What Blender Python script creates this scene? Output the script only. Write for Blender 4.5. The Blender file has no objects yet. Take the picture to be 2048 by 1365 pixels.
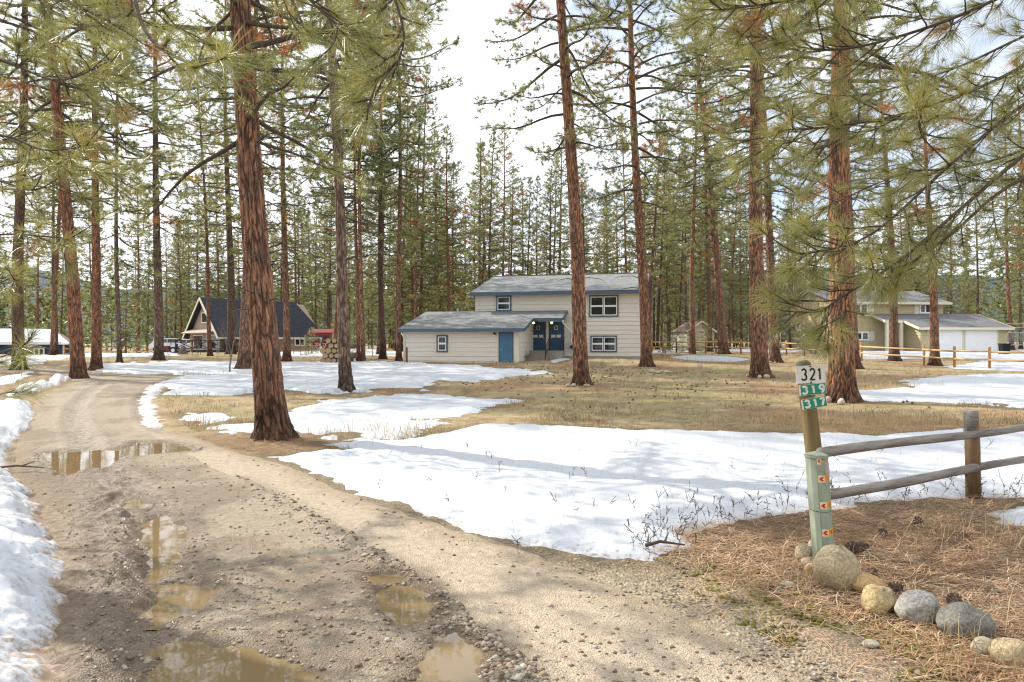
import bpy, bmesh, math, random
import numpy as np
from mathutils import Vector, Matrix

# ---------------------------------------------------------------- camera, sky, sun, exposure
SC = bpy.context.scene
COL = SC.collection
F, CX, CY, EYE = 1300.0, 1024.0, 682.0, 1.6          # focal length in photo pixels, principal point, eye height

cam_d = bpy.data.cameras.new("camera")
cam_d.sensor_width = 36.0
cam_d.lens = F / 2048.0 * 36.0
cam_d.clip_start = 0.05
cam_d.clip_end = 6000.0
cam = bpy.data.objects.new("camera", cam_d)
COL.objects.link(cam)
cam.location = (0, 0, EYE)
cam.rotation_euler = (math.radians(90), 0, 0)
SC.camera = cam

SUN_DIR = Vector((0.86, -0.51, 0.0)).normalized()     # the way the light travels over the ground
SUN_EL = math.radians(38)
world = bpy.data.worlds.new("World")
SC.world = world
world.use_nodes = True
nt = world.node_tree
for n in list(nt.nodes):
    nt.nodes.remove(n)
w_out = nt.nodes.new("ShaderNodeOutputWorld")
w_bg = nt.nodes.new("ShaderNodeBackground")
w_bg.inputs["Strength"].default_value = 0.12
w_sky = nt.nodes.new("ShaderNodeTexSky")
w_sky.sky_type = 'NISHITA'
w_sky.sun_disc = False
w_sky.sun_elevation = SUN_EL
w_sky.sun_rotation = math.atan2(-SUN_DIR.x, -SUN_DIR.y)
w_tc = nt.nodes.new("ShaderNodeTexCoord")
w_map = nt.nodes.new("ShaderNodeMapping")
w_map.inputs["Scale"].default_value = (1.0, 1.0, 3.2)
w_map.inputs["Location"].default_value = (0.4, 0.1, 0.25)
w_no = nt.nodes.new("ShaderNodeTexNoise")
w_no.inputs["Scale"].default_value = 1.7
w_no.inputs["Detail"].default_value = 6.0
w_no.inputs["Roughness"].default_value = 0.55
w_rp = nt.nodes.new("ShaderNodeValToRGB")
w_rp.color_ramp.elements[0].position = 0.30
w_rp.color_ramp.elements[0].color = (0.25, 0.25, 0.25, 1)
w_rp.color_ramp.elements[1].position = 0.52
w_rp.color_ramp.elements[1].color = (1, 1, 1, 1)
w_mix = nt.nodes.new("ShaderNodeMixRGB")
w_mix.inputs["Color2"].default_value = (9.5, 9.85, 10.4, 1)
nt.links.new(w_tc.outputs["Generated"], w_map.inputs["Vector"])
nt.links.new(w_map.outputs["Vector"], w_no.inputs["Vector"])
nt.links.new(w_no.outputs["Fac"], w_rp.inputs["Fac"])
nt.links.new(w_rp.outputs["Color"], w_mix.inputs["Fac"])
nt.links.new(w_sky.outputs["Color"], w_mix.inputs["Color1"])
nt.links.new(w_mix.outputs["Color"], w_bg.inputs["Color"])
nt.links.new(w_bg.outputs["Background"], w_out.inputs["Surface"])

sun_d = bpy.data.lights.new("sun", 'SUN')
sun_d.energy = 4.4
sun_d.angle = math.radians(0.53)
sun_d.color = (1.0, 0.93, 0.82)
sun = bpy.data.objects.new("sun", sun_d)
COL.objects.link(sun)
_ld = Vector((SUN_DIR.x * math.cos(SUN_EL), SUN_DIR.y * math.cos(SUN_EL), -math.sin(SUN_EL)))
sun.rotation_euler = _ld.to_track_quat('-Z', 'Y').to_euler()

SC.view_settings.view_transform = 'Standard'
SC.view_settings.look = 'None'
SC.view_settings.gamma = 1.0
SC.view_settings.use_curve_mapping = False
SC.view_settings.exposure = 0.58
SC.render.engine = 'CYCLES'
SC.cycles.use_denoising = True
SC.cycles.filter_width = 1.2
SC.cycles.max_bounces = 7
SC.cycles.diffuse_bounces = 4
SC.cycles.glossy_bounces = 3
SC.cycles.transmission_bounces = 4
SC.cycles.transparent_max_bounces = 6
SC.cycles.sample_clamp_indirect = 6.0
SC.cycles.caustics_reflective = False
SC.cycles.caustics_refractive = False

R = math.radians
rng = np.random.default_rng(11)
random.seed(5)

# ---------------------------------------------------------------- noise
def hsh(ix, iy, seed):
    n = (ix.astype(np.int64) * 374761393 + iy.astype(np.int64) * 668265263 + seed * 144269504) & 0xffffffff
    n = ((n ^ (n >> 13)) * 1274126177) & 0xffffffff
    return ((n ^ (n >> 16)) & 0xffff) / 65535.0

def vnoise(x, y, seed=0):
    xi, yi = np.floor(x), np.floor(y)
    fx, fy = x - xi, y - yi
    fx, fy = fx * fx * (3 - 2 * fx), fy * fy * (3 - 2 * fy)
    a, b = hsh(xi, yi, seed), hsh(xi + 1, yi, seed)
    c, d = hsh(xi, yi + 1, seed), hsh(xi + 1, yi + 1, seed)
    return (a + (b - a) * fx) + ((c + (d - c) * fx) - (a + (b - a) * fx)) * fy

def fbm(x, y, octs=4, seed=0):
    s, a, t = 0.0, 1.0, 0.0
    for k in range(octs):
        s = s + a * (vnoise(x * 2 ** k + 17.3 * k, y * 2 ** k - 9.1 * k, seed + k) * 2 - 1)
        t += a
        a *= 0.5
    return s / t

def cells(u, v, seed, wrap=None):
    """Worley noise: distances to the two nearest feature points and the id value of the nearest; u may wrap at an integer."""
    ui, vi = np.floor(u), np.floor(v)
    f1 = np.full(u.shape, 9.0); f2 = np.full(u.shape, 9.0); idv = np.zeros(u.shape)
    for du in (-1, 0, 1):
        for dv in (-1, 0, 1):
            cu, cv = ui + du, vi + dv
            hu = np.mod(cu, wrap) if wrap else cu
            px = cu + 0.1 + 0.8 * hsh(hu, cv, seed); py = cv + 0.1 + 0.8 * hsh(hu, cv, seed + 31)
            d = np.hypot(u - px, v - py)
            near = d < f1
            f2 = np.where(near, f1, np.minimum(f2, d))
            idv = np.where(near, hsh(hu, cv, seed + 77), idv)
            f1 = np.where(near, d, f1)
    return f1, f2, idv

def sstep(a, b, t):
    t = np.clip((t - a) / (b - a), 0, 1)
    return t * t * (3 - 2 * t)

# ---------------------------------------------------------------- the lie of the land
def hz(x, y):
    x = np.asarray(x, float); y = np.asarray(y, float)
    z = 0.65 * sstep(22, 62, y)
    z = z + 0.26 * np.exp(-(((x - 5.5) / 5.0) ** 2 + ((y - 39.0) / 3.6) ** 2))
    z = z - 1.5 * sstep(53, 63, y) * (1 - sstep(-34, -27, x))
    z = z - 0.55 * sstep(57, 64, y) * sstep(-34, -27, x) * (1 - sstep(-22, -17, x))
    z = z + 0.05 * fbm(x * 0.22, y * 0.22, 2, 3) + 0.018 * fbm(x * 1.1, y * 1.1, 3, 5)
    z = z + 0.10 * np.exp(-(((x - 4.2) / 2.5) ** 2 + ((y - 5.6) / 1.6) ** 2))
    return z

def G(px, py):
    """The point of the ground seen at a photo pixel."""
    d = np.concatenate([np.arange(1.5, 12, 0.02), np.arange(12, 140, 0.08)])
    x = (px - CX) / F * d
    gap = EYE - (py - CY) / F * d - hz(x, d)
    k = np.argmax(gap < 0) if (gap < 0).any() else len(d) - 1
    return np.array([x[k], d[k], float(hz(x[k], d[k]))])

def at(px, py, d):
    """The point at depth d behind a photo pixel."""
    return np.array([(px - CX) / F * d, d, EYE - (py - CY) / F * d])

def ground_poly(pts, extra=()):
    return np.array([G(*p)[:2] for p in pts] + [e for e in extra])

def poly_sd(x, y, poly):
    """Signed distance to a polygon, positive inside."""
    d2 = np.full(x.shape, 1e9); inside = np.zeros(x.shape, bool)
    n = len(poly)
    for i in range(n):
        ax, ay = poly[i]; bx, by = poly[(i + 1) % n]
        ex, ey = bx - ax, by - ay
        t = np.clip(((x - ax) * ex + (y - ay) * ey) / (ex * ex + ey * ey + 1e-12), 0, 1)
        d2 = np.minimum(d2, (x - ax - t * ex) ** 2 + (y - ay - t * ey) ** 2)
        if ay != by:
            c = (ay > y) != (by > y)
            inside ^= c & (x < (bx - ax) * (y - ay) / (by - ay) + ax)
    return np.where(inside, 1, -1) * np.sqrt(d2)

def line_dist(x, y, pts):
    d2 = np.full(x.shape, 1e9); side = np.zeros(x.shape)
    for (ax, ay), (bx, by) in zip(pts[:-1], pts[1:]):
        ex, ey = bx - ax, by - ay
        t = np.clip(((x - ax) * ex + (y - ay) * ey) / (ex * ex + ey * ey + 1e-12), 0, 1)
        q = (x - ax - t * ex) ** 2 + (y - ay - t * ey) ** 2
        s = ex * (y - ay) - ey * (x - ax)
        side = np.where(q < d2, s, side)
        d2 = np.minimum(d2, q)
    return np.sqrt(d2) * np.sign(side)                # positive on the left of the way the line runs

# ---------------------------------------------------------------- meshes and objects
def np_mesh(name, V, Fc, attrs=None, smooth=False):
    """A mesh from arrays; attrs maps a name to per-vertex floats (N,) or colours (N,3)."""
    V = np.ascontiguousarray(V, np.float32); Fc = np.ascontiguousarray(Fc, np.int32)
    k = Fc.shape[1]
    me = bpy.data.meshes.new(name)
    me.vertices.add(len(V)); me.vertices.foreach_set("co", V.ravel())
    me.loops.add(Fc.size); me.loops.foreach_set("vertex_index", Fc.ravel())
    me.polygons.add(len(Fc))
    me.polygons.foreach_set("loop_start", np.arange(0, Fc.size, k, dtype=np.int32))
    me.polygons.foreach_set("loop_total", np.full(len(Fc), k, np.int32))
    if smooth:
        me.polygons.foreach_set("use_smooth", np.ones(len(Fc), bool))
    for an, a in (attrs or {}).items():
        a = np.asarray(a, np.float32)
        if a.ndim == 1:
            at_ = me.attributes.new(an, 'FLOAT', 'POINT'); at_.data.foreach_set("value", a)
        else:
            at_ = me.attributes.new(an, 'FLOAT_COLOR', 'POINT')
            at_.data.foreach_set("color", np.concatenate([a, np.ones((len(a), 1), np.float32)], 1).ravel())
    me.update(calc_edges=True)
    return me

def link(name, me, mat=None, parent=None):
    o = bpy.data.objects.new(name, me)
    COL.objects.link(o)
    if mat is not None and me is not None and not len(me.materials):
        me.materials.append(mat)
    if parent is not None:
        o.parent = parent
    return o

def thing(name, label, cat, loc=(0, 0, 0), rotz=0.0, group=None):
    o = bpy.data.objects.new(name, None)
    COL.objects.link(o)
    o.empty_display_size = 0.2
    o.location = loc; o.rotation_euler = (0, 0, rotz)
    o["label"] = label; o["category"] = cat
    if group:
        o["group"] = group
    return o

def tag(o, label, cat, group=None):
    o["label"] = label; o["category"] = cat
    if group:
        o["group"] = group
    return o

def kind(o, k, label=None):
    o["kind"] = k
    if label:
        o["label"] = label
    return o

class MB:
    """Collects boxes, bars, prisms and tubes and links them as one mesh."""
    def __init__(self):
        self.v, self.f = [], []
    def add(self, vs, fs):
        b = len(self.v)
        self.v += [tuple(map(float, p)) for p in vs]
        self.f += [tuple(i + b for i in q) for q in fs]
        return self
    def box8(self, p):      # bottom ring 0-3, top ring 4-7, both counter-clockwise seen from above
        return self.add(p, [(3, 2, 1, 0), (4, 5, 6, 7), (0, 1, 5, 4), (1, 2, 6, 5), (2, 3, 7, 6), (3, 0, 4, 7)])
    def box(self, x0, x1, y0, y1, z0, z1):
        return self.box8([(x0, y0, z0), (x1, y0, z0), (x1, y1, z0), (x0, y1, z0), (x0, y0, z1), (x1, y0, z1), (x1, y1, z1), (x0, y1, z1)])
    def bar(self, a, b, w, h, up=(0, 0, 1)):
        a, b, up = Vector(a), Vector(b), Vector(up)
        d = (b - a).normalized(); s = d.cross(up).normalized() * w / 2; u = s.cross(d).normalized() * h / 2
        return self.box8([a - s - u, a + s - u, b + s - u, b - s - u, a - s + u, a + s + u, b + s + u, b - s + u])
    def tube(self, pts, rad, n=8, cap=True):
        pts = [Vector(p) for p in pts]
        if not hasattr(rad, '__len__'):
            rad = [rad] * len(pts)
        rings = []
        ref = Vector((0.31, 0.2, 0.93))
        for i, p in enumerate(pts):
            d = (pts[min(i + 1, len(pts) - 1)] - pts[max(i - 1, 0)]).normalized()
            if abs(d.dot(ref)) > 0.95:
                s = d.cross(Vector((1, 0, 0))).normalized()
            else:
                s = d.cross(ref).normalized()
            u = s.cross(d)
            rings.append([p + (s * math.cos(2 * math.pi * k / n) + u * math.sin(2 * math.pi * k / n)) * rad[i] for k in range(n)])
        vs = [q for r in rings for q in r]
        fs = [(i * n + k, i * n + (k + 1) % n, (i + 1) * n + (k + 1) % n, (i + 1) * n + k) for i in range(len(pts) - 1) for k in range(n)]
        if cap:
            fs += [tuple(range(n - 1, -1, -1)), tuple(range((len(pts) - 1) * n, len(pts) * n))]
        return self.add(vs, fs)
    def lathe(self, prof, n=16, c=(0, 0, 0)):
        vs = [(c[0] + r * math.cos(2 * math.pi * k / n), c[1] + r * math.sin(2 * math.pi * k / n), c[2] + z) for r, z in prof for k in range(n)]
        fs = [(i * n + k, i * n + (k + 1) % n, (i + 1) * n + (k + 1) % n, (i + 1) * n + k) for i in range(len(prof) - 1) for k in range(n)]
        fs += [tuple(range(n - 1, -1, -1)), tuple(range((len(prof) - 1) * n, len(prof) * n))]
        return self.add(vs, fs)
    def prism(self, poly, axis, a, b):
        """poly: points in the two other axes, extruded from a to b along axis ('x','y','z')."""
        def P(p, t):
            return {'x': (t, p[0], p[1]), 'y': (p[0], t, p[1]), 'z': (p[0], p[1], t)}[axis]
        n = len(poly)
        vs = [P(p, a) for p in poly] + [P(p, b) for p in poly]
        fs = [tuple(range(n)), tuple(range(2 * n - 1, n - 1, -1))] + [(i, i + n, (i + 1) % n + n, (i + 1) % n) for i in range(n)]
        return self.add(vs, fs)
    def slab(self, q, t):
        """A slab of thickness t under the four (or more) points q."""
        q = [Vector(p) for p in q]
        nrm = (q[1] - q[0]).cross(q[2] - q[1]).normalized()
        if nrm.z < 0:
            nrm = -nrm
        n = len(q)
        vs = q + [p - nrm * t for p in q]
        return self.add(vs, [tuple(range(n)), tuple(range(2 * n - 1, n - 1, -1))] + [(i, i + n, (i + 1) % n + n, (i + 1) % n) for i in range(n)])
    def mesh(self, name, smooth=False, bevel=0.0):
        bm = bmesh.new()
        vs = [bm.verts.new(p) for p in self.v]
        for q in self.f:
            try:
                bm.faces.new([vs[i] for i in q])
            except ValueError:
                pass
        bmesh.ops.recalc_face_normals(bm, faces=bm.faces)
        if bevel:
            bmesh.ops.bevel(bm, geom=list(bm.edges), offset=bevel, segments=2, affect='EDGES', clamp_overlap=True)
        me = bpy.data.meshes.new(name)
        for p in bm.faces:
            p.smooth = smooth
        bm.to_mesh(me); bm.free()
        return me
    def build(self, name, mat, parent=None, smooth=False, bevel=0.0):
        return link(name, self.mesh(name, smooth, bevel), mat, parent)

# ---------------------------------------------------------------- materials
def new_mat(name):
    m = bpy.data.materials.new(name)
    m.use_nodes = True
    t = m.node_tree
    b = t.nodes["Principled BSDF"]
    return m, t, b

def nd(t, typ, **kw):
    n = t.nodes.new(typ)
    for k, v in kw.items():
        if k in n.inputs:
            n.inputs[k].default_value = v
        else:
            setattr(n, k, v)
    return n

def plain(name, col, rough=0.7, spec=0.3, var=0.12, scale=6.0, bump=0.0, bscale=60.0, metal=0.0, stretch=(1, 1, 1)):
    """A painted or raw surface: its colour, a little uneven with wear, and fine relief."""
    m, t, b = new_mat(name)
    tc = nd(t, "ShaderNodeTexCoord"); mp = nd(t, "ShaderNodeMapping", Scale=stretch)
    t.links.new(tc.outputs["Object"], mp.inputs["Vector"])
    no = nd(t, "ShaderNodeTexNoise", Scale=scale, Detail=6.0, Roughness=0.6)
    t.links.new(mp.outputs["Vector"], no.inputs["Vector"])
    rp = nd(t, "ShaderNodeValToRGB")
    rp.color_ramp.elements[0].position = 0.3; rp.color_ramp.elements[1].position = 0.7
    rp.color_ramp.elements[0].color = tuple(c * (1 - var) for c in col) + (1,)
    rp.color_ramp.elements[1].color = tuple(min(1, c * (1 + var)) for c in col) + (1,)
    t.links.new(no.outputs["Fac"], rp.inputs["Fac"])
    t.links.new(rp.outputs["Color"], b.inputs["Base Color"])
    b.inputs["Roughness"].default_value = rough
    b.inputs["Specular IOR Level"].default_value = spec
    b.inputs["Metallic"].default_value = metal
    if bump:
        n2 = nd(t, "ShaderNodeTexNoise", Scale=bscale, Detail=4.0)
        t.links.new(mp.outputs["Vector"], n2.inputs["Vector"])
        bp = nd(t, "ShaderNodeBump", Strength=bump, Distance=0.01)
        t.links.new(n2.outputs["Fac"], bp.inputs["Height"])
        t.links.new(bp.outputs["Normal"], b.inputs["Normal"])
    return m

def earth_mat(name, bump=0.6, s1=55.0, s2=14.0, dist=0.02, rough=0.95, contrast=0.5):
    """Ground: the colour it has at each spot (attribute base), broken up by grains, and glossier where it is wet (attribute wet)."""
    m, t, b = new_mat(name)
    tc = nd(t, "ShaderNodeTexCoord")
    ab = nd(t, "ShaderNodeAttribute", attribute_name="base"); aw = nd(t, "ShaderNodeAttribute", attribute_name="wet")
    n1 = nd(t, "ShaderNodeTexNoise", Scale=s1, Detail=5.0, Roughness=0.7)
    n2 = nd(t, "ShaderNodeTexNoise", Scale=s2, Detail=4.0, Roughness=0.6)
    vo = nd(t, "ShaderNodeTexVoronoi", Scale=s1 * 1.3)
    for n in (n1, n2, vo):
        t.links.new(tc.outputs["Object"], n.inputs["Vector"])
    rp = nd(t, "ShaderNodeValToRGB")
    rp.color_ramp.elements[0].position = 0.32; rp.color_ramp.elements[1].position = 0.68
    lo, hi = 1 - contrast, 1 + contrast
    rp.color_ramp.elements[0].color = (lo, lo, lo, 1); rp.color_ramp.elements[1].color = (hi, hi, hi, 1)
    t.links.new(n1.outputs["Fac"], rp.inputs["Fac"])
    mx = nd(t, "ShaderNodeMixRGB", blend_type='MULTIPLY', Fac=1.0)
    t.links.new(ab.outputs["Color"], mx.inputs["Color1"]); t.links.new(rp.outputs["Color"], mx.inputs["Color2"])
    rp2 = nd(t, "ShaderNodeValToRGB")
    rp2.color_ramp.elements[0].position = 0.3; rp2.color_ramp.elements[1].position = 0.7
    rp2.color_ramp.elements[0].color = (0.82, 0.82, 0.8, 1); rp2.color_ramp.elements[1].color = (1.16, 1.15, 1.12, 1)
    t.links.new(n2.outputs["Fac"], rp2.inputs["Fac"])
    mx2 = nd(t, "ShaderNodeMixRGB", blend_type='MULTIPLY', Fac=1.0)
    t.links.new(mx.outputs["Color"], mx2.inputs["Color1"]); t.links.new(rp2.outputs["Color"], mx2.inputs["Color2"])
    t.links.new(mx2.outputs["Color"], b.inputs["Base Color"])
    mr = nd(t, "ShaderNodeMapRange"); mr.inputs["To Min"].default_value = rough; mr.inputs["To Max"].default_value = 0.16
    wn = nd(t, "ShaderNodeMath", operation='MULTIPLY')
    rp3 = nd(t, "ShaderNodeValToRGB"); rp3.color_ramp.elements[0].position = 0.42; rp3.color_ramp.elements[1].position = 0.58
    t.links.new(n2.outputs["Fac"], rp3.inputs["Fac"])
    t.links.new(aw.outputs["Fac"], wn.inputs[0]); t.links.new(rp3.outputs["Color"], wn.inputs[1])
    t.links.new(wn.outputs[0], mr.inputs["Value"]); t.links.new(mr.outputs["Result"], b.inputs["Roughness"])
    ad = nd(t, "ShaderNodeMath", operation='ADD'); t.links.new(n1.outputs["Fac"], ad.inputs[0]); t.links.new(vo.outputs["Distance"], ad.inputs[1])
    bp = nd(t, "ShaderNodeBump", Strength=bump, Distance=dist)
    t.links.new(ad.outputs[0], bp.inputs["Height"]); t.links.new(bp.outputs["Normal"], b.inputs["Normal"])
    b.inputs["Specular IOR Level"].default_value = 0.35
    return m

def bark_mat(name, near=False):
    """Ponderosa bark: plates of the object's own colour parted by black furrows, greyer flakes, a sooty foot."""
    m, t, b = new_mat(name)
    tc = nd(t, "ShaderNodeTexCoord"); oi = nd(t, "ShaderNodeObjectInfo")
    mp = nd(t, "ShaderNodeMapping", Scale=(1, 1, 0.22))
    t.links.new(tc.outputs["Object"], mp.inputs["Vector"])
    n0 = nd(t, "ShaderNodeTexNoise", Scale=9.0, Detail=3.0)
    t.links.new(mp.outputs["Vector"], n0.inputs["Vector"])
    mxv = nd(t, "ShaderNodeMixRGB", Fac=0.2)
    t.links.new(mp.outputs["Vector"], mxv.inputs["Color1"]); t.links.new(n0.outputs["Color"], mxv.inputs["Color2"])
    vo = nd(t, "ShaderNodeTexVoronoi", feature='DISTANCE_TO_EDGE', Scale=17.0)
    vc = nd(t, "ShaderNodeTexVoronoi", Scale=17.0)
    for n in (vo, vc):
        t.links.new(mxv.outputs["Color"], n.inputs["Vector"])
    rp = nd(t, "ShaderNodeValToRGB")
    rp.color_ramp.elements[0].position = 0.0; rp.color_ramp.elements[1].position = 0.11
    if near:
        at_ = nd(t, "ShaderNodeAttribute", attribute_name="plate")
        t.links.new(at_.outputs["Fac"], rp.inputs["Fac"])
        rp.color_ramp.elements[0].position = 0.0; rp.color_ramp.elements[1].position = 0.30
    else:
        t.links.new(vo.outputs["Distance"], rp.inputs["Fac"])
    nf = nd(t, "ShaderNodeTexNoise", Scale=34.0, Detail=5.0, Roughness=0.65)
    t.links.new(mp.outputs["Vector"], nf.inputs["Vector"])
    # plates: warm colour against grey-brown flakes
    rf = nd(t, "ShaderNodeValToRGB"); rf.color_ramp.elements[0].position = 0.42; rf.color_ramp.elements[1].position = 0.60
    t.links.new(nf.outputs["Fac"], rf.inputs["Fac"])
    flake = nd(t, "ShaderNodeMixRGB"); flake.inputs["Color2"].default_value = (0.15, 0.10, 0.075, 1)
    fm = nd(t, "ShaderNodeMath", operation='MULTIPLY'); fm.inputs[1].default_value = 0.4
    t.links.new(rf.outputs["Color"], fm.inputs[0]); t.links.new(fm.outputs[0], flake.inputs["Fac"])
    t.links.new(oi.outputs["Color"], flake.inputs["Color1"])
    pv = nd(t, "ShaderNodeMixRGB", blend_type='MULTIPLY', Fac=0.6)
    t.links.new(flake.outputs["Color"], pv.inputs["Color1"])
    hv = nd(t, "ShaderNodeHueSaturation", Saturation=0.0, Value=1.7); t.links.new(vc.outputs["Color"], hv.inputs["Color"])
    t.links.new(hv.outputs["Color"], pv.inputs["Color2"])
    ns = nd(t, "ShaderNodeTexNoise", Scale=15.0, Detail=6.0, Roughness=0.7); t.links.new(mp.outputs["Vector"], ns.inputs["Vector"])
    rr_ = nd(t, "ShaderNodeValToRGB"); rr_.color_ramp.elements[0].position = 0.40; rr_.color_ramp.elements[1].position = 0.62
    rr_.color_ramp.elements[0].color = (0, 0, 0, 1); rr_.color_ramp.elements[1].color = (1, 1, 1, 1)
    t.links.new(ns.outputs["Fac"], rr_.inputs["Fac"])
    pw = nd(t, "ShaderNodeMixRGB"); pw.inputs["Color1"].default_value = (0.105, 0.074, 0.057, 1); t.links.new(rr_.outputs["Color"], pw.inputs["Fac"])
    pb_ = nd(t, "ShaderNodeHueSaturation", Saturation=1.0, Value=1.4); t.links.new(pv.outputs["Color"], pb_.inputs["Color"]); t.links.new(pb_.outputs["Color"], pw.inputs["Color2"])
    fur = nd(t, "ShaderNodeMixRGB"); fur.inputs["Color1"].default_value = (0.060, 0.034, 0.022, 1)
    t.links.new(rp.outputs["Color"], fur.inputs["Fac"]); t.links.new(pw.outputs["Color"], fur.inputs["Color2"])
    # sooty foot, from old ground fires: an irregular stain on the lowest metre
    sx = nd(t, "ShaderNodeSeparateXYZ"); t.links.new(tc.outputs["Object"], sx.inputs[0])
    nz = nd(t, "ShaderNodeTexNoise", Scale=3.0, Detail=3.0); t.links.new(tc.outputs["Object"], nz.inputs["Vector"])
    az = nd(t, "ShaderNodeMath", operation='MULTIPLY_ADD'); az.inputs[1].default_value = 2.4
    t.links.new(nz.outputs["Fac"], az.inputs[0]); t.links.new(sx.outputs["Z"], az.inputs[2])
    rs = nd(t, "ShaderNodeMapRange"); rs.inputs["From Min"].default_value = 1.2; rs.inputs["From Max"].default_value = 2.6
    rs.inputs["To Min"].default_value = 0.34; rs.inputs["To Max"].default_value = 1.0
    t.links.new(az.outputs[0], rs.inputs["Value"])
    soot = nd(t, "ShaderNodeMixRGB", blend_type='MULTIPLY', Fac=1.0)
    t.links.new(fur.outputs["Color"], soot.inputs["Color1"]); t.links.new(rs.outputs["Result"], soot.inputs["Color2"])
    t.links.new(soot.outputs["Color"], b.inputs["Base Color"])
    b.inputs["Roughness"].default_value = 0.9; b.inputs["Specular IOR Level"].default_value = 0.2
    hm = nd(t, "ShaderNodeMath", operation='MULTIPLY_ADD'); hm.inputs[1].default_value = 0.45
    t.links.new(nf.outputs["Fac"], hm.inputs[0]); t.links.new(rp.outputs["Color"], hm.inputs[2])
    bp = nd(t, "ShaderNodeBump", Strength=0.7, Distance=0.012 if near else 0.03)
    t.links.new(hm.outputs[0], bp.inputs["Height"]); t.links.new(bp.outputs["Normal"], b.inputs["Normal"])
    return m

def needle_mat(name, dark=(0.086, 0.106, 0.042), light=(0.285, 0.285, 0.112), dead=(0.30, 0.135, 0.055), trans=0.5):
    """Pine needles: green by tone from each tuft (attribute tone, 2 and over = dead rust-brown), letting light through."""
    m, t, b = new_mat(name)
    out = t.nodes["Material Output"]
    at_ = nd(t, "ShaderNodeAttribute", attribute_name="tone"); oi = nd(t, "ShaderNodeObjectInfo")
    ad = nd(t, "ShaderNodeMath", operation='MULTIPLY_ADD'); ad.inputs[1].default_value = 0.25
    t.links.new(oi.outputs["Random"], ad.inputs[0]); t.links.new(at_.outputs["Fac"], ad.inputs[2])
    dv = nd(t, "ShaderNodeMath", operation='DIVIDE'); dv.inputs[1].default_value = 2.5
    t.links.new(ad.outputs[0], dv.inputs[0])
    rp = nd(t, "ShaderNodeValToRGB")
    e = rp.color_ramp.elements
    e[0].position = 0.0; e[0].color = dark + (1,)
    e[1].position = 0.48; e[1].color = light + (1,)
    e2 = rp.color_ramp.elements.new(0.74); e2.color = dead + (1,)
    t.links.new(dv.outputs[0], rp.inputs["Fac"])
    t.links.new(rp.outputs["Color"], b.inputs["Base Color"])
    b.inputs["Roughness"].default_value = 0.36; b.inputs["Specular IOR Level"].default_value = 0.8
    tr = nd(t, "ShaderNodeBsdfTranslucent")
    hs = nd(t, "ShaderNodeHueSaturation", Saturation=1.1, Value=1.5); t.links.new(rp.outputs["Color"], hs.inputs["Color"])
    t.links.new(hs.outputs["Color"], tr.inputs["Color"])
    ms = nd(t, "ShaderNodeMixShader", Fac=trans)
    t.links.new(b.outputs[0], ms.inputs[1]); t.links.new(tr.outputs[0], ms.inputs[2])
    t.links.new(ms.outputs[0], out.inputs["Surface"])
    return m

def shingle_mat(name, c1, c2, sx=3.0, sy=7.0):
    """Asphalt shingles: courses of mottled tabs with a shallow step; x runs along the eave, y up the slope (attribute-free, object space)."""
    m, t, b = new_mat(name)
    tc = nd(t, "ShaderNodeTexCoord")
    br = nd(t, "ShaderNodeTexBrick", Scale=1.0)
    br.inputs["Color1"].default_value = c1 + (1,); br.inputs["Color2"].default_value = c2 + (1,)
    br.inputs["Mortar"].default_value = tuple(c * 0.45 for c in c1) + (1,)
    br.inputs["Mortar Size"].default_value = 0.006; br.inputs["Brick Width"].default_value = 0.34; br.inputs["Row Height"].default_value = 0.15
    br.offset_frequency = 2
    t.links.new(tc.outputs["Object"], br.inputs["Vector"])
    no = nd(t, "ShaderNodeTexNoise", Scale=120.0, Detail=2.0); t.links.new(tc.outputs["Object"], no.inputs["Vector"])
    n2 = nd(t, "ShaderNodeTexNoise", Scale=2.2, Detail=3.0); t.links.new(tc.outputs["Object"], n2.inputs["Vector"])
    ov = nd(t, "ShaderNodeMixRGB", blend_type='OVERLAY', Fac=0.55)
    t.links.new(br.outputs["Color"], ov.inputs["Color1"]); t.links.new(no.outputs["Fac"], ov.inputs["Color2"])
    o2 = nd(t, "ShaderNodeMixRGB", blend_type='OVERLAY', Fac=0.35)
    t.links.new(ov.outputs["Color"], o2.inputs["Color1"]); t.links.new(n2.outputs["Fac"], o2.inputs["Color2"])
    t.links.new(o2.outputs["Color"], b.inputs["Base Color"])
    b.inputs["Roughness"].default_value = 0.9
    bp = nd(t, "ShaderNodeBump", Strength=0.5, Distance=0.01)
    t.links.new(br.outputs["Fac"], bp.inputs["Height"]); bp.invert = True
    t.links.new(bp.outputs["Normal"], b.inputs["Normal"])
    return m

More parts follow.
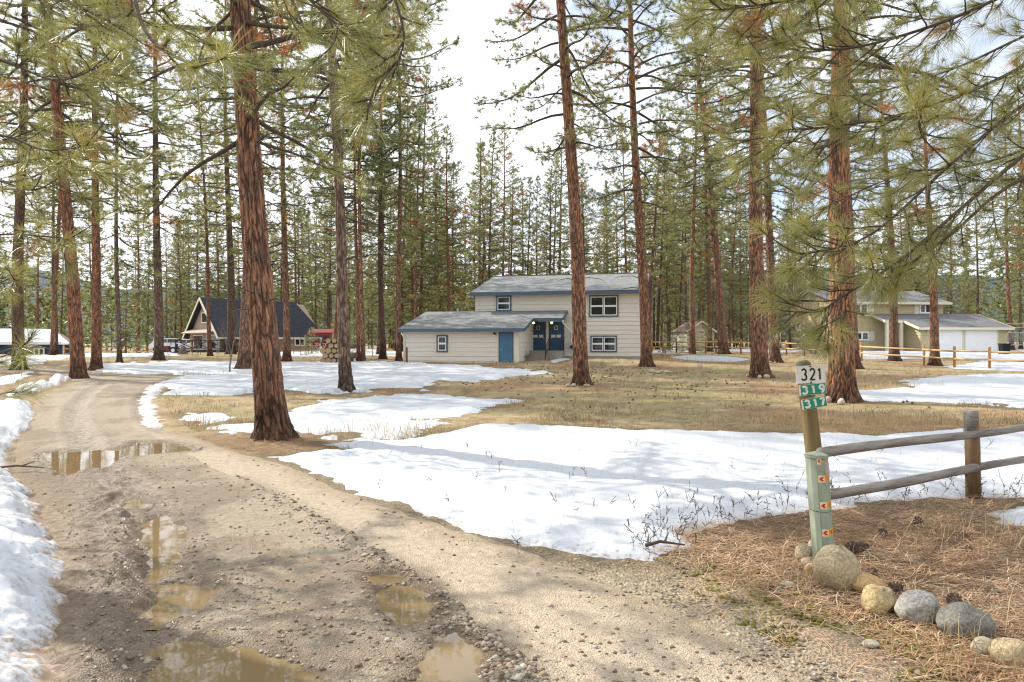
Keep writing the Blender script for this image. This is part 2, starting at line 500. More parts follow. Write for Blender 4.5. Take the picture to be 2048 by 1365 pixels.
def snow_mat(name):
    m, t, b = new_mat(name)
    tc = nd(t, "ShaderNodeTexCoord")
    ad = nd(t, "ShaderNodeAttribute", attribute_name="dirt")
    n1 = nd(t, "ShaderNodeTexNoise", Scale=26.0, Detail=6.0, Roughness=0.65); n2 = nd(t, "ShaderNodeTexNoise", Scale=3.5, Detail=5.0)
    n3 = nd(t, "ShaderNodeTexNoise", Scale=240.0, Detail=2.0)
    for n in (n1, n2, n3):
        t.links.new(tc.outputs["Object"], n.inputs["Vector"])
    k = nd(t, "ShaderNodeMath", operation='ADD'); nk = nd(t, "ShaderNodeMath", operation='MULTIPLY_ADD'); nk.inputs[1].default_value = 1.7; nk.inputs[2].default_value = -0.35
    t.links.new(n1.outputs["Fac"], nk.inputs[0]); t.links.new(nk.outputs[0], k.inputs[0]); t.links.new(ad.outputs["Fac"], k.inputs[1])
    rp = nd(t, "ShaderNodeValToRGB"); rp.color_ramp.elements[0].position = 0.62; rp.color_ramp.elements[1].position = 1.15 / 1.2
    t.links.new(k.outputs[0], rp.inputs["Fac"])
    mx = nd(t, "ShaderNodeMixRGB"); mx.inputs["Color1"].default_value = (0.50, 0.525, 0.56, 1); mx.inputs["Color2"].default_value = (0.30, 0.215, 0.15, 1)
    t.links.new(rp.outputs["Color"], mx.inputs["Fac"])
    vs_ = nd(t, "ShaderNodeTexVoronoi", Scale=22.0); t.links.new(tc.outputs["Object"], vs_.inputs["Vector"])
    rs_ = nd(t, "ShaderNodeValToRGB"); rs_.color_ramp.elements[0].position = 0.06; rs_.color_ramp.elements[1].position = 0.13
    rs_.color_ramp.elements[0].color = (0.45, 0.36, 0.28, 1); rs_.color_ramp.elements[1].color = (1, 1, 1, 1)
    t.links.new(vs_.outputs["Distance"], rs_.inputs["Fac"])
    sp_ = nd(t, "ShaderNodeMixRGB", blend_type='MULTIPLY', Fac=0.8); t.links.new(mx.outputs["Color"], sp_.inputs["Color1"]); t.links.new(rs_.outputs["Color"], sp_.inputs["Color2"])
    t.links.new(sp_.outputs["Color"], b.inputs["Base Color"])
    b.inputs["Roughness"].default_value = 0.55; b.inputs["Specular IOR Level"].default_value = 0.3
    b.inputs["Subsurface Weight"].default_value = 0.0
    h = nd(t, "ShaderNodeMath", operation='MULTIPLY_ADD'); h.inputs[1].default_value = 0.25
    t.links.new(n3.outputs["Fac"], h.inputs[0]); t.links.new(n1.outputs["Fac"], h.inputs[2])
    bp = nd(t, "ShaderNodeBump", Strength=0.35, Distance=0.02)
    t.links.new(h.outputs[0], bp.inputs["Height"]); t.links.new(bp.outputs["Normal"], b.inputs["Normal"])
    return m

def rock_mat(name):
    """River boulders: the object's own colour with mineral mottling, grey crust and a few pale lichen spots."""
    m, t, b = new_mat(name)
    tc = nd(t, "ShaderNodeTexCoord"); oi = nd(t, "ShaderNodeObjectInfo")
    n1 = nd(t, "ShaderNodeTexNoise", Scale=9.0, Detail=8.0, Roughness=0.7); n2 = nd(t, "ShaderNodeTexNoise", Scale=70.0, Detail=4.0, Roughness=0.7)
    vadd = nd(t, "ShaderNodeVectorMath", operation='ADD')
    t.links.new(tc.outputs["Object"], vadd.inputs[0]); t.links.new(oi.outputs["Random"], vadd.inputs[1])
    for n in (n1, n2):
        t.links.new(vadd.outputs[0], n.inputs["Vector"])
    r1 = nd(t, "ShaderNodeValToRGB"); r1.color_ramp.elements[0].position = 0.52; r1.color_ramp.elements[1].position = 0.66
    t.links.new(n1.outputs["Fac"], r1.inputs["Fac"])
    mg = nd(t, "ShaderNodeMixRGB"); mg.inputs["Color2"].default_value = (0.19, 0.165, 0.125, 1)
    t.links.new(r1.outputs["Color"], mg.inputs["Fac"]); t.links.new(oi.outputs["Color"], mg.inputs["Color1"])
    r2 = nd(t, "ShaderNodeValToRGB"); r2.color_ramp.elements[0].position = 0.3; r2.color_ramp.elements[1].position = 0.7
    r2.color_ramp.elements[0].color = (0.50, 0.50, 0.50, 1); r2.color_ramp.elements[1].color = (1.35, 1.35, 1.35, 1)
    t.links.new(n2.outputs["Fac"], r2.inputs["Fac"])
    mm = nd(t, "ShaderNodeMixRGB", blend_type='MULTIPLY', Fac=1.0)
    t.links.new(mg.outputs["Color"], mm.inputs["Color1"]); t.links.new(r2.outputs["Color"], mm.inputs["Color2"])
    r3 = nd(t, "ShaderNodeValToRGB"); r3.color_ramp.elements[0].position = 0.30; r3.color_ramp.elements[1].position = 0.34
    r3.color_ramp.elements[0].color = (1, 1, 1, 1); r3.color_ramp.elements[1].color = (0, 0, 0, 1)
    t.links.new(n1.outputs["Fac"], r3.inputs["Fac"])
    ml = nd(t, "ShaderNodeMixRGB"); ml.inputs["Color2"].default_value = (0.42, 0.42, 0.34, 1)
    t.links.new(r3.outputs["Color"], ml.inputs["Fac"]); t.links.new(mm.outputs["Color"], ml.inputs["Color1"])
    t.links.new(ml.outputs["Color"], b.inputs["Base Color"])
    b.inputs["Roughness"].default_value = 0.85
    bp = nd(t, "ShaderNodeBump", Strength=0.9, Distance=0.014)
    t.links.new(n2.outputs["Fac"], bp.inputs["Height"]); t.links.new(bp.outputs["Normal"], b.inputs["Normal"])
    return m

def tone_mat(name, stops, rough=0.8, trans=0.0):
    """Loose stuff coloured piece by piece through the attribute tone (0 to 1)."""
    m, t, b = new_mat(name)
    at_ = nd(t, "ShaderNodeAttribute", attribute_name="tone")
    rp = nd(t, "ShaderNodeValToRGB")
    e = rp.color_ramp.elements
    e[0].position = stops[0][0]; e[0].color = stops[0][1] + (1,)
    e[1].position = stops[-1][0]; e[1].color = stops[-1][1] + (1,)
    for p, c in stops[1:-1]:
        q = e.new(p); q.color = c + (1,)
    t.links.new(at_.outputs["Fac"], rp.inputs["Fac"]); t.links.new(rp.outputs["Color"], b.inputs["Base Color"])
    b.inputs["Roughness"].default_value = rough; b.inputs["Specular IOR Level"].default_value = 0.25
    if trans:
        tr = nd(t, "ShaderNodeBsdfTranslucent"); t.links.new(rp.outputs["Color"], tr.inputs["Color"])
        ms = nd(t, "ShaderNodeMixShader", Fac=trans)
        t.links.new(b.outputs[0], ms.inputs[1]); t.links.new(tr.outputs[0], ms.inputs[2])
        t.links.new(ms.outputs[0], t.nodes["Material Output"].inputs["Surface"])
    return m

M = {}
M['ground'] = earth_mat("ground_litter", 0.8, 40.0, 9.0, 0.03, 0.95, 0.5)
M['road'] = earth_mat("driveway_dirt", 0.75, 75.0, 16.0, 0.014, 0.9, 0.34)
M['snow'] = snow_mat("old_snow")
M['bark'] = bark_mat("bark"); M['bark_near'] = bark_mat("bark_near", True)
M['twig'] = plain("twig_bark", (0.085, 0.065, 0.050), 0.9, 0.2, 0.3, 20.0, 0.5, 80.0)
M['greytwig'] = plain("dry_twig_bark", (0.17, 0.135, 0.115), 0.9, 0.2, 0.25, 20.0, 0.4, 80.0)
M['needle'] = needle_mat("needles"); M['needle_near'] = needle_mat("needles_near", (0.095, 0.112, 0.036), (0.335, 0.318, 0.104), (0.34, 0.15, 0.06), 0.32)
M['rock'] = rock_mat("rock")
M['siding'] = plain("beige_siding_paint", (0.70, 0.652, 0.575), 0.75, 0.25, 0.04, 3.0, 0.25, 30.0, stretch=(0.3, 1, 3))
M['blue_trim'] = plain("slate_blue_paint", (0.080, 0.112, 0.150), 0.6, 0.35, 0.1, 5.0)
M['blue_door'] = plain("blue_door_paint", (0.060, 0.150, 0.245), 0.5, 0.4, 0.12, 3.0)
M['navy_door'] = plain("navy_door_paint", (0.030, 0.085, 0.165), 0.45, 0.4, 0.1, 3.0)
M['shingle'] = shingle_mat("grey_shingles", (0.160, 0.168, 0.168), (0.235, 0.242, 0.242))
M['grey_shingle'] = shingle_mat("charcoal_grey_shingles", (0.125, 0.125, 0.130), (0.185, 0.185, 0.190))
M['dark_shingle'] = shingle_mat("dark_shingles", (0.022, 0.025, 0.034), (0.036, 0.040, 0.052))
M['red_shingle'] = shingle_mat("reddish_shingles", (0.20, 0.125, 0.105), (0.27, 0.17, 0.14))
M['white'] = plain("white_vinyl", (0.78, 0.78, 0.77), 0.45, 0.4, 0.04, 4.0)
M['cream'] = plain("cream_paint", (0.66, 0.62, 0.47), 0.65, 0.3, 0.05, 4.0)
M['olive'] = plain("khaki_siding_paint", (0.47, 0.40, 0.245), 0.75, 0.25, 0.06, 3.0, 0.2, 30.0, stretch=(0.3, 1, 3))
M['tan'] = plain("tan_siding", (0.36, 0.25, 0.16), 0.8, 0.2, 0.08, 3.0)
M['pinkish'] = plain("pale_gable_paint", (0.36, 0.285, 0.22), 0.8, 0.2, 0.05, 3.0)
M['navy'] = plain("navy_siding_paint", (0.050, 0.082, 0.140), 0.7, 0.3, 0.1, 3.0)
M['concrete'] = plain("concrete", (0.33, 0.30, 0.26), 0.9, 0.2, 0.15, 5.0, 0.4, 60.0)
M['black'] = plain("black_iron", (0.018, 0.018, 0.02), 0.5, 0.4, 0.2, 8.0)
M['metal'] = plain("galvanised_steel", (0.42, 0.43, 0.44), 0.4, 0.5, 0.1, 8.0, metal=0.6)
M['fence_orange'] = plain("stained_fence_wood", (0.42, 0.22, 0.085), 0.75, 0.25, 0.25, 7.0, 0.4, 40.0, stretch=(1, 1, 0.4))
M['peeled'] = plain("peeled_rail_wood", (0.50, 0.34, 0.18), 0.7, 0.3, 0.22, 7.0, 0.3, 40.0, stretch=(0.3, 1, 1))
M['weathered'] = plain("weathered_grey_wood", (0.215, 0.195, 0.172), 0.85, 0.2, 0.5, 7.0, 1.0, 22.0, stretch=(0.25, 2.6, 2.6))
M['post_wood'] = plain("treated_post_wood", (0.185, 0.135, 0.060), 0.8, 0.25, 0.30, 7.0, 0.6, 30.0, stretch=(2.2, 2.2, 0.25))
M['post_brown'] = plain("brown_post_wood", (0.19, 0.120, 0.065), 0.8, 0.25, 0.32, 8.0, 0.6, 30.0, stretch=(2.2, 2.2, 0.25))
M['sage'] = plain("sage_green_plastic", (0.270, 0.308, 0.240), 0.65, 0.3, 0.20, 9.0, 0.15, 40.0, stretch=(2, 2, 0.5))
M['log_end'] = plain("cut_log_end", (0.38, 0.26, 0.145), 0.85, 0.2, 0.3, 12.0)
M['red'] = plain("red_fabric", (0.17, 0.018, 0.018), 0.7, 0.3, 0.15, 6.0)
M['sign_white'] = plain("white_sign_enamel", (0.70, 0.70, 0.67), 0.4, 0.4, 0.04, 20.0)
M['sign_green'] = plain("green_sign_sheeting", (0.010, 0.235, 0.150), 0.35, 0.45, 0.12, 20.0)
M['ink'] = plain("black_sign_paint", (0.015, 0.015, 0.015), 0.5, 0.3, 0.1, 20.0)
M['sticker_cream'] = plain("cream_sticker", (0.66, 0.56, 0.34), 0.4, 0.4, 0.06, 40.0)
M['sticker_yellow'] = plain("yellow_sticker", (0.62, 0.33, 0.04), 0.4, 0.4, 0.10, 40.0)
M['sticker_red'] = plain("red_sticker", (0.60, 0.025, 0.012), 0.4, 0.4, 0.08, 40.0)
M['faded_red'] = plain("faded_red_sticker", (0.50, 0.13, 0.10), 0.4, 0.4, 0.10, 40.0)
M['rust'] = plain("rusty_iron", (0.17, 0.075, 0.035), 0.85, 0.2, 0.3, 14.0)
M['moss_post'] = plain("mossy_post_top", (0.135, 0.135, 0.085), 0.9, 0.2, 0.3, 16.0, 0.5, 60.0)

def glass_mat(name, col=(0.02, 0.024, 0.024)):
    m, t, b = new_mat(name)
    b.inputs["Base Color"].default_value = col + (1,)
    b.inputs["Roughness"].default_value = 0.04
    b.inputs["Specular IOR Level"].default_value = 0.6
    return m
M['glass'] = glass_mat("window_glass")
M['water'], _t, _b = new_mat("muddy_water")
_b.inputs["Base Color"].default_value = (0.195, 0.140, 0.072, 1)
_b.inputs["Roughness"].default_value = 0.025
_b.inputs["IOR"].default_value = 1.333
_b.inputs["Specular IOR Level"].default_value = 0.75
_n = nd(_t, "ShaderNodeTexNoise", Scale=7.0, Detail=2.0); _tc = nd(_t, "ShaderNodeTexCoord")
_t.links.new(_tc.outputs["Object"], _n.inputs["Vector"])
_bp = nd(_t, "ShaderNodeBump", Strength=0.05, Distance=0.01); _t.links.new(_n.outputs["Fac"], _bp.inputs["Height"]); _t.links.new(_bp.outputs["Normal"], _b.inputs["Normal"])
M['lamp_glow'], _t, _b = new_mat("lit_lamp_glass")
_b.inputs["Base Color"].default_value = (0.8, 0.6, 0.3, 1)
_b.inputs["Emission Color"].default_value = (1.0, 0.66, 0.25, 1)
_b.inputs["Emission Strength"].default_value = 3.0

# ---------------------------------------------------------------- where the trees stand (photo pixels of foot, girth, a point higher on the trunk)
OR, BR, GR, DK = (0.32, 0.150, 0.080), (0.25, 0.125, 0.075), (0.20, 0.145, 0.11), (0.115, 0.078, 0.058)
TREES = [
    # foot x, foot y, girth px, (x, y) higher up, crown proto, crown starts at y, bark, label
    (547, 878, 62, (478, 60), 'near_a', 300, (0.255, 0.120, 0.066), "thick red-barked ponderosa pine standing at the driveway's bend"),
    (692, 783, 27, (656, 40), 'near_b', 300, GR, "slender grey-brown pine rising from the snow beside the stacked logs"),
    (1163, 770, 33, (1125, 20), 'near_c', 300, OR, "orange-barked pine in front of the right half of the beige house"),
    (1293, 733, 24, (1262, 20), 'near_b', 260, OR, "orange-barked pine at the right corner of the beige house, pale stones at its foot"),
    (1683, 803, 52, (1690, 100), 'near_a', 300, (0.33, 0.145, 0.068), "stout orange pine directly behind the white 321 number plate"),
    (1520, 755, 36, (1506, 60), 'near_c', 380, (0.29, 0.14, 0.075), "large flaky-barked pine ringed by pale stones, between the little shed and the number post"),
    (1551, 725, 21, (1538, 470), 'near_b', 330, BR, "pinkish pine leaning slightly just behind the flaky stone-ringed pine"),
    (1448, 708, 20, (1408, 250), 'near_c', 420, BR, "dark-footed pine leaning left in front of the little khaki shed's right side"),
    (158, 757, 27, (125, 330), 'near_b', 300, (0.28, 0.108, 0.058), "red-brown pine at the left edge of the driveway beside a low snow heap"),
    (193, 740, 20, (192, 400), 'near_c', 420, (0.30, 0.115, 0.058), "straight red-orange pine across the driveway from the snow heap"),
    (318, 720, 19, (312, 250), 'tall_a', 180, GR, "tall grey pine standing left of the parked cars"),
    (239, 725, 10, (236, 420), 'tall_b', 480, GR, "thin pale-trunked pine between the red-orange pine and the tall grey pine"),
    (37, 740, 24, (40, 420), 'near_b', 360, (0.13, 0.085, 0.06), "dark brown pine with a green paint spot in front of the navy garage"),
    (420, 712, 9, (410, 480), 'tall_c', 500, BR, "thin reddish pine crossing the gable of the dark-roofed house"),
    (462, 708, 17, (455, 300), 'tall_a', 430, DK, "dark-trunked pine against the dark roof, beside its gable"),
    (489, 740, 29, (498, 480), 'near_c', 440, (0.27, 0.145, 0.095), "pinkish grey pine close on the left of the thick red-barked pine"),
    (574, 722, 16, (570, 480), 'tall_b', 520, OR, "vivid orange pine close on the right of the thick red-barked pine"),
    (609, 702, 11, (603, 450), 'tall_c', 480, DK, "dark pine at the right end of the dark-roofed house"),
    (625, 702, 12, (616, 450), 'tall_a', 500, (0.22, 0.10, 0.065), "reddish pine beside the red canopy, leaning slightly left"),
    (651, 700, 9, (649, 480), 'tall_b', 520, DK, "left of the two thin dark pines behind the red chairs"),
    (660, 699, 9, (660, 480), 'tall_c', 500, DK, "right of the two thin dark pines behind the red chairs"),
    (670, 706, 11, (676, 560), 'tall_b', 560, (0.26, 0.10, 0.05), "red-brown pine leaning right just behind the stacked logs"),
    (717, 722, 8, (713, 440), 'tall_a', 420, OR, "left one of the close pair of orange pines right of the stacked logs"),
    (726, 725, 10, (722, 420), 'tall_c', 410, OR, "right one of the close pair of orange pines right of the stacked logs"),
    (766, 718, 13, (762, 420), 'tall_b', 540, (0.075, 0.045, 0.035), "nearly black pine midway between the orange pair and the beige house"),
    (798, 722, 12, (797, 400), 'tall_a', 430, BR, "reddish pine standing at the left corner of the beige house"),
    (1708, 737, 25, (1700, 560), 'near_b', 480, (0.26, 0.13, 0.08), "rough grey-red pine seen just right of the stout orange pine"),
    (1789, 722, 20, (1778, 480), 'near_c', 520, (0.20, 0.11, 0.07), "dark-footed pine in front of the khaki house's entry"),
    (1870, 731, 19, (1862, 480), 'near_b', 560, (0.27, 0.13, 0.07), "reddish pine in front of the khaki house's left garage door"),
    (2024, 700, 9, (2016, 500), 'tall_a', 560, OR, "orange pine beyond the right end of the khaki house's garage"),
    (1474, 690, 8, (1462, 500), 'tall_c', 530, OR, "thin orange pine behind the rail fence, right of the little shed"),
    (1387, 692, 8, (1383, 520), 'tall_b', 530, OR, "thin orange pine standing in front of the little khaki shed"),
    (1337, 690, 6, (1328, 540), 'tall_a', 560, OR, "thin orange pine left of the little khaki shed"),
    (1363, 685, 6, (1354, 560), 'tall_c', 570, OR, "thin orange pine rising behind the little shed's roof on its left"),
    (1376, 682, 5, (1370, 560), 'tall_a', 580, BR, "thinnest brown pine rising behind the middle of the little shed's roof"),
    (1398, 682, 5, (1396, 560), 'tall_b', 570, DK, "thin dark pine rising behind the right slope of the little shed's roof"),
]
FEET = [G(t[0], t[1]) for t in TREES]

# ---------------------------------------------------------------- outlines of road, snow and puddles
ROAD = ground_poly([(1330, 1210), (1180, 1145), (1080, 1105), (900, 1055), (700, 980), (560, 925), (430, 890), (350, 862), (312, 828), (305, 800),
                    (325, 775), (372, 753), (255, 747), (150, 737), (60, 733), (0, 734), (-60, 736), (-60, 746), (60, 743), (128, 752), (150, 764),
                    (128, 775), (70, 800), (40, 830), (20, 880), (20, 960), (60, 1040), (70, 1150), (20, 1300)],
                   [(-3.2, 1.5), (-5.5, -6.0), (3.5, -6.0), (2.0, 1.5), (1.55, 2.9)])
PUD = {
    'bend': ([(78, 912), (120, 904), (180, 905), (252, 897), (270, 884), (330, 884), (392, 896), (380, 902), (300, 908), (250, 917), (185, 936), (150, 948), (108, 940)], 0.0),
    'small': ([(202, 1012), (240, 1000), (282, 1005), (270, 1018), (225, 1023)], 0.0),
    'left_rut': ([(283, 1042), (330, 1028), (378, 1055), (368, 1078), (325, 1085), (350, 1112), (312, 1158), (288, 1150), (302, 1100)], 0.0),
    'middle': ([(312, 1202), (340, 1178), (400, 1170), (434, 1180), (425, 1202), (380, 1226), (328, 1238)], 0.0),
    'near': ([(300, 1400), (340, 1310), (400, 1285), (470, 1298), (560, 1330), (640, 1375), (600, 1420), (400, 1440)], 0.0),
    'yellow': ([(762, 1195), (790, 1177), (842, 1185), (884, 1215), (850, 1242), (798, 1246)], 0.0),
    'right': ([(840, 1400), (852, 1340), (880, 1290), (910, 1268), (930, 1290), (985, 1322), (940, 1342), (960, 1380), (900, 1410)], 0.0),
    'sliver': ([(742, 1156), (770, 1150), (806, 1156), (790, 1168), (760, 1168)], 0.0),
}
PUD_POLY = {k: ground_poly(v[0]) for k, v in PUD.items()}
RIDGE = ground_poly([(470, 962), (560, 1010), (680, 1078), (780, 1140), (870, 1215), (960, 1305), (1040, 1370)], [(0.12, 2.0)])[::-1]
RUTS = [ground_poly([(330, 862), (292, 830), (285, 800), (305, 775), (345, 757)]), ground_poly([(175, 890), (150, 850), (150, 815), (178, 785), (215, 765)]),
        ground_poly([(300, 1400), (330, 1220), (330, 1100), (285, 1010), (215, 940), (180, 895)])]

SNOW = {
    'front_field': ([(540, 914), (600, 938), (700, 978), (800, 1013), (900, 1056), (1000, 1084), (1100, 1106), (1200, 1119), (1305, 1123), (1322, 1106), (1378, 1088), (1345, 1066),
                     (1450, 1046), (1600, 1030), (1700, 1014), (1800, 1002), (1930, 1000), (2060, 996), (2200, 990), (2200, 872), (2060, 868), (1900, 860), (1750, 872), (1600, 866), (1480, 866), (1300, 861),
                     (1100, 856), (960, 850), (860, 868), (790, 886), (720, 886), (650, 888), (700, 900), (620, 908)], 0.085, 0.10),
    'right_scrap': ([(1985, 1028), (2040, 1010), (2200, 1000), (2200, 1062), (2050, 1056), (2005, 1046)], 0.05, 0.08),
    'middle_drift': ([(368, 824), (410, 832), (470, 846), (520, 844), (580, 828), (630, 812), (680, 800), (760, 795), (870, 793), (960, 800), (1036, 797), (1010, 810), (950, 820), (860, 834), (760, 838), (860, 848), (800, 874),
                      (700, 876), (600, 862), (480, 862), (400, 850)], 0.06, 0.42),
    'far_drift': ([(200, 729), (330, 722), (500, 724), (700, 722), (830, 726), (950, 733), (1060, 740), (1115, 747), (1000, 752), (950, 763), (870, 760), (850, 782), (760, 776), (690, 789), (560, 780), (450, 792), (350, 788), (330, 770),
                   (385, 750), (260, 746), (190, 741)], 0.10, 0.40),
    'road_bank': ([(-60, 822), (30, 806), (72, 812), (80, 838), (50, 870), (20, 905), (36, 960), (95, 1015), (128, 1080), (150, 1180), (140, 1260), (180, 1400), (120, 1700), (-300, 1700), (-300, 1000), (-250, 860)], 0.26, 0.10),
    'left_scrap': ([(-40, 762), (20, 750), (66, 742), (62, 752), (20, 768), (-40, 772)], 0.06, 0.2),
    'heap': ([(20, 786), (60, 772), (92, 766), (108, 752), (122, 752), (142, 760), (120, 770), (80, 782), (20, 796)], 0.22, 0.15),
    'lane_side': ([(-60, 724), (60, 712), (160, 710), (330, 706), (350, 711), (250, 714), (120, 716), (60, 729), (-60, 736)], 0.08, 0.5),
    'behind_logs': ([(560, 703), (660, 701), (800, 705), (800, 712), (700, 711), (600, 713), (560, 712)], 0.06, 0.6),
    'porch_scrap': ([(1104, 722), (1122, 712), (1150, 712), (1138, 719), (1110, 726)], 0.06, 0.15),
    'house_shade': ([(1334, 713), (1395, 711), (1450, 713), (1502, 719), (1470, 724), (1400, 722), (1350, 717)], 0.07, 0.2),
    'behind_fence': ([(1300, 701), (1440, 699), (1560, 697), (1612, 697), (1600, 704), (1500, 704), (1440, 703), (1300, 706)], 0.06, 0.6),
    'house_yard': ([(1708, 700), (1790, 697), (1850, 697), (1950, 700), (2120, 703), (2120, 721), (1980, 722), (1900, 715), (1800, 717), (1730, 717), (1706, 708)], 0.10, 0.3),
    'fence_side': ([(1900, 733), (1960, 726), (2120, 722), (2120, 740), (2000, 741), (1930, 738)], 0.07, 0.3),
    'grass_drift': ([(1690, 790), (1730, 782), (1840, 777), (1800, 764), (1900, 752), (2060, 748), (2160, 752), (2160, 822), (2040, 816), (1960, 808), (1840, 804), (1740, 802), (1700, 797)], 0.06, 0.35),
}
SNOW_POLY = {k: ground_poly(v[0]) for k, v in SNOW.items()}

def fan(ys, ss):
    yy, s = np.meshgrid(ys, ss, indexing='ij')
    return (s * (yy + 1.0)), yy

def grid_faces(nr, nc, off=0):
    i = np.arange(nr - 1)[:, None] * nc + np.arange(nc - 1)[None, :]
    return (np.stack([i, i + 1, i + 1 + nc, i + nc], -1).reshape(-1, 4)) + off

def keep(V, Fc, good, attrs=None):
    """Only the faces with a good corner, and the vertices those use."""
    m = good[Fc].any(1)
    Fc = Fc[m]
    used = np.unique(Fc)
    mp = np.full(len(V), -1, np.int64); mp[used] = np.arange(len(used))
    return V[used], mp[Fc], {k: a[used] for k, a in (attrs or {}).items()}

def rows(py0, py1, step):
    return F * 1.6 / (np.arange(py0, py1, -step) - CY)

# ---------------------------------------------------------------- driveway relief (shared by road, puddles and stones)
def pud_sd(x, y):
    best = np.full(x.shape, -9.0)
    for p in PUD_POLY.values():
        best = np.maximum(best, poly_sd(x, y, p))
    return best

def road_h(x, y, sd=None):
    """Height of the driveway above the land."""
    if sd is None:
        sd = poly_sd(x, y, ROAD)
    z = 0.035 * sstep(-0.12, 0.18, sd) - 0.02
    rd = line_dist(x, y, RIDGE)
    nearf = 1 - sstep(9, 14, y)
    band = sstep(0.05, 0.25, -rd) * nearf                    # smooth packed track right of the ridge
    rough = (1 - band)
    z = z + rough * (0.012 * fbm(x * 5, y * 5, 3, 21) + 0.008 * fbm(x * 17, y * 17, 2, 22))
    z = z + nearf * 0.045 * np.exp(-(rd / 0.085) ** 2) * (0.65 + 0.8 * fbm(x * 7, y * 7, 2, 23))
    lft = np.exp(-((x + 0.61 * y) / 0.34) ** 2) * (1 - sstep(7, 9, y))   # churned margin beside the snow bank
    z = z + lft * (0.03 + 0.055 * fbm(x * 5, y * 5, 4, 24) + 0.03 * fbm(x * 14, y * 14, 2, 27))
    for r in RUTS:
        q = line_dist(x, y, r)
        z = z - 0.028 * np.exp(-(q / 0.17) ** 2) + 0.012 * np.exp(-((np.abs(q) - 0.28) / 0.08) ** 2)
    z = z + band * (0.005 * fbm(x * 3, y * 3, 2, 25) + 0.0035 * np.sin(rd * 62 + 2 * fbm(x, y, 2, 28)) * sstep(-0.1, 0.3, fbm(x * 0.9, y * 0.9, 2, 29)))
    pd = pud_sd(x, y) + 0.05 * fbm(x * 6, y * 6, 3, 26)
    z = z - 0.060 * sstep(-0.10, 0.14, pd)
    return z

# ---------------------------------------------------------------- ground
def mixc(a, b, w):
    return a * (1 - w[:, None]) + np.asarray(b)[None, :] * w[:, None]

def ground_col(x, y):
    n1, n2, n3 = fbm(x * 0.35, y * 0.35, 4, 41), fbm(x * 1.4, y * 1.4, 4, 42), fbm(x * 5, y * 5, 3, 43)
    c = np.tile(np.array([0.385, 0.300, 0.175]), (len(x), 1))
    c = mixc(c, (0.290, 0.250, 0.115), 0.7 * sstep(0.02, 0.35, n1 + 0.3 * n2))        # mossy green-tan
    c = mixc(c, (0.33, 0.195, 0.100), 0.8 * sstep(0.0, 0.3, -n1 + 0.5 * n2))           # rusty needles
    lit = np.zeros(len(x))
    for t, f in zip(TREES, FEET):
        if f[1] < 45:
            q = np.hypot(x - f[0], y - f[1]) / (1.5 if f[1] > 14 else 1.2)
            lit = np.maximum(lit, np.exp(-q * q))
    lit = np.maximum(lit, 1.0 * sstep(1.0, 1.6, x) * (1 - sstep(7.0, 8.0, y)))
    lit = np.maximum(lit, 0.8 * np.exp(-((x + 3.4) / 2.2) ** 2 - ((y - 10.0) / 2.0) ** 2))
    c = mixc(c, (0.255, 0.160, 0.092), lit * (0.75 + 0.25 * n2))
    c = mixc(c, (0.20, 0.150, 0.085), 0.7 * sstep(0.05, 0.45, n3))
    rs = poly_sd(x, y, ROAD)
    gr = sstep(-0.9, 0.1, rs + 0.35 * n2) * (y < 9)
    c = mixc(c, (0.34, 0.29, 0.215), gr * 0.85)
    nr = (y < 40) & (y > 2) & (np.abs(x) < 30)
    ws = np.full(len(x), -9.0)
    for P in SNOW_POLY.values():
        ws[nr] = np.maximum(ws[nr], poly_sd(x[nr], y[nr], P))
    c = mixc(c, (0.155, 0.115, 0.070), 0.7 * sstep(-0.55, -0.02, ws + 0.2 * n2))      # soaked rim of the melting snow
    far = sstep(60, 80, y)
    c = mixc(c, (0.26, 0.19, 0.115), 0.7 * far)
    return np.clip(c, 0, 1)

ss = np.concatenate([-np.geomspace(8, 0.98, 24), np.linspace(-0.95, 0.95, 500), np.geomspace(0.98, 8, 24)])
ys = np.concatenate([[0.3, 0.6, 0.9, 1.2, 1.5], rows(1900, 712, 2.6), np.geomspace(70, 400, 40), np.geomspace(430, 3200, 14)])
X, Y = fan(ys, ss)
x, y = X.ravel(), Y.ravel()
rsd = np.full(len(x), -9.0); m = (y < 40) & (np.abs(x) < 40)
rsd[m] = poly_sd(x[m], y[m], ROAD)
z = hz(x, y) - 0.07 * sstep(0.05, 0.3, rsd) + 0.012 * fbm(x * 4, y * 4, 3, 44) * (y < 25)
ground = link("ground", np_mesh("ground", np.stack([x, y, z], 1), grid_faces(len(ys), len(ss)), {"base": ground_col(x, y), "wet": np.zeros(len(x))}, True), M['ground'])
bx, by = np.meshgrid(np.linspace(-90, 90, 90), np.linspace(-60, 0.3, 40))
bx, by = bx.ravel(), by.ravel()
bm_ = np_mesh("ground_back", np.stack([bx, by, hz(bx, by) - 0.09 * (np.abs(bx) < 7)], 1), grid_faces(40, 90), {"base": ground_col(bx, by), "wet": np.zeros(len(bx))}, True)
kind(ground, "structure")
o = link("ground", bm_, M['ground']); kind(o, "structure")

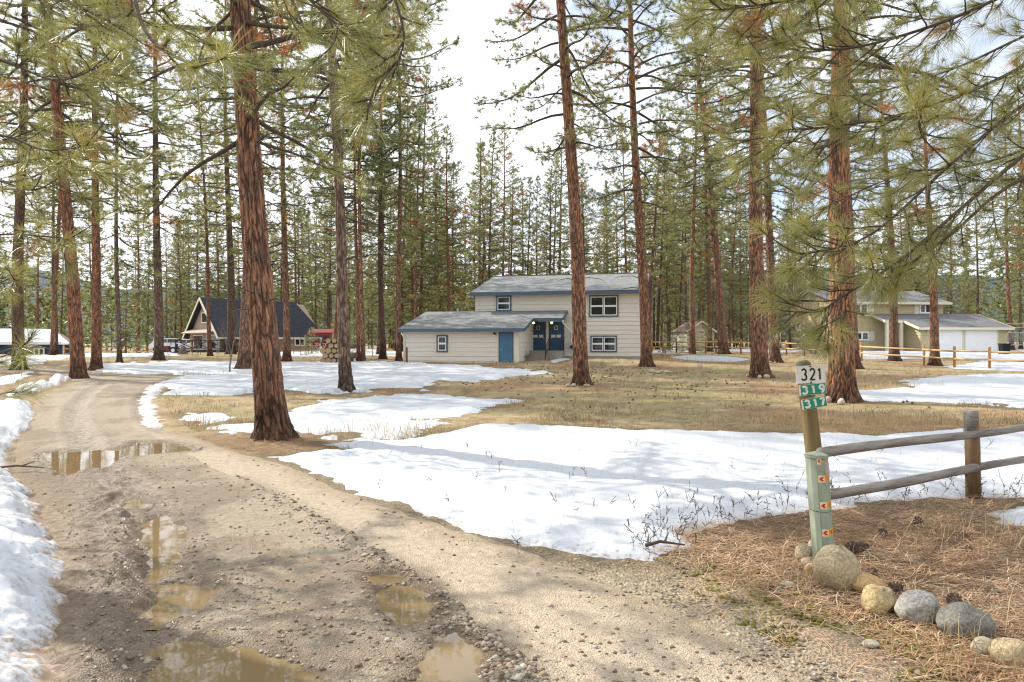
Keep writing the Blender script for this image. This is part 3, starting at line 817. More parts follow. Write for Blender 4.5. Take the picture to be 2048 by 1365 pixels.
# ---------------------------------------------------------------- driveway
ys_r = np.concatenate([np.linspace(-6, 1.7, 60), rows(1900, 722, 1.9)])
X, Y = fan(ys_r, np.linspace(-1.0, 0.62, 470))
X = np.where(Y < 0.4, np.linspace(-1.0, 0.62, 470)[None, :] * (1.4 + (0.4 - Y) * 0.9) - 0.2 * (0.4 - Y), X)
x, y = X.ravel(), Y.ravel()
sd = poly_sd(x, y, ROAD) + 0.10 * fbm(x * 2.2, y * 2.2, 3, 51)
z = hz(x, y) + road_h(x, y, sd)
z = np.where(sd < -0.02, z - 0.05, z)
n1, n2 = fbm(x * 0.9, y * 0.9, 4, 52), fbm(x * 4, y * 4, 4, 53)
rd = line_dist(x, y, RIDGE)
c = np.tile(np.array([0.320, 0.266, 0.198]), (len(x), 1))
near = 1 - sstep(9, 14, y)
band = sstep(0.05, 0.3, -rd) * near
c = mixc(c, (0.425, 0.348, 0.262), band)                                               # packed sandy track
c = mixc(c, (0.205, 0.157, 0.114), (1 - band) * 0.75 * sstep(-0.05, 0.35, n1 + 0.4 * n2))   # damp earth
lft = (1 - sstep(0.0, 0.75, x + 0.62 * y + 0.25 * n2)) * (1 - sstep(8, 10, y))
c = mixc(c, (0.165, 0.124, 0.090), lft * 0.85)
pd = pud_sd(x, y)
wet = sstep(-0.26, -0.03, pd + 0.12 * n2)
c = mixc(c, (0.125, 0.088, 0.054), wet * 0.88)
rut = np.zeros(len(x))
for r in RUTS:
    rut = np.maximum(rut, np.exp(-(line_dist(x, y, r) / 0.32) ** 2))
wet = np.clip(wet * 0.9 + 0.75 * rut + 0.45 * lft * (1 - sstep(4, 9, y)), 0, 1)
c = mixc(c, (0.195, 0.150, 0.110), 0.6 * rut)
edge = 1 - sstep(0.0, 0.5, sd + 0.2 * n2)
c = mixc(c, (0.27, 0.205, 0.13), edge * 0.6)
V, Fc, A = keep(np.stack([x, y, z], 1), grid_faces(len(ys_r), 470), sd > -0.12, {"base": np.clip(c, 0, 1), "wet": wet})
driveway = kind(link("driveway", np_mesh("driveway", V, Fc, A, True), M['road']), "structure")

# ---------------------------------------------------------------- puddles
for pk, P in PUD_POLY.items():
    x0, y0 = P.min(0) - 0.15; x1, y1 = P.max(0) + 0.15
    gx, gy = np.meshgrid(np.linspace(x0, x1, 60), np.linspace(y0, y1, 60))
    gx, gy = gx.ravel(), gy.ravel()
    lv = float(np.mean(hz(P[:, 0], P[:, 1]) + road_h(P[:, 0], P[:, 1]))) + 0.005
    V, Fc, _ = keep(np.stack([gx, gy, np.full(len(gx), lv)], 1), grid_faces(60, 60), poly_sd(gx, gy, P) > -0.13)
    kind(link("puddle", np_mesh("puddle", V, Fc, None, True), M['water']), "structure")

# ---------------------------------------------------------------- snow
def snow_sheet(key, poly, thick, rag, ncol=200, step=2.2):
    ymin, ymax = max(poly[:, 1].min() - 0.6, -3.0), poly[:, 1].max() + 1.5
    if ymin < 1.6:
        yr = np.concatenate([np.linspace(ymin, 1.6, 14)[:-1], rows(CY + F, CY + F * 1.6 / ymax, step)])
        yr = np.concatenate([np.linspace(ymin, 1.6, 40)[:-1], rows(CY + F * 1.0, CY + F * 1.6 / ymax, step)])
    else:
        yr = rows(CY + F * 1.6 / ymin, CY + F * 1.6 / ymax - step, step if ymin < 20 else step * 0.35)
    s = poly[:, 0] / (np.maximum(poly[:, 1], 0.5) + 1.0)
    X, Y = fan(yr, np.linspace(s.min() - 0.02, s.max() + 0.02, ncol))
    if ymin < 0.4:
        X = np.where(Y < 0.3, np.linspace(-9, -0.4, ncol)[None, :] + 0 * Y, X)
    x, y = X.ravel(), Y.ravel()
    sd = poly_sd(x, y, poly)
    fq = 1.6 if y.mean() < 12 else 0.8
    e = sd + rag * (fbm(x * fq, y * fq, 4, 61) * 1.6 + 0.6 * fbm(x * 8, y * 8, 3, 62))
    bare = rag * 3.2 * sstep(0.26, 0.55, fbm(x * 0.8, y * 0.8, 4, 63)) if rag > 0.25 else 0
    e = e - bare + (0.22 if rag > 0.25 else 0.0)
    t = thick * np.clip(e / 0.35, -0.6, 1) ** 1.0
    t = np.where(e > 0, thick * sstep(-0.12, 0.42, e) - thick * 0.18, t - thick * 0.02)
    lump = (0.35 * thick + 0.016) * fbm(x * 1.9, y * 1.9, 4, 64) + 0.010 * fbm(x * 8, y * 8, 3, 65)
    if key == 'road_bank':
        lump = lump + 0.05 * fbm(x * 1.3, y * 1.3, 3, 66) + 0.025 * fbm(x * 5, y * 5, 3, 67)
    if key == 'heap':
        lump = lump + 0.14 * fbm(x * 1.7, y * 1.7, 3, 68)
    z = hz(x, y) + t + np.where(e > 0, lump * sstep(0, 0.3, e), 0)
    dirt = np.zeros(len(x))
    if key in ('road_bank', 'heap'):
        dirt = 0.60 * (1 - sstep(0.0, 0.16, e)) + 0.10 * (1 - sstep(0.1, 0.5, e))
        if key == 'road_bank':
            dirt = dirt + 0.30 * (1 - sstep(2.7, 3.6, y)) * (1 - sstep(0.05, 0.5, e))
    elif key == 'front_field':
        dirt = 0.20 * (1 - sstep(0.0, 0.25, e))
    V, Fc, A = keep(np.stack([x, y, z], 1), grid_faces(len(yr), ncol), e > -0.05, {"dirt": dirt})
    if len(Fc):
        kind(link("snow", np_mesh("snow", V, Fc, A, True), M['snow']), "structure")

for k, (pts, th, rag) in SNOW.items():
    snow_sheet(k, SNOW_POLY[k], th, rag, {'front_field': 420, 'road_bank': 300}.get(k, 220), {'front_field': 1.6}.get(k, 2.0))
# ice left in the right-hand wheel rut
ice = ground_poly([(372, 752), (340, 760), (300, 775), (284, 800), (292, 830), (304, 856), (326, 852), (306, 826), (302, 802), (318, 778), (352, 765)])
ix0, iy0 = ice.min(0) - 0.3; ix1, iy1 = ice.max(0) + 0.3
gx, gy = np.meshgrid(np.linspace(ix0, ix1, 90), np.linspace(iy0, iy1, 260)); gx, gy = gx.ravel(), gy.ravel()
e = poly_sd(gx, gy, ice) + 0.16 * fbm(gx * 3, gy * 3, 3, 69) + 0.06
zz = hz(gx, gy) + road_h(gx, gy) + np.where(e > 0, 0.018 + 0.008 * fbm(gx * 6, gy * 6, 3, 70), -0.03)
V, Fc, A = keep(np.stack([gx, gy, zz], 1), grid_faces(260, 90), e > -0.03, {"dirt": np.full(len(gx), 0.22)})
kind(link("ice", np_mesh("ice", V, Fc, A, True), M['snow']), "structure")

# ---------------------------------------------------------------- hills far behind the forest
th = np.linspace(-1.25, 1.25, 160)
hv, hf = [], []
for j, (rr, hh) in enumerate([(700, -4), (900, 40), (1250, 120), (1700, 190), (2300, 150)]):
    prof = hh * (0.75 + 0.45 * fbm(th * 3.0 + 3 * j, th * 0 + j, 4, 80)) if hh > 0 else np.full(160, hh)
    hv.append(np.stack([rr * np.sin(th), rr * np.cos(th), prof], 1))
M['hills'] = plain("forested_hills", (0.055, 0.075, 0.085), 0.95, 0.1, 0.3, 0.02)
kind(link("hills", np_mesh("hills", np.concatenate(hv), grid_faces(5, 160), None, True), M['hills']), "structure")

# ---------------------------------------------------------------- the main house, its own frame: x along the front, y back into it
def pix_frame(O, a):
    """For a house standing at O turned by -a: a function giving local (x, z) of a photo pixel on its plane y = v."""
    Rv = np.array([math.cos(a), -math.sin(a)]); Dv = np.array([math.sin(a), math.cos(a)])
    def P(px, py, v=0.0):
        r = np.array([(px - CX) / F, 1.0])
        t = (v + np.dot(O[:2], Dv)) / np.dot(r, Dv)
        w = r * t - O[:2]
        return float(np.dot(w, Rv)), EYE - (py - CY) / F * t
    return P

def siding(parent, mat, u0, u1, w0, w1, v, h=0.28, face='y', sgn=-1, clip=None):
    """Lap boards, each a part: on the plane y = v (facing sgn) or, with face='x', on the plane x = v."""
    n = int(math.ceil((w1 - w0) / h))
    for i in range(n):
        a, b = w0 + i * h, min(w0 + (i + 1) * h - 0.022, w1)
        if b - a < 0.03:
            continue
        l, r = (u0, u1) if clip is None else clip(a, b, u0, u1)
        if r - l < 0.05:
            continue
        p0, p1 = 0.044, 0.014
        if face == 'y':
            q = [(l, v + sgn * p0, a), (r, v + sgn * p0, a), (r, v, a), (l, v, a), (l, v + sgn * p1, b), (r, v + sgn * p1, b), (r, v, b), (l, v, b)]
        else:
            q = [(v, l, a), (v + sgn * p0, l, a), (v + sgn * p0, r, a), (v, r, a), (v, l, b), (v + sgn * p1, l, b), (v + sgn * p1, r, b), (v, r, b)]
        MB().box8(q).build("siding_board", mat, parent)

def ring(mb, u0, u1, w0, w1, t, y0, y1):
    """A rectangular frame of four butted bars."""
    mb.box(u0, u0 + t, y0, y1, w0, w1); mb.box(u1 - t, u1, y0, y1, w0, w1)
    mb.box(u0 + t, u1 - t, y0, y1, w0, w0 + t); mb.box(u0 + t, u1 - t, y0, y1, w1 - t, w1)
    return mb

def window(parent, u0, u1, w0, w1, v, casing, cols=1, hung=True, t=0.088, shutter=None):
    """Casing with white sashes and dark panes; the casing is the part, its sashes and panes sub-parts."""
    wn = ring(MB(), u0, u1, w0, w1, t, v - 0.075, v - 0.002).build("window", casing, parent)
    MB().box(u0 + t, u1 - t, v - 0.03, v - 0.004, w0 + t, w1 - t).build("dark_backing", M['black'], wn)  # black sheet standing in for the unlit room behind the panes
    iw = (u1 - u0 - 2 * t)
    for c in range(cols):
        a = u0 + t + iw * c / cols + (0.02 if c else 0); b = u0 + t + iw * (c + 1) / cols - (0.02 if c < cols - 1 else 0)
        mid = (w0 + w1) / 2
        halves = [(w0 + t, mid), (mid, w1 - t)] if hung else [(w0 + t, w1 - t)]
        for k, (p, q) in enumerate(halves):
            ring(MB(), a, b, p, q, 0.055, v - 0.066 + 0.012 * k, v - 0.038 + 0.012 * k).build("sash", M['white'], wn)
            MB().box(a + 0.055, b - 0.055, v - 0.050 + 0.010 * k, v - 0.044 + 0.010 * k, p + 0.055, q - 0.055).build("pane", M['glass'], wn)
    if cols > 1:
        for c in range(1, cols):
            x_ = u0 + t + iw * c / cols
            MB().box(x_ - 0.018, x_ + 0.018, v - 0.070, v - 0.032, w0 + t, w1 - t).build("mullion", casing, wn)
    return wn

A1 = R(13)
O1 = np.array([-2.45, 44.3, 0.0])
P1 = pix_frame(O1, A1)
house = thing("beige_house", "beige split-level house with slate blue trim, grey shingle roof and two dark blue doors", "house", tuple(O1), -A1)
W1 = P1(1284, 640)[0]
zE = P1(1110, 582, -0.6)[1]; zR = P1(1110, 550, 5.9)[1]
zB = P1(1220, 713)[1]
slope = (zR - zE) / 6.5
DEP = 11.8
wallz = zE - 0.12
mb = MB().box(0, W1, 0.0, 0.18, -0.6, wallz); mb.box(0, W1, DEP - 0.18, DEP, -0.6, wallz)
mb.box(0, 0.18, 0.18, DEP - 0.18, -0.6, wallz); mb.box(W1 - 0.18, W1, 0.18, DEP - 0.18, -0.6, wallz)
mb.prism([(0.0, wallz), (DEP, wallz), (5.9, wallz + 5.9 * slope)], 'x', 0.02, 0.16).prism([(0.0, wallz), (DEP, wallz), (5.9, wallz + 5.9 * slope)], 'x', W1 - 0.16, W1 - 0.02)
mb.build("wall", M['siding'], house)
MB().box(0.01, W1 - 0.01, -0.02, 0.0, -0.6, zB + 0.02).build("foundation", M['concrete'], house)
siding(house, M['siding'], 0.02, W1 - 0.02, zB + 0.02, wallz, -0.001, 0.285)
for u in (0.0, W1):                                        # corner boards
    MB().box(u - 0.05, u + 0.06, -0.05, 0.05, zB, wallz).build("corner_board", M['siding'], house)
ul, ur = P1(941, 583, -0.6)[0], P1(1293, 578, -0.6)[0]
ulr = P1(978, 552, 5.9)[0]
ridge_l = ul + 0.0
def roof_slab(parent, name, mat, pts, t=0.12):
    """A roof plane in a frame of its own, so that its shingle courses run along the eave."""
    p = [Vector(q) for q in pts]
    ex = (p[1] - p[0]).normalized(); nz = ex.cross(p[3] - p[0]).normalized(); ey = nz.cross(ex)
    mw = Matrix((ex, ey, nz)).transposed().to_4x4(); mw.translation = p[0]
    inv = mw.inverted()
    o_ = MB().slab([inv @ q for q in p], t).build(name, mat, parent)
    o_.matrix_local = mw
    return o_
ro = roof_slab(house, "roof", M['shingle'], [(ul, -0.6, zE), (ur, -0.6, zE), (ur, 5.9, zR), (ul, 5.9, zR)])
roof_slab(house, "roof", M['shingle'], [(ur, DEP + 0.6, zE), (ul, DEP + 0.6, zE), (ul, 5.9, zR), (ur, 5.9, zR)])
MB().bar((ul, 5.9, zR + 0.012), (ur, 5.9, zR + 0.012), 0.3, 0.03).build("ridge_cap", M['shingle'], house)
MB().box(ul, ur, -0.655, -0.602, zE - 0.24, zE + 0.005).build("fascia", M['blue_trim'], house)
for u, nm in ((ul - 0.03, 'l'), (ur + 0.03, 'r')):
    m2 = MB().bar((u, -0.6, zE - 0.115), (u, 5.9, zR - 0.115), 0.055, 0.25).bar((u, DEP + 0.6, zE - 0.115), (u, 5.9, zR - 0.115), 0.055, 0.25)
    m2.build("rake_board", M['blue_trim'], house)
MB().box(ul + 0.02, ur - 0.02, -0.60, -0.002, zE - 0.20, zE - 0.17).build("soffit", M['siding'], house)
def win1(x0, y0, x1, y1, **k):
    a, c = P1(x0, y1); b, d = P1(x1, y0)
    return window(house, a, b, c, d, -0.03, M['blue_trim'], **k)
win1(993, 591, 1023, 622.5)
win1(1178.5, 590, 1237, 634, cols=2)
win1(1181, 671, 1234, 704, cols=2)

# garage wing with its lean-to roof that runs on over the porch
GV = -4.5
g0, g1 = P1(808, 690, GV)[0], P1(1037, 690, GV)[0]
gE = P1(920, 657, GV - 0.55)[1]; gR = P1(1000, 622, -0.05)[1]
gs = (gR - gE) / (-0.05 - GV + 0.55)
gb = -0.4
gw = gE - 0.10
mb = MB().box(g0, g1, GV, GV + 0.15, gb, gw); mb.box(g1 - 0.15, g1, GV + 0.15, -0.06, gb, gw); mb.box(g0, g0 + 0.15, GV + 0.15, 3.5, gb, gw)
mb.prism([(GV, gw), (-0.06, gw), (-0.06, gw + 4.44 * gs)], 'x', g1 - 0.13, g1 - 0.01).prism([(GV, gw), (-0.06, gw), (-0.06, gw + 4.44 * gs)], 'x', g0 + 0.01, g0 + 0.13)
mb.box(g0 + 0.15, 0.0, 3.3, 3.45, gb, gw)
mb.build("garage_wall", M['siding'], house)
zG = P1(920, 723, GV)[1]
siding(house, M['siding'], g0 + 0.02, g1 - 0.02, zG - 0.25, gw, GV - 0.001, 0.285)
siding(house, M['siding'], GV + 0.02, -0.05, zG - 0.25, gw + 0.02, g1 + 0.001, 0.285, 'x', 1)
def gclip(a, b, l, r):
    return max(l, GV + (b - gw) / gs), r
siding(house, M['siding'], GV + 0.02, -0.05, gw + 0.03, gw + 4.4 * gs, g1 + 0.001, 0.285, 'x', 1, gclip)
MB().box(g1 - 0.42, g1 + 0.04, GV - 0.045, GV - 0.002, zG - 0.2, gw).build("corner_board", M['siding'], house)
MB().box(g0 - 0.03, g0 + 0.08, GV - 0.05, GV + 0.05, zG - 0.2, gw).build("corner_board", M['siding'], house)
el, er = P1(796, 658, GV - 0.55)[0], P1(1048, 657, GV - 0.55)[0]
rl = P1(844, 623, -0.05)[0]
pr = P1(1134, 623, -0.05)[0]
pv = GV + 2.15                                            # eave of the porch roof
pz = gE + gs * (pv - GV + 0.55)
fr = roof_slab(house, "garage_roof", M['shingle'], [(el, GV - 0.55, gE), (er, GV - 0.55, gE), (er, -0.05, gR), (el, -0.05, gR)], 0.10)
roof_slab(house, "porch_roof", M['shingle'], [(er + 0.002, pv, pz), (pr, pv, pz), (pr, -0.05, gR), (er + 0.002, -0.05, gR)], 0.10)
roof_slab(house, "garage_roof", M['shingle'], [(-0.02, 4.0, gE + 0.05), (el, 4.0, gE + 0.05), (el, -0.05, gR), (-0.02, -0.05, gR)], 0.10)
MB().box(el, er, GV - 0.60, GV - 0.552, gE - 0.20, gE + 0.003).build("fascia", M['blue_trim'], house)
MB().box(er + 0.045, pr, pv - 0.05, pv - 0.002, pz - 0.19, pz + 0.003).build("fascia", M['blue_trim'], house)
MB().bar((el - 0.025, GV - 0.55, gE - 0.095), (el - 0.025, -0.05, gR - 0.095), 0.045, 0.20).bar((er + 0.022, GV - 0.55, gE - 0.095), (er + 0.022, pv - 0.06, pz - 0.115), 0.040, 0.20).bar((pr + 0.025, pv, pz - 0.095), (pr + 0.025, -0.05, gR - 0.095), 0.045, 0.20).build("rake_board", M['blue_trim'], house)
MB().box(el + 0.02, er - 0.02, GV - 0.55, GV - 0.04, gE - 0.17, gE - 0.145).build("soffit", M['siding'], house)
MB().box(er + 0.06, pr - 0.02, pv + 0.01, -0.06, pz - 0.165, pz - 0.14).build("porch_ceiling", M['siding'], house)
a, c = P1(874, 704, GV); b, d = P1(896, 670, GV)
window(house, a, b, c, d, GV - 0.03, M['blue_trim'], t=0.09)
a, c = P1(998, 731, GV); b, d = P1(1027, 664, GV)
ring(MB(), a - 0.01, b + 0.01, c - 0.3, d, 0.07, GV - 0.07, GV - 0.01).build("door_frame", M['blue_trim'], house)
dr = MB().box(a + 0.062, b - 0.062, GV - 0.055, GV - 0.012, c - 0.2, d - 0.072).build("door", M['blue_door'], house)
MB().lathe([(0.0, -0.05), (0.028, -0.04), (0.034, -0.015), (0.012, 0.0)], 10).build("handle", M['metal'], dr).matrix_local = Matrix.Translation((a + 0.14, GV - 0.055, c + 0.95)) @ Matrix.Rotation(R(-90), 4, 'X')
lp = P1(990, 669, GV)
lm = MB().lathe([(0.09, 0.0), (0.05, 0.10), (0.02, 0.13)], 10, (lp[0], GV - 0.14, lp[1])).box(lp[0] - 0.03, lp[0] + 0.03, GV - 0.14, GV - 0.02, lp[1] + 0.10, lp[1] + 0.13).build("wall_lamp", M['black'], house)
MB().lathe([(0.05, -0.09), (0.075, -0.05), (0.06, 0.0)], 10, (lp[0], GV - 0.14, lp[1])).build("lamp_glass", M['white'], lm)
# downspouts
def spout(pts):
    MB().tube(pts, 0.045, 8).build("downspout", M['white'], house, True)
spout([(g0 + 0.05, GV - 0.5, gE - 0.2), (g0 + 0.05, GV - 0.45, gE - 0.32), (g0 + 0.06, GV - 0.12, gE - 0.55), (g0 + 0.06, GV - 0.10, zG - 0.1)])
d0 = P1(1126, 640, pv)[0]
spout([(d0, pv, pz - 0.15), (d0, pv, pz - 0.3), (d0 + 0.2, -0.14, pz - 0.85), (d0 + 0.2, -0.11, zB + 0.45), (d0 + 0.08, -0.25, zB + 0.2)])
# the two front doors under the porch roof
dz0, dz1 = P1(1092, 699)[1], P1(1092, 637)[1]
for (x0, x1, kx) in ((1062, 1092, 1), (1098, 1127, -1)):
    a, b = P1(x0, 690)[0], P1(x1, 690)[0]
    ring(MB(), a - 0.06, b + 0.06, dz0 - 0.06, dz1 + 0.06, 0.09, -0.085, -0.036).build("door_frame", M['navy_door'], house)
    dr = MB().box(a + 0.034, b - 0.034, -0.072, -0.036, dz0 + 0.035, dz1 - 0.035).build("door", M['navy_door'], house)
    w = b - a; cx_ = (a + b) / 2
    for (fx, fz0, fz1) in ((-0.24, 0.06, 0.28), (0.24, 0.06, 0.28), (-0.30, 0.56, 0.70), (0.30, 0.56, 0.70), (-0.22, 0.86, 0.95), (0.22, 0.86, 0.95)):
        ring(MB(), cx_ + fx * w - 0.15, cx_ + fx * w + 0.15, dz0 + (dz1 - dz0) * fz0, dz0 + (dz1 - dz0) * fz1, 0.03, -0.086, -0.0725).build("panel_moulding", M['navy_door'], dr)
    for s in (-1, 1):
        MB().box(cx_ + s * 0.19 * w - 0.145, cx_ + s * 0.19 * w + 0.145, -0.088, -0.0725, dz0 + 0.385 * (dz1 - dz0), dz0 + 0.475 * (dz1 - dz0)).build("door_panel", M['siding'], dr)
    pz_ = dz0 + (dz1 - dz0) * 0.70
    ring(MB(), cx_ - 0.11, cx_ + 0.11, pz_ - 0.13, pz_ + 0.13, 0.035, -0.092, -0.0725).build("peep_frame", M['cream'], dr)
    MB().box(cx_ - 0.074, cx_ + 0.074, -0.080, -0.073, pz_ - 0.094, pz_ + 0.094).build("pane", M['glass'], dr)
    MB().lathe([(0.0, -0.07), (0.035, -0.055), (0.04, -0.02), (0.015, 0.0)], 10).build("handle", M['metal'], dr).matrix_local = Matrix.Translation((cx_ - kx * 0.0 + (-0.36 if kx < 0 else 0.36) * w, -0.073, dz0 + 0.37 * (dz1 - dz0))) @ Matrix.Rotation(R(-90), 4, 'X')
    lx = cx_ - 0.12 * w
    pl = MB().lathe([(0.085, 0.10), (0.085, 0.13), (0.02, 0.15)], 12, (lx, -1.1, pz - 0.30)).build("porch_lamp", M['black'], house)
    MB().lathe([(0.03, -0.03), (0.075, 0.0), (0.08, 0.06), (0.06, 0.10)], 12, (lx, -1.1, pz - 0.30)).build("lamp_glass", M['lamp_glow'], pl)
a, b = P1(1093, 690)[0], P1(1097, 690)[0]
MB().box(a - 0.02, b + 0.03, -0.12, -0.04, dz0, dz1 + 0.1).build("door_post", M['siding'], house)
# stoop, steps and railings
s0, s1 = P1(1060, 700)[0], P1(1130, 700)[0]
MB().box(s0, s1, -1.5, -0.04, dz0 - 0.9, dz0 - 0.06).build("stoop", M['concrete'], house)
for i in range(3):
    MB().box(s0 + 0.25, s0 + 1.5, -1.5 - 0.32 * (i + 1), -1.502 - 0.32 * i, dz0 - 1.2, dz0 - 0.06 - 0.19 * (i + 1)).build("step", M['concrete'], house)
for xr, ln in ((s0 + 0.18, 1), (s0 + 1.56, 1), (s1 - 0.03, 0)):
    y0_, y1_ = (-2.95, -1.35) if ln else (-1.45, -0.3)
    dzr = -0.78 if ln else 0.0
    rb = MB().tube([(xr, y1_, dz0 - 0.10), (xr, y1_, dz0 + 0.86)], 0.028, 6).tube([(xr, y0_, dz0 - 0.15 + dzr), (xr, y0_, dz0 + 0.86 + dzr)], 0.028, 6)
    for k in range(4):
        zo = 0.86 - 0.2 * k
        rb.tube([(xr, y1_, dz0 + zo), (xr, y0_, dz0 + zo + dzr)], 0.028 if k == 0 else 0.018, 6)
    rb.build("railing", M['black'], house)
mp_ = P1(1144, 692)
MB().box(mp_[0] - 0.16, mp_[0] + 0.2, -0.24, -0.036, mp_[1] - 0.2, mp_[1] + 0.25).build("meter_box", M['metal'], house)
MB().lathe([(0.13, 0.0), (0.12, 0.09), (0.03, 0.12)], 14).build("meter_dial", M['black'], house).matrix_local = Matrix.Translation((mp_[0] + 0.03, -0.24, mp_[1] - 0.05)) @ Matrix.Rotation(R(90), 4, 'X')
for px_, v_ in ((836, 2.6),):
    MB().lathe([(0.05, 0), (0.05, 0.42), (0.09, 0.42), (0.09, 0.5)], 8, (0.7 - 2.2, 0.6, gR - 0.25)).build("vent_pipe", M['metal'], house)

# ---------------------------------------------------------------- the khaki neighbour house on the right
A2 = R(-5)
O2 = np.array([at(1672, 700, 60.0)[0], 60.0, 0.0])
P2 = pix_frame(O2, A2)
h2 = thing("khaki_house", "khaki house with cream trim, shutters and two white garage doors behind the rail fence", "house", tuple(O2), -A2)
W2 = P2(1886, 640)[0]
e2 = P2(1750, 604, -0.5)[1]
b2 = 0.3
MB().box(0, W2, 0, 9.0, b2 - 0.6, e2 - 0.1).build("wall", M['olive'], h2)
siding(h2, M['olive'], 0.02, W2 - 0.02, b2, e2 - 0.1, -0.001, 0.26)
roof_slab(h2, "roof", M['grey_shingle'], [(-0.4, -0.5, e2), (W2 + 0.5, -0.5, e2), (W2 + 0.5, 4.5, e2 + 1.45), (-0.4, 4.5, e2 + 1.45)])
roof_slab(h2, "roof", M['grey_shingle'], [(W2 + 0.5, 9.5, e2), (-0.4, 9.5, e2), (-0.4, 4.5, e2 + 1.45), (W2 + 0.5, 4.5, e2 + 1.45)])
MB().prism([(0.0, e2 - 0.1), (9.0, e2 - 0.1), (4.5, e2 + 1.2)], 'x', 0.02, W2 - 0.02).build("gable", M['olive'], h2)
MB().box(-0.4, W2 + 0.5, -0.56, -0.502, e2 - 0.2, e2 + 0.004).build("fascia", M['cream'], h2)
def win2(x0, y0, x1, y1, sl=None, sr=None):
    a, c = P2(x0, y1); b, d = P2(x1, y0)
    window(h2, a, b, c, d, -0.03, M['white'], cols=2, hung=False, t=0.08)
    for s in (sl, sr):
        if s:
            l, r = P2(s[0], y1)[0], P2(s[1], y1)[0]
            MB().box(l, r, -0.075, -0.036, c - 0.03, d + 0.03).build("shutter", M['cream'], h2)
win2(1838, 607, 1861, 627, (1828, 1837), (1865, 1874))
win2(1706, 607, 1735, 632, None, (1736, 1747))
win2(1709, 663, 1737, 681, None, (1738, 1748))
GV2 = -3.6
k0, k1 = P2(1842, 690, GV2)[0], P2(2013, 690, GV2)[0]
ge, gr_ = P2(1930, 655, GV2 - 0.5)[1], P2(1880, 628, -0.1)[1]
gs2 = (gr_ - ge) / (-0.1 - GV2 + 0.5)
MB().box(k0, k1, GV2, -0.05, b2 - 0.6, ge - 0.1).prism([(GV2, ge - 0.1), (-0.05, ge - 0.1), (-0.05, ge - 0.1 + gs2 * (-0.05 - GV2))], 'x', k0 + 0.01, k1 - 0.01).build("garage_wall", M['olive'], h2)
siding(h2, M['olive'], k0 + 0.01, k1 - 0.01, b2, ge - 0.1, GV2 - 0.001, 0.26)
siding(h2, M['olive'], GV2 + 0.02, -0.04, b2, ge - 0.12, k0 - 0.001, 0.26, 'x', -1)
x0_, x1_ = P2(1839, 656, GV2 - 0.5)[0], P2(2029, 656, GV2 - 0.5)[0]
rr_ = P2(1977, 628, -0.1)[0]
pvv = GV2 + 1.45
pzz = ge + gs2 * (pvv - GV2 + 0.5)
xl_ = P2(1771, 642, pvv)[0]
roof_slab(h2, "garage_roof", M['grey_shingle'], [(x0_, GV2 - 0.5, ge), (x1_, GV2 - 0.5, ge), (x1_, -0.1, gr_), (x0_, -0.1, gr_)], 0.1)
roof_slab(h2, "garage_roof", M['grey_shingle'], [(x1_, 3.4, ge), (W2 + 0.02, 3.4, ge), (W2 + 0.02, -0.1, gr_), (x1_, -0.1, gr_)], 0.1)
roof_slab(h2, "porch_roof", M['grey_shingle'], [(xl_, pvv, pzz), (x0_ - 0.002, pvv, pzz), (x0_ - 0.002, -0.1, gr_), (xl_, -0.1, gr_)], 0.1)
MB().box(W2, k1, -0.05, 3.0, b2 - 0.6, ge - 0.1).build("garage_wall", M['olive'], h2)
MB().box(x0_, x1_, GV2 - 0.56, GV2 - 0.502, ge - 0.2, ge + 0.004).build("fascia", M['cream'], h2)
MB().box(xl_, x0_ - 0.08, pvv - 0.05, pvv - 0.002, pzz - 0.2, pzz + 0.004).build("fascia", M['cream'], h2)
MB().bar((x0_ - 0.03, GV2 - 0.5, ge - 0.1), (x0_ - 0.03, pvv - 0.06, pzz - 0.12), 0.05, 0.2).bar((xl_ - 0.03, pvv, pzz - 0.1), (xl_ - 0.03, -0.1, gr_ - 0.1), 0.05, 0.2).bar((x1_ + 0.03, GV2 - 0.5, ge - 0.1), (x1_ + 0.03, -0.1, gr_ - 0.1), 0.05, 0.2).build("rake_board", M['cream'], h2)
for (p, q) in ((1876, 1924), (1930, 1993)):
    a, c = P2(p, 712, GV2); b, d = P2(q, 661, GV2)
    ring(MB(), a - 0.12, b + 0.12, b2 - 0.5, d + 0.12, 0.12, GV2 - 0.07, GV2 - 0.03).build("door_frame", M['cream'], h2)
    gd = MB().box(a, b, GV2 - 0.045, GV2 - 0.03, b2 - 0.3, d).build("garage_door", M['white'], h2)
    for i in range(4):
        hh = (d - b2 + 0.25) / 4
        MB().box(a + 0.03, b - 0.03, GV2 - 0.062, GV2 - 0.0455, b2 - 0.22 + i * hh, b2 - 0.22 + (i + 1) * hh - 0.03).build("door_panel", M['white'], gd)
# entry: posts, dark door with sidelight
for px_ in (1776, 1804):
    a = P2(px_, 660, pvv)[0]
    MB().box(a - 0.13, a + 0.13, pvv + 0.02, pvv + 0.25, b2 - 0.3, pzz - 0.1).build("porch_post", M['cream'], h2)
a, b = P2(1781, 660)[0], P2(1802, 660)[0]
ring(MB(), a - 0.1, b + 0.1, b2, b2 + 2.35, 0.1, -0.1, -0.036).build("door_frame", M['white'], h2)
MB().box(a, a + 0.62 * (b - a) - 0.05, -0.07, -0.036, b2 + 0.1, b2 + 2.25).build("door", M['black'], h2)
MB().box(a + 0.62 * (b - a) + 0.05, b, -0.07, -0.036, b2 + 0.1, b2 + 2.25).build("sidelight", M['glass'], h2)
lq = P2(1853, 663, GV2)
MB().lathe([(0.05, -0.08), (0.09, 0.0), (0.09, 0.1), (0.03, 0.14)], 10, (lq[0], GV2 - 0.13, lq[1])).build("wall_lamp", M['metal'], h2)
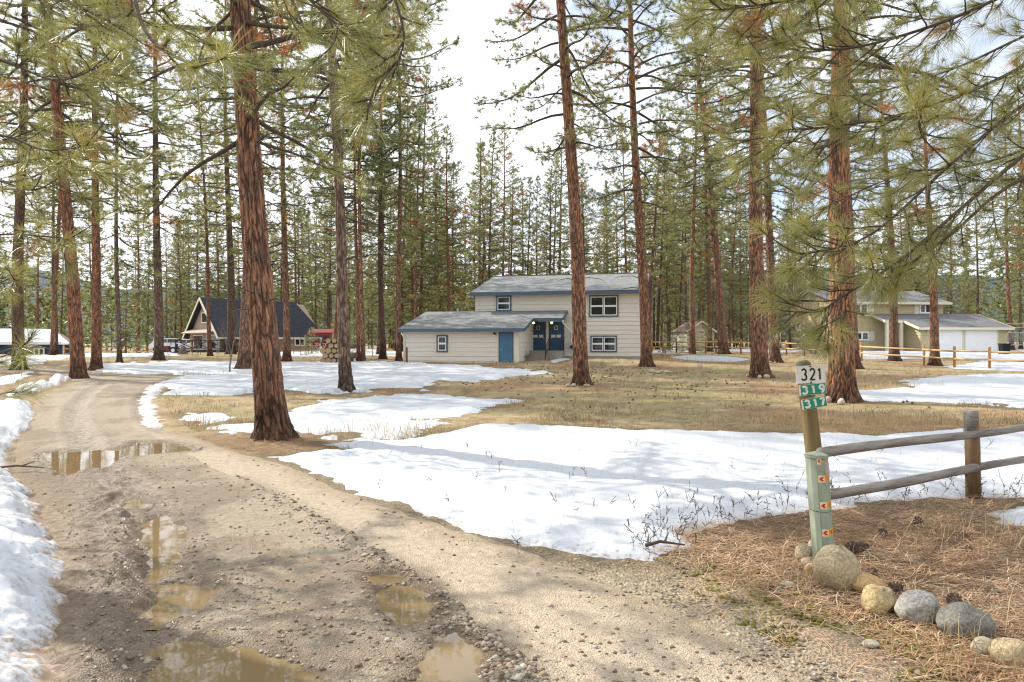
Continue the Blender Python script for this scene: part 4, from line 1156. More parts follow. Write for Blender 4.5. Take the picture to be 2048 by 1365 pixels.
MB().tube([(x1_ - 0.12, GV2 - 0.45, ge - 0.15), (x1_ - 0.35, GV2 - 0.3, ge - 0.35), (k1 + 0.06, GV2 + 0.06, ge - 0.55), (k1 + 0.06, GV2 + 0.06, b2 - 0.3)], 0.05, 8).build("downspout", M['cream'], h2, True)

# ---------------------------------------------------------------- the steep-roofed house on the left
A3 = R(-49.5)
O3 = at(441, 700, 66.0); O3[2] = 0.0
P3 = pix_frame(O3, A3)
h3 = thing("steep_roof_house", "tan house with a steep nearly black roof and pale gable, behind the dark deck", "house", tuple(O3), -A3)
GW, L3, E3 = 7.0, 11.6, 2.55
AP = 6.15
mb = MB().box(0, L3, 0, GW, -0.6, E3).build("wall", M['tan'], h3)
MB().prism([(0.0, E3), (GW, E3), (GW / 2, AP - 0.25)], 'x', 0.03, L3 - 0.03).build("gable", M['pinkish'], h3)
MB().box(-0.04, -0.002, 0, GW, -0.5, E3 - 0.02).build("gable_wall", M['pinkish'], h3)
ov = 0.55
sl = (AP - E3) / (GW / 2)
for s in (0, 1):
    y0_ = -0.55 if s == 0 else GW + 0.55
    q = [(-ov, y0_, E3 - 0.55 * sl), (L3 + ov + 0.0, y0_, E3 - 0.55 * sl), (L3 + ov - 1.7, GW / 2, AP), (-ov, GW / 2, AP)]
    if s:
        q = [q[1], q[0], q[3], q[2]]
    roof_slab(h3, "roof", M['dark_shingle'], q, 0.14)
MB().bar((-ov - 0.03, -0.58, E3 - 0.58 * sl - 0.08), (-ov - 0.03, GW / 2, AP - 0.08), 0.06, 0.26).bar((-ov - 0.03, GW + 0.58, E3 - 0.58 * sl - 0.08), (-ov - 0.03, GW / 2, AP - 0.08), 0.06, 0.20).build("rake_board", M['cream'], h3)
MB().box(-ov, L3 + ov, -0.62, -0.56, E3 - 0.55 * sl - 0.18, E3 - 0.55 * sl + 0.02).build("fascia", M['cream'], h3)
roof_slab(h3, "canopy", M['pinkish'], [(-1.1, GW - 0.3, E3 - 0.1), (-1.1, 0.3, E3 - 0.1), (-0.05, 0.3, E3 + 0.35), (-0.05, GW - 0.3, E3 + 0.35)], 0.08)
def win3(y0_, y1_, z0_, z1_, x_=-0.04):
    wn = MB()
    for (a_, b_, c_, d_) in ((y0_, y0_ + .09, z0_, z1_), (y1_ - .09, y1_, z0_, z1_), (y0_ + .09, y1_ - .09, z0_, z0_ + .09), (y0_ + .09, y1_ - .09, z1_ - .09, z1_)):
        wn.box(x_ - 0.07, x_ - 0.002, a_, b_, c_, d_)
    w_ = wn.build("window", M['white'], h3)
    MB().box(x_ - 0.04, x_ - 0.003, y0_ + .09, y1_ - .09, z0_ + .09, z1_ - .09).build("pane", M['glass'], w_)
win3(0.7, 2.9, 0.75, 2.25); win3(3.7, 6.0, 0.75, 2.25); win3(2.8, 4.2, 3.5, 4.6, 0.02)
window(h3, 8.3, 9.6, 1.05, 2.15, -0.002, M['white'], cols=2, hung=False, t=0.08)
window(h3, 3.6, 4.7, 0.9, 2.1, -0.002, M['white'], cols=2, hung=False, t=0.08)
# dark deck in front of it
dk = thing("deck", "low dark timber deck with a black lattice railing before the steep-roofed house", "deck", tuple(at(352, 700, 64.0) * np.array([1, 1, 0]) + np.array([0, 0, 0.0])), R(12))
zD = 0.75
MB().box(0, 7.6, 0, 3.4, zD - 0.16, zD).build("deck_floor", M['weathered'], dk)
MB().box(1.4, 7.6, -0.03, 0.0, 0.0, zD - 0.02).build("skirting", M['black'], dk)
for i in range(6):
    MB().box(i * 1.5 - 0.06, i * 1.5 + 0.06, -0.14, -0.035, 0.1, zD + 1.0).build("rail_post", M['black'], dk)
for i in range(5):
    a_, b_ = i * 1.5 + 0.07, (i + 1) * 1.5 - 0.07
    mb = MB().box(a_, b_, -0.10, -0.05, zD + 0.88, zD + 0.96).box(a_, b_, -0.10, -0.05, zD + 0.08, zD + 0.15)
    if i < 4:
        mb.bar((a_, -0.075, zD + 0.17), (b_, -0.075, zD + 0.86), 0.03, 0.07).bar((a_, -0.045, zD + 0.86), (b_, -0.045, zD + 0.17), 0.03, 0.07)
        mb.bar(((a_ + b_) / 2, -0.06, zD + 0.15), ((a_ + b_) / 2, -0.06, zD + 0.88), 0.06, 0.03, (0, 1, 0))
    mb.build("rail_panel", M['black'], dk)
for (tx, lab) in ((4.6, "small brown garden table on the dark deck, left one"), (6.3, "small brown garden table on the dark deck, right one")):
    c_ = dk.matrix_basis @ Vector((tx, 1.4, zD))
    tb = thing("garden_table", lab, "table", tuple(c_), R(12), "garden tables on the deck")
    MB().box(-0.6, 0.6, -0.4, 0.4, 0.68, 0.73).build("table_top", M['post_brown'], tb)
    for sx in (-1, 1):
        MB().bar((sx * 0.5, -0.35, 0), (sx * 0.35, 0.35, 0.68), 0.06, 0.06).bar((sx * 0.35, 0.35, 0), (sx * 0.5, -0.35, 0.68), 0.06, 0.06).build("leg", M['post_brown'], tb)

# red canopy and two red chairs at its right end
c_ = at(652, 690, 66.0)
cn = thing("red_canopy", "dark red fabric canopy on thin posts at the right end of the steep-roofed house", "canopy", (c_[0], c_[1], 0.0))
MB().slab([(-1.6, -1.2, 2.45), (1.7, -1.2, 2.45), (1.5, 1.2, 2.85), (-1.6, 1.2, 2.85)], 0.05).box(-1.6, 1.7, -1.23, -1.2, 2.2, 2.45).build("canopy_cloth", M['red'], cn)
for sx in (-1.5, 0.3, 1.6):
    MB().tube([(sx, -1.15, 0.1), (sx, -1.15, 2.5)], 0.04, 6).build("canopy_post", M['black'], cn)
for px_, lb, rz in ((631, "red garden chair on the left beneath the red canopy", 0.2), (643, "red garden chair on the right beneath the red canopy, tilted back", -0.35)):
    c_ = at(px_, 695, 64.5)
    ch = thing("garden_chair", lb, "chair", (c_[0], c_[1], float(hz(c_[0], c_[1])) + 0.25), rz, "red chairs under the canopy")
    MB().slab([(-0.35, -0.35, 0.42), (0.35, -0.35, 0.42), (0.35, 0.3, 0.38), (-0.35, 0.3, 0.38)], 0.05).build("seat", M['red'], ch)
    MB().slab([(-0.35, 0.30, 0.4), (0.35, 0.30, 0.4), (0.35, 0.62, 1.25), (-0.35, 0.62, 1.25)], 0.05).build("backrest", M['red'], ch)
    for sx in (-0.36, 0.36):
        MB().bar((sx, -0.33, -0.2), (sx, 0.25, 0.62), 0.04, 0.04).bar((sx, 0.33, -0.2), (sx, -0.3, 0.62), 0.04, 0.04).bar((sx, -0.35, 0.63), (sx, 0.45, 0.63), 0.06, 0.03).build("leg", M['white'], ch)

# ---------------------------------------------------------------- navy garage on the far left
c_ = at(128, 700, 72.0)
gz = -1.05
h4 = thing("navy_garage", "long navy blue garage with white trim and snow on its roof, far left", "garage", (c_[0], c_[1], gz), R(29))
MB().box(-14, 0, 0, 7, -0.5, 2.4).build("wall", M['navy'], h4)
for i in range(46):
    MB().box(-13.95 + i * 0.3, -13.92 + i * 0.3, -0.03, -0.001, -0.4, 2.38).build("batten", M['navy'], h4)
roof_slab(h4, "roof", M['white'], [(-14.4, -0.6, 2.42), (0.6, -0.6, 2.42), (-1.4, 3.5, 4.0), (-14.4, 3.5, 4.0)], 0.1)
roof_slab(h4, "roof", M['red_shingle'], [(0.6, 7.6, 2.42), (-14.4, 7.6, 2.42), (-14.4, 3.5, 4.0), (-1.4, 3.5, 4.0)], 0.1)
MB().slab([(0.6, -0.6, 2.44), (0.6, 7.6, 2.44), (-1.4, 3.5, 4.02)], 0.1).build("roof", M['red_shingle'], h4)
q = MB().slab([(-14.35, -0.55, 2.52), (-0.1, -0.55, 2.52), (-2.0, 3.3, 4.02), (-14.35, 3.3, 4.02)], 0.08)
o = q.build("roof_snow", M['snow'], h4)
MB().box(-14.4, 0.6, -0.66, -0.602, 2.26, 2.42).build("fascia", M['white'], h4)
MB().box(-0.12, 0.03, -0.04, -0.001, -0.4, 2.26).build("corner_board", M['white'], h4)
window(h4, -2.75, -1.75, 1.05, 1.9, -0.03, M['white'], cols=2, hung=False, t=0.09)

# ---------------------------------------------------------------- khaki shed with reddish roof
O5 = at(1375, 700, 60.0); O5[2] = 0.0
sh = thing("garden_shed", "little khaki shed with a reddish roof behind the rail fence", "shed", tuple(O5))
def shp(px, py, d):
    p = at(px, py, d) - np.array([O5[0], O5[1], 0]); return p
dl, dm, dr_ = 61.5, 58.0, 60.5
L_, C_, R_ = shp(1346, 700, dl), shp(1375, 700, dm), shp(1428, 700, dr_)
B_ = L_ + (R_ - C_)
zt = shp(1375, 661, dm)[2]; za = shp(1402, 643, 59.3)[2]
mb = MB()
g0_ = 0.1
def quadwall(p, q, z0, z1, n):
    p, q = Vector((p[0], p[1], 0)), Vector((q[0], q[1], 0))
    t_ = (q - p).normalized().cross(Vector((0, 0, 1))) * 0.08
    return MB().box8([p + Vector((0, 0, z0)), q + Vector((0, 0, z0)), q - t_ + Vector((0, 0, z0)), p - t_ + Vector((0, 0, z0)),
                      p + Vector((0, 0, z1)), q + Vector((0, 0, z1)), q - t_ + Vector((0, 0, z1)), p - t_ + Vector((0, 0, z1))])
quadwall(L_, C_, g0_, zt, 0).build("wall", M['cream'], sh)
quadwall(R_, B_, g0_, zt, 0).build("wall", M['cream'], sh)
quadwall(C_, R_, g0_, zt, 0).build("gable_wall", M['olive'], sh)
quadwall(B_, L_, g0_, zt, 0).build("gable_wall", M['olive'], sh)
MC = (C_ + R_) / 2; MBk = (L_ + B_) / 2
dv = (C_ - L_); dv = dv / np.linalg.norm(dv[:2]); dv[2] = 0
ev = (C_ - R_); ev = ev / np.linalg.norm(ev[:2]); ev[2] = 0
def V3(p, z):
    return Vector((p[0], p[1], z))
MB().add([V3(C_, zt), V3(R_, zt), V3(MC, za - 0.1)], [(0, 1, 2)]).build("gable", M['olive'], sh)
MB().add([V3(L_, zt), V3(B_, zt), V3(MBk, za - 0.1)], [(0, 1, 2)]).build("gable", M['olive'], sh)
drop = (za - zt) / np.linalg.norm((C_ - MC)[:2]) * 0.25
for s, (p, q) in ((1, (L_, C_)), (-1, (B_, R_))):
    a_ = V3(p + ev * 0.25 * s - dv * 0.25, zt - drop); b_ = V3(q + ev * 0.25 * s + dv * 0.25, zt - drop)
    c2 = V3(MC + dv * 0.25, za); d2 = V3(MBk - dv * 0.25, za)
    pts_ = [a_, b_, c2, d2] if s > 0 else [b_, a_, d2, c2]
    roof_slab(sh, "roof", M['red_shingle'], pts_, 0.07)
    MB().bar(b_ + Vector(dv) * 0.02, c2 + Vector(dv) * 0.02, 0.05, 0.12).build("rake_board", M['cream'], sh)
MB().bar(V3(C_ + dv * 0.05, zt + 0.05), V3(R_ + dv * 0.05, zt + 0.05), 0.05, 0.08).build("gable_trim", M['cream'], sh)

# ---------------------------------------------------------------- pines
def trunk_radius(z, r0, Ht):
    return r0 * (np.clip(1 - 0.86 * z / Ht, 0.05, 1) + 0.46 * np.exp(-np.maximum(z, 0) / 0.30))

def trunk_mesh(r0, Ht, seed, nseg=22, zs=None, relief=False, sway=0.10):
    if zs is None:
        zs = np.concatenate([[-0.4, 0.0, 0.15, 0.35, 0.7], np.linspace(1.3, Ht, 26)])
    zs = np.asarray(zs)
    th = np.linspace(0, 2 * np.pi, nseg, endpoint=False)
    Z, T = np.meshgrid(zs, th, indexing='ij')
    rr = trunk_radius(Z, r0, Ht)
    rr = rr * (1 + 0.05 * fbm(np.cos(T) * 1.5 + seed, np.sin(T) * 1.5 + Z * 0.7, 3, seed))
    rr = rr + 0.55 * r0 * np.exp(-np.maximum(Z, 0) / 0.20) * np.maximum(0, np.sin(T * 5 + seed + 0.8 * np.sin(2 * T + seed))) ** 1.5 * 0.6
    attrs = None
    if relief:
        nu = max(8, int(round(2 * math.pi * r0 * 12)))
        u = T / (2 * np.pi) * nu; v = Z * 1.9
        u2 = u + 0.6 * fbm(np.cos(T) * 4, np.sin(T) * 4 + Z * 2.5, 3, seed + 5); v2 = v + 1.3 * fbm(np.cos(T) * 3 + 9, np.sin(T) * 3 + Z * 1.3, 2, seed + 6)
        f1, f2, cid = cells(u2.ravel(), v2.ravel(), seed, nu)
        g = (f2 - f1).reshape(Z.shape); cid = cid.reshape(Z.shape)
        g1_, g2_, _c = cells(u2.ravel() * 2, v2.ravel() * 3.1, seed + 50, nu * 2)
        pl = sstep(0.02, 0.30, g) * (0.55 + 0.45 * sstep(0.0, 0.3, (g2_ - g1_).reshape(Z.shape)))
        amp = 0.036 * min(1.0, r0 / 0.28)
        rr = rr + amp * (pl * (0.65 + 0.6 * cid) - 0.8) + 0.005 * fbm(u * 3, v * 4, 3, seed + 8)
        attrs = {"plate": (g * (0.5 + 0.5 * sstep(0.0, 0.25, (g2_ - g1_).reshape(Z.shape)))).ravel()}
    cxs = sway * np.sin(zs * 0.21 + seed) * sstep(0, 6, zs); cys = sway * np.cos(zs * 0.17 + seed * 2) * sstep(0, 6, zs)
    cxs = cxs - cxs[1]; cys = cys - cys[1]
    x = rr * np.cos(T) + cxs[:, None]; y = rr * np.sin(T) + cys[:, None]
    V = np.stack([x.ravel(), y.ravel(), Z.ravel()], 1)
    n = nseg
    i = np.arange(len(zs) - 1)[:, None] * n; k = np.arange(n)[None, :]
    Fc = np.stack([i + k, i + (k + 1) % n, i + n + (k + 1) % n, i + n + k], -1).reshape(-1, 4)
    return np_mesh("trunk", V, Fc, attrs, True)

def unit(a):
    return a / (np.linalg.norm(a, axis=1, keepdims=True) + 1e-9)

def tubes_np(P0, P1_, R0, R1, n=3):
    """Straight tapered twigs as n-sided prisms, all at once."""
    D = unit(P1_ - P0)
    ref = np.where(np.abs(D[:, 2:3]) > 0.9, np.array([[1.0, 0, 0]]), np.array([[0, 0, 1.0]]))
    S = unit(np.cross(D, ref)); U = np.cross(S, D)
    vs = []
    for P, Rr in ((P0, R0), (P1_, R1)):
        for k in range(n):
            a = 2 * math.pi * k / n
            vs.append(P + (S * math.cos(a) + U * math.sin(a)) * Rr[:, None])
    V = np.stack(vs, 1).reshape(-1, 3)
    b = np.arange(len(P0))[:, None] * (2 * n)
    k = np.arange(n)[None, :]
    Fc = np.stack([b + k, b + (k + 1) % n, b + n + (k + 1) % n, b + n + k], -1).reshape(-1, 4)
    return V, Fc

def needle_arrays(P, D, S, tone, n, width, rs, bent=False, lo=10, hi=80):
    T = len(P)
    P = np.repeat(P, n, 0); D = unit(np.repeat(D, n, 0)); S = np.repeat(S, n); tone = np.repeat(tone, n)
    N = T * n
    ref = unit(rs.normal(size=(N, 3)))
    U = unit(np.cross(D, ref))
    ang = np.radians(rs.uniform(lo, hi, N))
    d = unit(D * np.cos(ang)[:, None] + U * np.sin(ang)[:, None])
    base = P - D * (S * rs.random(N) * 0.5)[:, None]
    L = S * rs.uniform(0.7, 1.1, N)
    W = unit(np.cross(d, unit(rs.normal(size=(N, 3))))) * (width * rs.uniform(0.7, 1.3, N))[:, None]
    tn = np.clip(tone + rs.uniform(-0.28, 0.28, N), 0, 3)
    sag = np.zeros((N, 3)); sag[:, 2] = -0.10 * L
    if bent:
        mid = base + d * (L * 0.55)[:, None]
        tip = base + d * L[:, None] + sag
        V = np.stack([base - W, base + W, mid + W * 0.85, mid - W * 0.85, tip], 1).reshape(-1, 3)
        b = np.arange(N)[:, None] * 5
        Fc = np.concatenate([b + np.array([0, 1, 2]), b + np.array([0, 2, 3]), b + np.array([3, 2, 4])], 0)
        return V, Fc, np.repeat(tn, 5)
    tip = base + d * L[:, None] + sag * 0.6
    V = np.stack([base - W, base + W, tip], 1).reshape(-1, 3)
    return V, np.arange(N * 3).reshape(-1, 3), np.repeat(tn, 3)

def make_crown(seed, Ht, zb, Rmax, nl, prof, needles, width, size, twig_gap, r0=0.25, stubs=14, dead=0.05, droop=0.0, tn=1.0, clear=1.0):
    """Limbs, twigs and tufts of one pine, round a trunk at the origin: (branch mesh, needle mesh)."""
    rs = np.random.default_rng(seed)
    BV, BF, nb = [], [], 0
    def addb(v, f):
        nonlocal nb
        BV.append(v); BF.append(f + nb); nb += len(v)
    tP, tD, tS, tT = [], [], [], []
    q0, q1, qa, qb = [], [], [], []
    for i in range(nl):
        f = ((i + rs.random()) / nl) ** 0.92
        z = zb + (Ht - 0.4 - zb) * f
        L = Rmax * prof(f) * rs.uniform(0.35, 1.25) + 0.25
        az = i * 2.39996 + rs.uniform(-0.5, 0.5)
        el = math.radians(-14 + 62 * f ** 1.3 + rs.uniform(-12, 12) - droop * (1 - f))
        rt = trunk_radius(np.array([z]), r0, Ht)[0]
        h = np.array([math.cos(az), math.sin(az), 0])
        side = np.array([-math.sin(az), math.cos(az), 0])
        p = h * rt * 0.6 + np.array([0, 0, z])
        npt = 7
        pts = [p]
        e = el; bend = rs.uniform(-0.12, 0.12)
        for k in range(npt - 1):
            e2 = e + math.radians(10) * math.sin(k * 1.1 + seed) + (math.radians(22) * (k / npt) ** 2)
            d = h * math.cos(e2) + side * bend * (k - 1) * 0.7 + np.array([0, 0, math.sin(e2)])
            pts.append(pts[-1] + d / np.linalg.norm(d) * L / (npt - 1))
        pts = np.array(pts)
        rb = (0.012 + 0.014 * L) * np.linspace(1, 0.25, npt)
        v, fc = tubes_np(pts[:-1], pts[1:], rb[:-1], rb[1:], 5)
        addb(v, fc)
        isdead = rs.random() < dead
        dirs = np.diff(pts, axis=0)
        t0 = 0.30 if f < 0.75 else 0.12
        nt = max(3, int(L * (1 - t0) / twig_gap))
        for k in range(nt):
            t = (t0 + (1 - t0) * (k + rs.random()) / nt) * (npt - 1) * 0.999
            j = int(t); c = pts[j] + dirs[j] * (t - j)
            dl = dirs[j] / np.linalg.norm(dirs[j])
            sg = 1 if k % 2 else -1
            dv = dl * rs.uniform(0.35, 0.9) + side * sg * rs.uniform(0.3, 1.0) + np.array([0, 0, rs.uniform(-0.35, 0.65)])
            dv = dv / np.linalg.norm(dv)
            tl = rs.uniform(0.25, 0.75) * min(1.0, 0.35 + L / 3.2) * clear
            mid = c + dv * tl * 0.55 + np.array([0, 0, rs.uniform(-0.06, 0.05)])
            end = mid + (dv + np.array([0, 0, rs.uniform(-0.1, 0.45)])) * tl * 0.45
            q0 += [c, mid]; q1 += [mid, end]; qa += [0.010, 0.007]; qb += [0.007, 0.005]
            tone = rs.uniform(0.15, 0.95) * tn if not isdead else 2.3
            if not isdead and rs.random() < dead * 0.7:
                tone = 2.2
            ed = end - mid; ed = ed / np.linalg.norm(ed)
            for (pp, dd, s_) in ((end, ed, 1.0), (mid, dv + 0.7 * unit(rs.normal(size=(1, 3)))[0], 0.8)):
                if s_ < 1 and rs.random() < 0.35:
                    continue
                tP.append(pp); tD.append(dd); tS.append(size * s_ * rs.uniform(0.75, 1.2)); tT.append(tone)
            if rs.random() < 0.5:
                d3 = unit((dv + rs.normal(size=3) * 0.8)[None])[0]
                e3 = mid + d3 * tl * 0.45
                q0.append(mid); q1.append(e3); qa.append(0.006); qb.append(0.004)
                tP.append(e3); tD.append(d3); tS.append(size * rs.uniform(0.7, 1.1)); tT.append(tone)
        tP.append(pts[-1]); tD.append(dirs[-1]); tS.append(size * 1.15); tT.append(0.8 * tn)
    tP.append(np.array([0, 0, Ht])); tD.append(np.array([0, 0, 1.0])); tS.append(size * 1.2); tT.append(0.7)
    for i in range(stubs):                                   # bare dead limbs under the crown
        z = rs.uniform(0.45 * zb, zb * 1.1); az = rs.uniform(0, 6.28); L = rs.uniform(0.3, 1.7)
        rt = trunk_radius(np.array([z]), r0, Ht)[0]
        h = np.array([math.cos(az), math.sin(az), 0]); p = h * rt * 0.7 + np.array([0, 0, z])
        pts = [p]
        for k in range(4):
            d = h + np.array([rs.uniform(-0.4, 0.4), rs.uniform(-0.4, 0.4), 0.25 - 0.28 * k + rs.uniform(-0.25, 0.25)])
            pts.append(pts[-1] + d / np.linalg.norm(d) * L / 4)
        pts = np.array(pts); rb = np.linspace(0.016, 0.004, 5)
        v, fc = tubes_np(pts[:-1], pts[1:], rb[:-1], rb[1:], 4); addb(v, fc)
    q0, q1, qa, qb = np.array(q0), np.array(q1), np.array(qa), np.array(qb)
    v, fc = tubes_np(q0, q1, qa, qb, 3); addb(v, fc)
    bme = np_mesh("branches", np.concatenate(BV), np.concatenate(BF), None, True)
    V, Fc, tn_ = needle_arrays(np.array(tP), np.array(tD), np.array(tS), np.array(tT), needles, width, rs)
    return bme, np_mesh("crown", V, Fc, {"tone": tn_})

full = lambda f: (0.55 + 0.45 * math.sin(min(1, f * 1.9) * math.pi / 2)) * (1 - max(0, f - 0.45) / 0.55) ** 0.8
cone = lambda f: (1 - f) ** 0.85 * (0.8 + 0.2 * min(1, f * 8))
PROTO = {}                                                   # name: (height, crown base, trunk radius, branches, crown, trunk or None)
for nm, sd_, Ht, zb, Rm, nl in (('near_a', 101, 23.0, 6.0, 4.3, 96), ('near_b', 102, 24.0, 7.0, 3.2, 92), ('near_c', 103, 25.0, 8.0, 3.7, 92)):
    b_, c_ = make_crown(sd_, Ht, zb, Rm, nl, full, 36, 0.0052, 0.24, 0.13 if nm == 'near_a' else 0.115, 0.27, 30, 0.06, 8)
    PROTO[nm] = (Ht, zb, 0.27, b_, c_, None)
for nm, sd_, Ht, zb, Rm, nl in (('tall_a', 111, 24.0, 6.5, 2.7, 78), ('tall_b', 112, 22.0, 5.0, 2.6, 76), ('tall_c', 113, 25.0, 8.0, 2.9, 74)):
    b_, c_ = make_crown(sd_, Ht, zb, Rm, nl, full, 16, 0.014, 0.29, 0.15, 0.2, 16, 0.07, 4)
    PROTO[nm] = (Ht, zb, 0.2, b_, c_, trunk_mesh(0.2, Ht, sd_, 12))
for nm, sd_, Ht, zb, Rm, nl in (('cone_a', 121, 20.0, 2.2, 2.6, 96), ('cone_b', 122, 17.0, 1.2, 2.7, 92), ('cone_c', 123, 22.0, 3.0, 2.5, 96)):
    b_, c_ = make_crown(sd_, Ht, zb, Rm, nl, cone, 14, 0.015, 0.29, 0.155, 0.17, 4, 0.03, 0, 0.85)
    PROTO[nm] = (Ht, zb, 0.17, b_, c_, trunk_mesh(0.17, Ht, sd_, 10))
for nm, sd_, Ht, zb, Rm, nl in (('young_a', 131, 7.0, 0.5, 1.8, 40), ('young_b', 132, 4.0, 0.3, 1.2, 26)):
    b_, c_ = make_crown(sd_, Ht, zb, Rm, nl, cone, 16, 0.010, 0.24, 0.20, 0.06, 0, 0.02, 0, 1.0)
    PROTO[nm] = (Ht, zb, 0.06, b_, c_, trunk_mesh(0.06, Ht, sd_, 8))

def set_col(o_, c):
    o_.color = (c[0], c[1], c[2], 1.0)

def tree_parts(root, proto, trunk, s, rot, barkcol, near=False):
    Ht, zb, r0, bme, cme, tme = PROTO[proto]
    t_ = link("trunk", trunk, M['bark_near'] if near else M['bark'], root); set_col(t_, barkcol)
    b_ = kind(link("branches", bme, M['twig'], root), "stuff"); c_ = kind(link("crown", cme, M['needle'], root), "stuff")
    for q in (b_, c_):
        q.scale = (s, s, s); q.rotation_euler = (0, 0, rot)
    return t_

for k, (t, f) in enumerate(zip(TREES, FEET)):
    px, py, wpx, up, proto, cb, col, lab = t
    d = f[1]
    ux, uz = (up[0] - CX) / F * d, EYE - (up[1] - CY) / F * d
    lean = math.atan2(ux - f[0], uz - f[2])
    rad = wpx / F * d / 2 * 0.90
    hb = EYE - (cb - CY) / F * d - f[2]
    Ht, zb, r0, bme, cme, tme = PROTO[proto]
    s = np.clip(hb / zb, 0.55, 1.25)
    H_ = Ht * s
    root = thing("pine_tree", lab, "pine tree", (f[0], f[1], f[2]), 0, "pines standing around the houses and the driveway")
    root.rotation_euler = (0, lean, 0)
    r0m = rad / 0.98
    relief = d < 29
    if relief:
        vis = max(3.0, min(H_ * 0.9, (CY / F) * d + 3.0))
        dz = 0.020 if d < 12 else (0.028 if d < 18 else 0.045)
        zs = np.concatenate([np.arange(-0.35, vis, dz), np.linspace(vis + 0.1, H_, 14)])
        nseg = int(np.clip(2 * math.pi * rad / (0.012 if d < 12 else (0.016 if d < 18 else 0.022)), 40, 190))
        tm = trunk_mesh(r0m, H_, 200 + k, nseg, zs, True, 0.09)
    else:
        tm = trunk_mesh(r0m, H_, 200 + k, 20)
    tree_parts(root, proto, tm, s, k * 1.7 + 0.4, col, relief)

# ---------------------------------------------------------------- the forest behind: every tree its own, copies of the kinds above
ZONES = [  # x0, x1, y0, y1 (metres), how many, label, group
    (-64, -36, 82, 112, 30, "forest pine in the wood behind the navy garage", "forest pines behind the navy garage"),
    (-34, -8, 80, 108, 34, "forest pine in the wood behind the steep dark roof", "forest pines behind the steep-roofed house"),
    (-13, -5.5, 58, 90, 13, "forest pine in the gap between the two left-hand houses", "forest pines between the steep-roofed and the beige house"),
    (-6, 15, 60, 98, 27, "forest pine rising behind the roof of the beige house", "forest pines behind the beige house"),
    (15, 30, 66, 102, 30, "forest pine in the wood behind the little khaki shed", "forest pines behind the shed"),
    (28, 66, 76, 108, 40, "forest pine in the wood behind the khaki house", "forest pines behind the khaki house"),
    (-46, -33, 40, 58, 7, "leafy pine before the navy garage at the far left edge", "pines at the far left edge"),
    (43, 56, 50, 70, 7, "forest pine beyond the garage end of the khaki house", "forest pines beyond the khaki house's garage"),
]
frs = np.random.default_rng(77)
placed = [tuple(f[:2]) for f in FEET]
kinds = ['tall_a', 'tall_b', 'tall_c', 'tall_a', 'tall_b', 'tall_c', 'cone_c', 'cone_a', 'cone_b']
BARKS = [OR, BR, GR, DK, DK, BR, (0.27, 0.12, 0.06)]
def forest_tree(x, y, pk, s, lab, grp, bark, rot, cat="pine tree"):
    root = thing("pine_tree", lab, cat, (x, y, float(hz(x, y)) - 0.05), rot, grp)
    root.rotation_euler = (frs.normal() * 0.015, frs.normal() * 0.02, rot)
    Ht, zb, r0, bme, cme, tme = PROTO[pk]
    t_ = tree_parts(root, pk, tme, 1.0, 0.0, bark)
    root.scale = (s, s, s * frs.uniform(0.94, 1.08))
    return root
LOOK = {'tall_a': "tall long-trunked", 'tall_b': "full-crowned", 'tall_c': "high-crowned", 'cone_a': "pointed", 'cone_b': "broad pointed", 'cone_c': "slim pointed", 'young_a': "young"}
HUE = ["orange-trunked", "red-brown", "grey-trunked", "dark-trunked", "dark-trunked", "red-brown", "rust-trunked"]
for (x0, x1, y0, y1, n, lab, grp) in ZONES:
    got = 0; tries = 0
    while got < n and tries < 900:
        tries += 1
        x, y = frs.uniform(x0, x1), frs.uniform(y0, y1)
        if min((x - a) ** 2 + (y - b) ** 2 for a, b in placed) < (2.4 if tries < 600 else 1.6) ** 2:
            continue
        placed.append((x, y)); got += 1
        pk = kinds[frs.integers(len(kinds))] if got % 4 else 'young_a'
        hb = frs.integers(len(BARKS))
        forest_tree(x, y, pk, frs.uniform(0.80, 1.04) * (1.35 if pk == 'young_a' else 1), lab.replace("forest pine", LOOK[pk] + " " + HUE[hb] + " pine").replace("leafy pine", LOOK[pk] + " " + HUE[hb] + " pine"), grp, BARKS[hb], frs.uniform(0, 6.28))
# pines whose tops stand against the sky, one by one: pixel of the top, depth, kind
for (px, py, d, pk, lab) in (
        (832, 188, 58.0, 'cone_c', "tallest pointed pine against the sky, left of the beige house"),
        (803, 224, 62.0, 'cone_a', "pointed pine just left of the tallest one against the sky"),
        (757, 250, 50.0, 'tall_b', "pine with a rounded top behind the slender grey-brown pine"),
        (880, 262, 74.0, 'tall_a', "thin pine close on the right of the tallest pointed one"),
        (976, 252, 64.0, 'cone_c', "pointed pine against the sky above the beige house's left gable"),
        (962, 262, 66.0, 'cone_b', "shorter pine leaning on the pointed one above the beige house's left gable"),
        (1016, 330, 70.0, 'tall_c', "thin pine behind the beige house's roof, left of the orange-barked one"),
        (1050, 345, 75.0, 'cone_a', "thin-crowned pine behind the middle of the beige house's roof"),
        (1098, 330, 62.0, 'tall_b', "open-crowned pine just left of the orange-barked one, behind the roof"),
        (1385, 62, 52.0, 'tall_a', "tall rust-flecked pine right of the beige house, behind the left-leaning one"),
        (1420, 150, 58.0, 'tall_b', "bushy pine left of the flaky stone-ringed pine, beyond the fence"),
        (908, 372, 84.0, 'cone_b', "small far pine in the sky gap left of the beige house"),
        (350, 470, 90.0, 'cone_a', "small far pine showing between the tall grey pine and the gable"),
        ):
    p = at(px, py, d)
    gz_ = float(hz(p[0], d))
    Ht = PROTO[pk][0]
    forest_tree(p[0], d, pk, (p[2] - gz_) / Ht / 1.0, lab, "pines whose tops stand against the sky", BARKS[frs.integers(4)], frs.uniform(0, 6.28))
    placed.append((p[0], d))
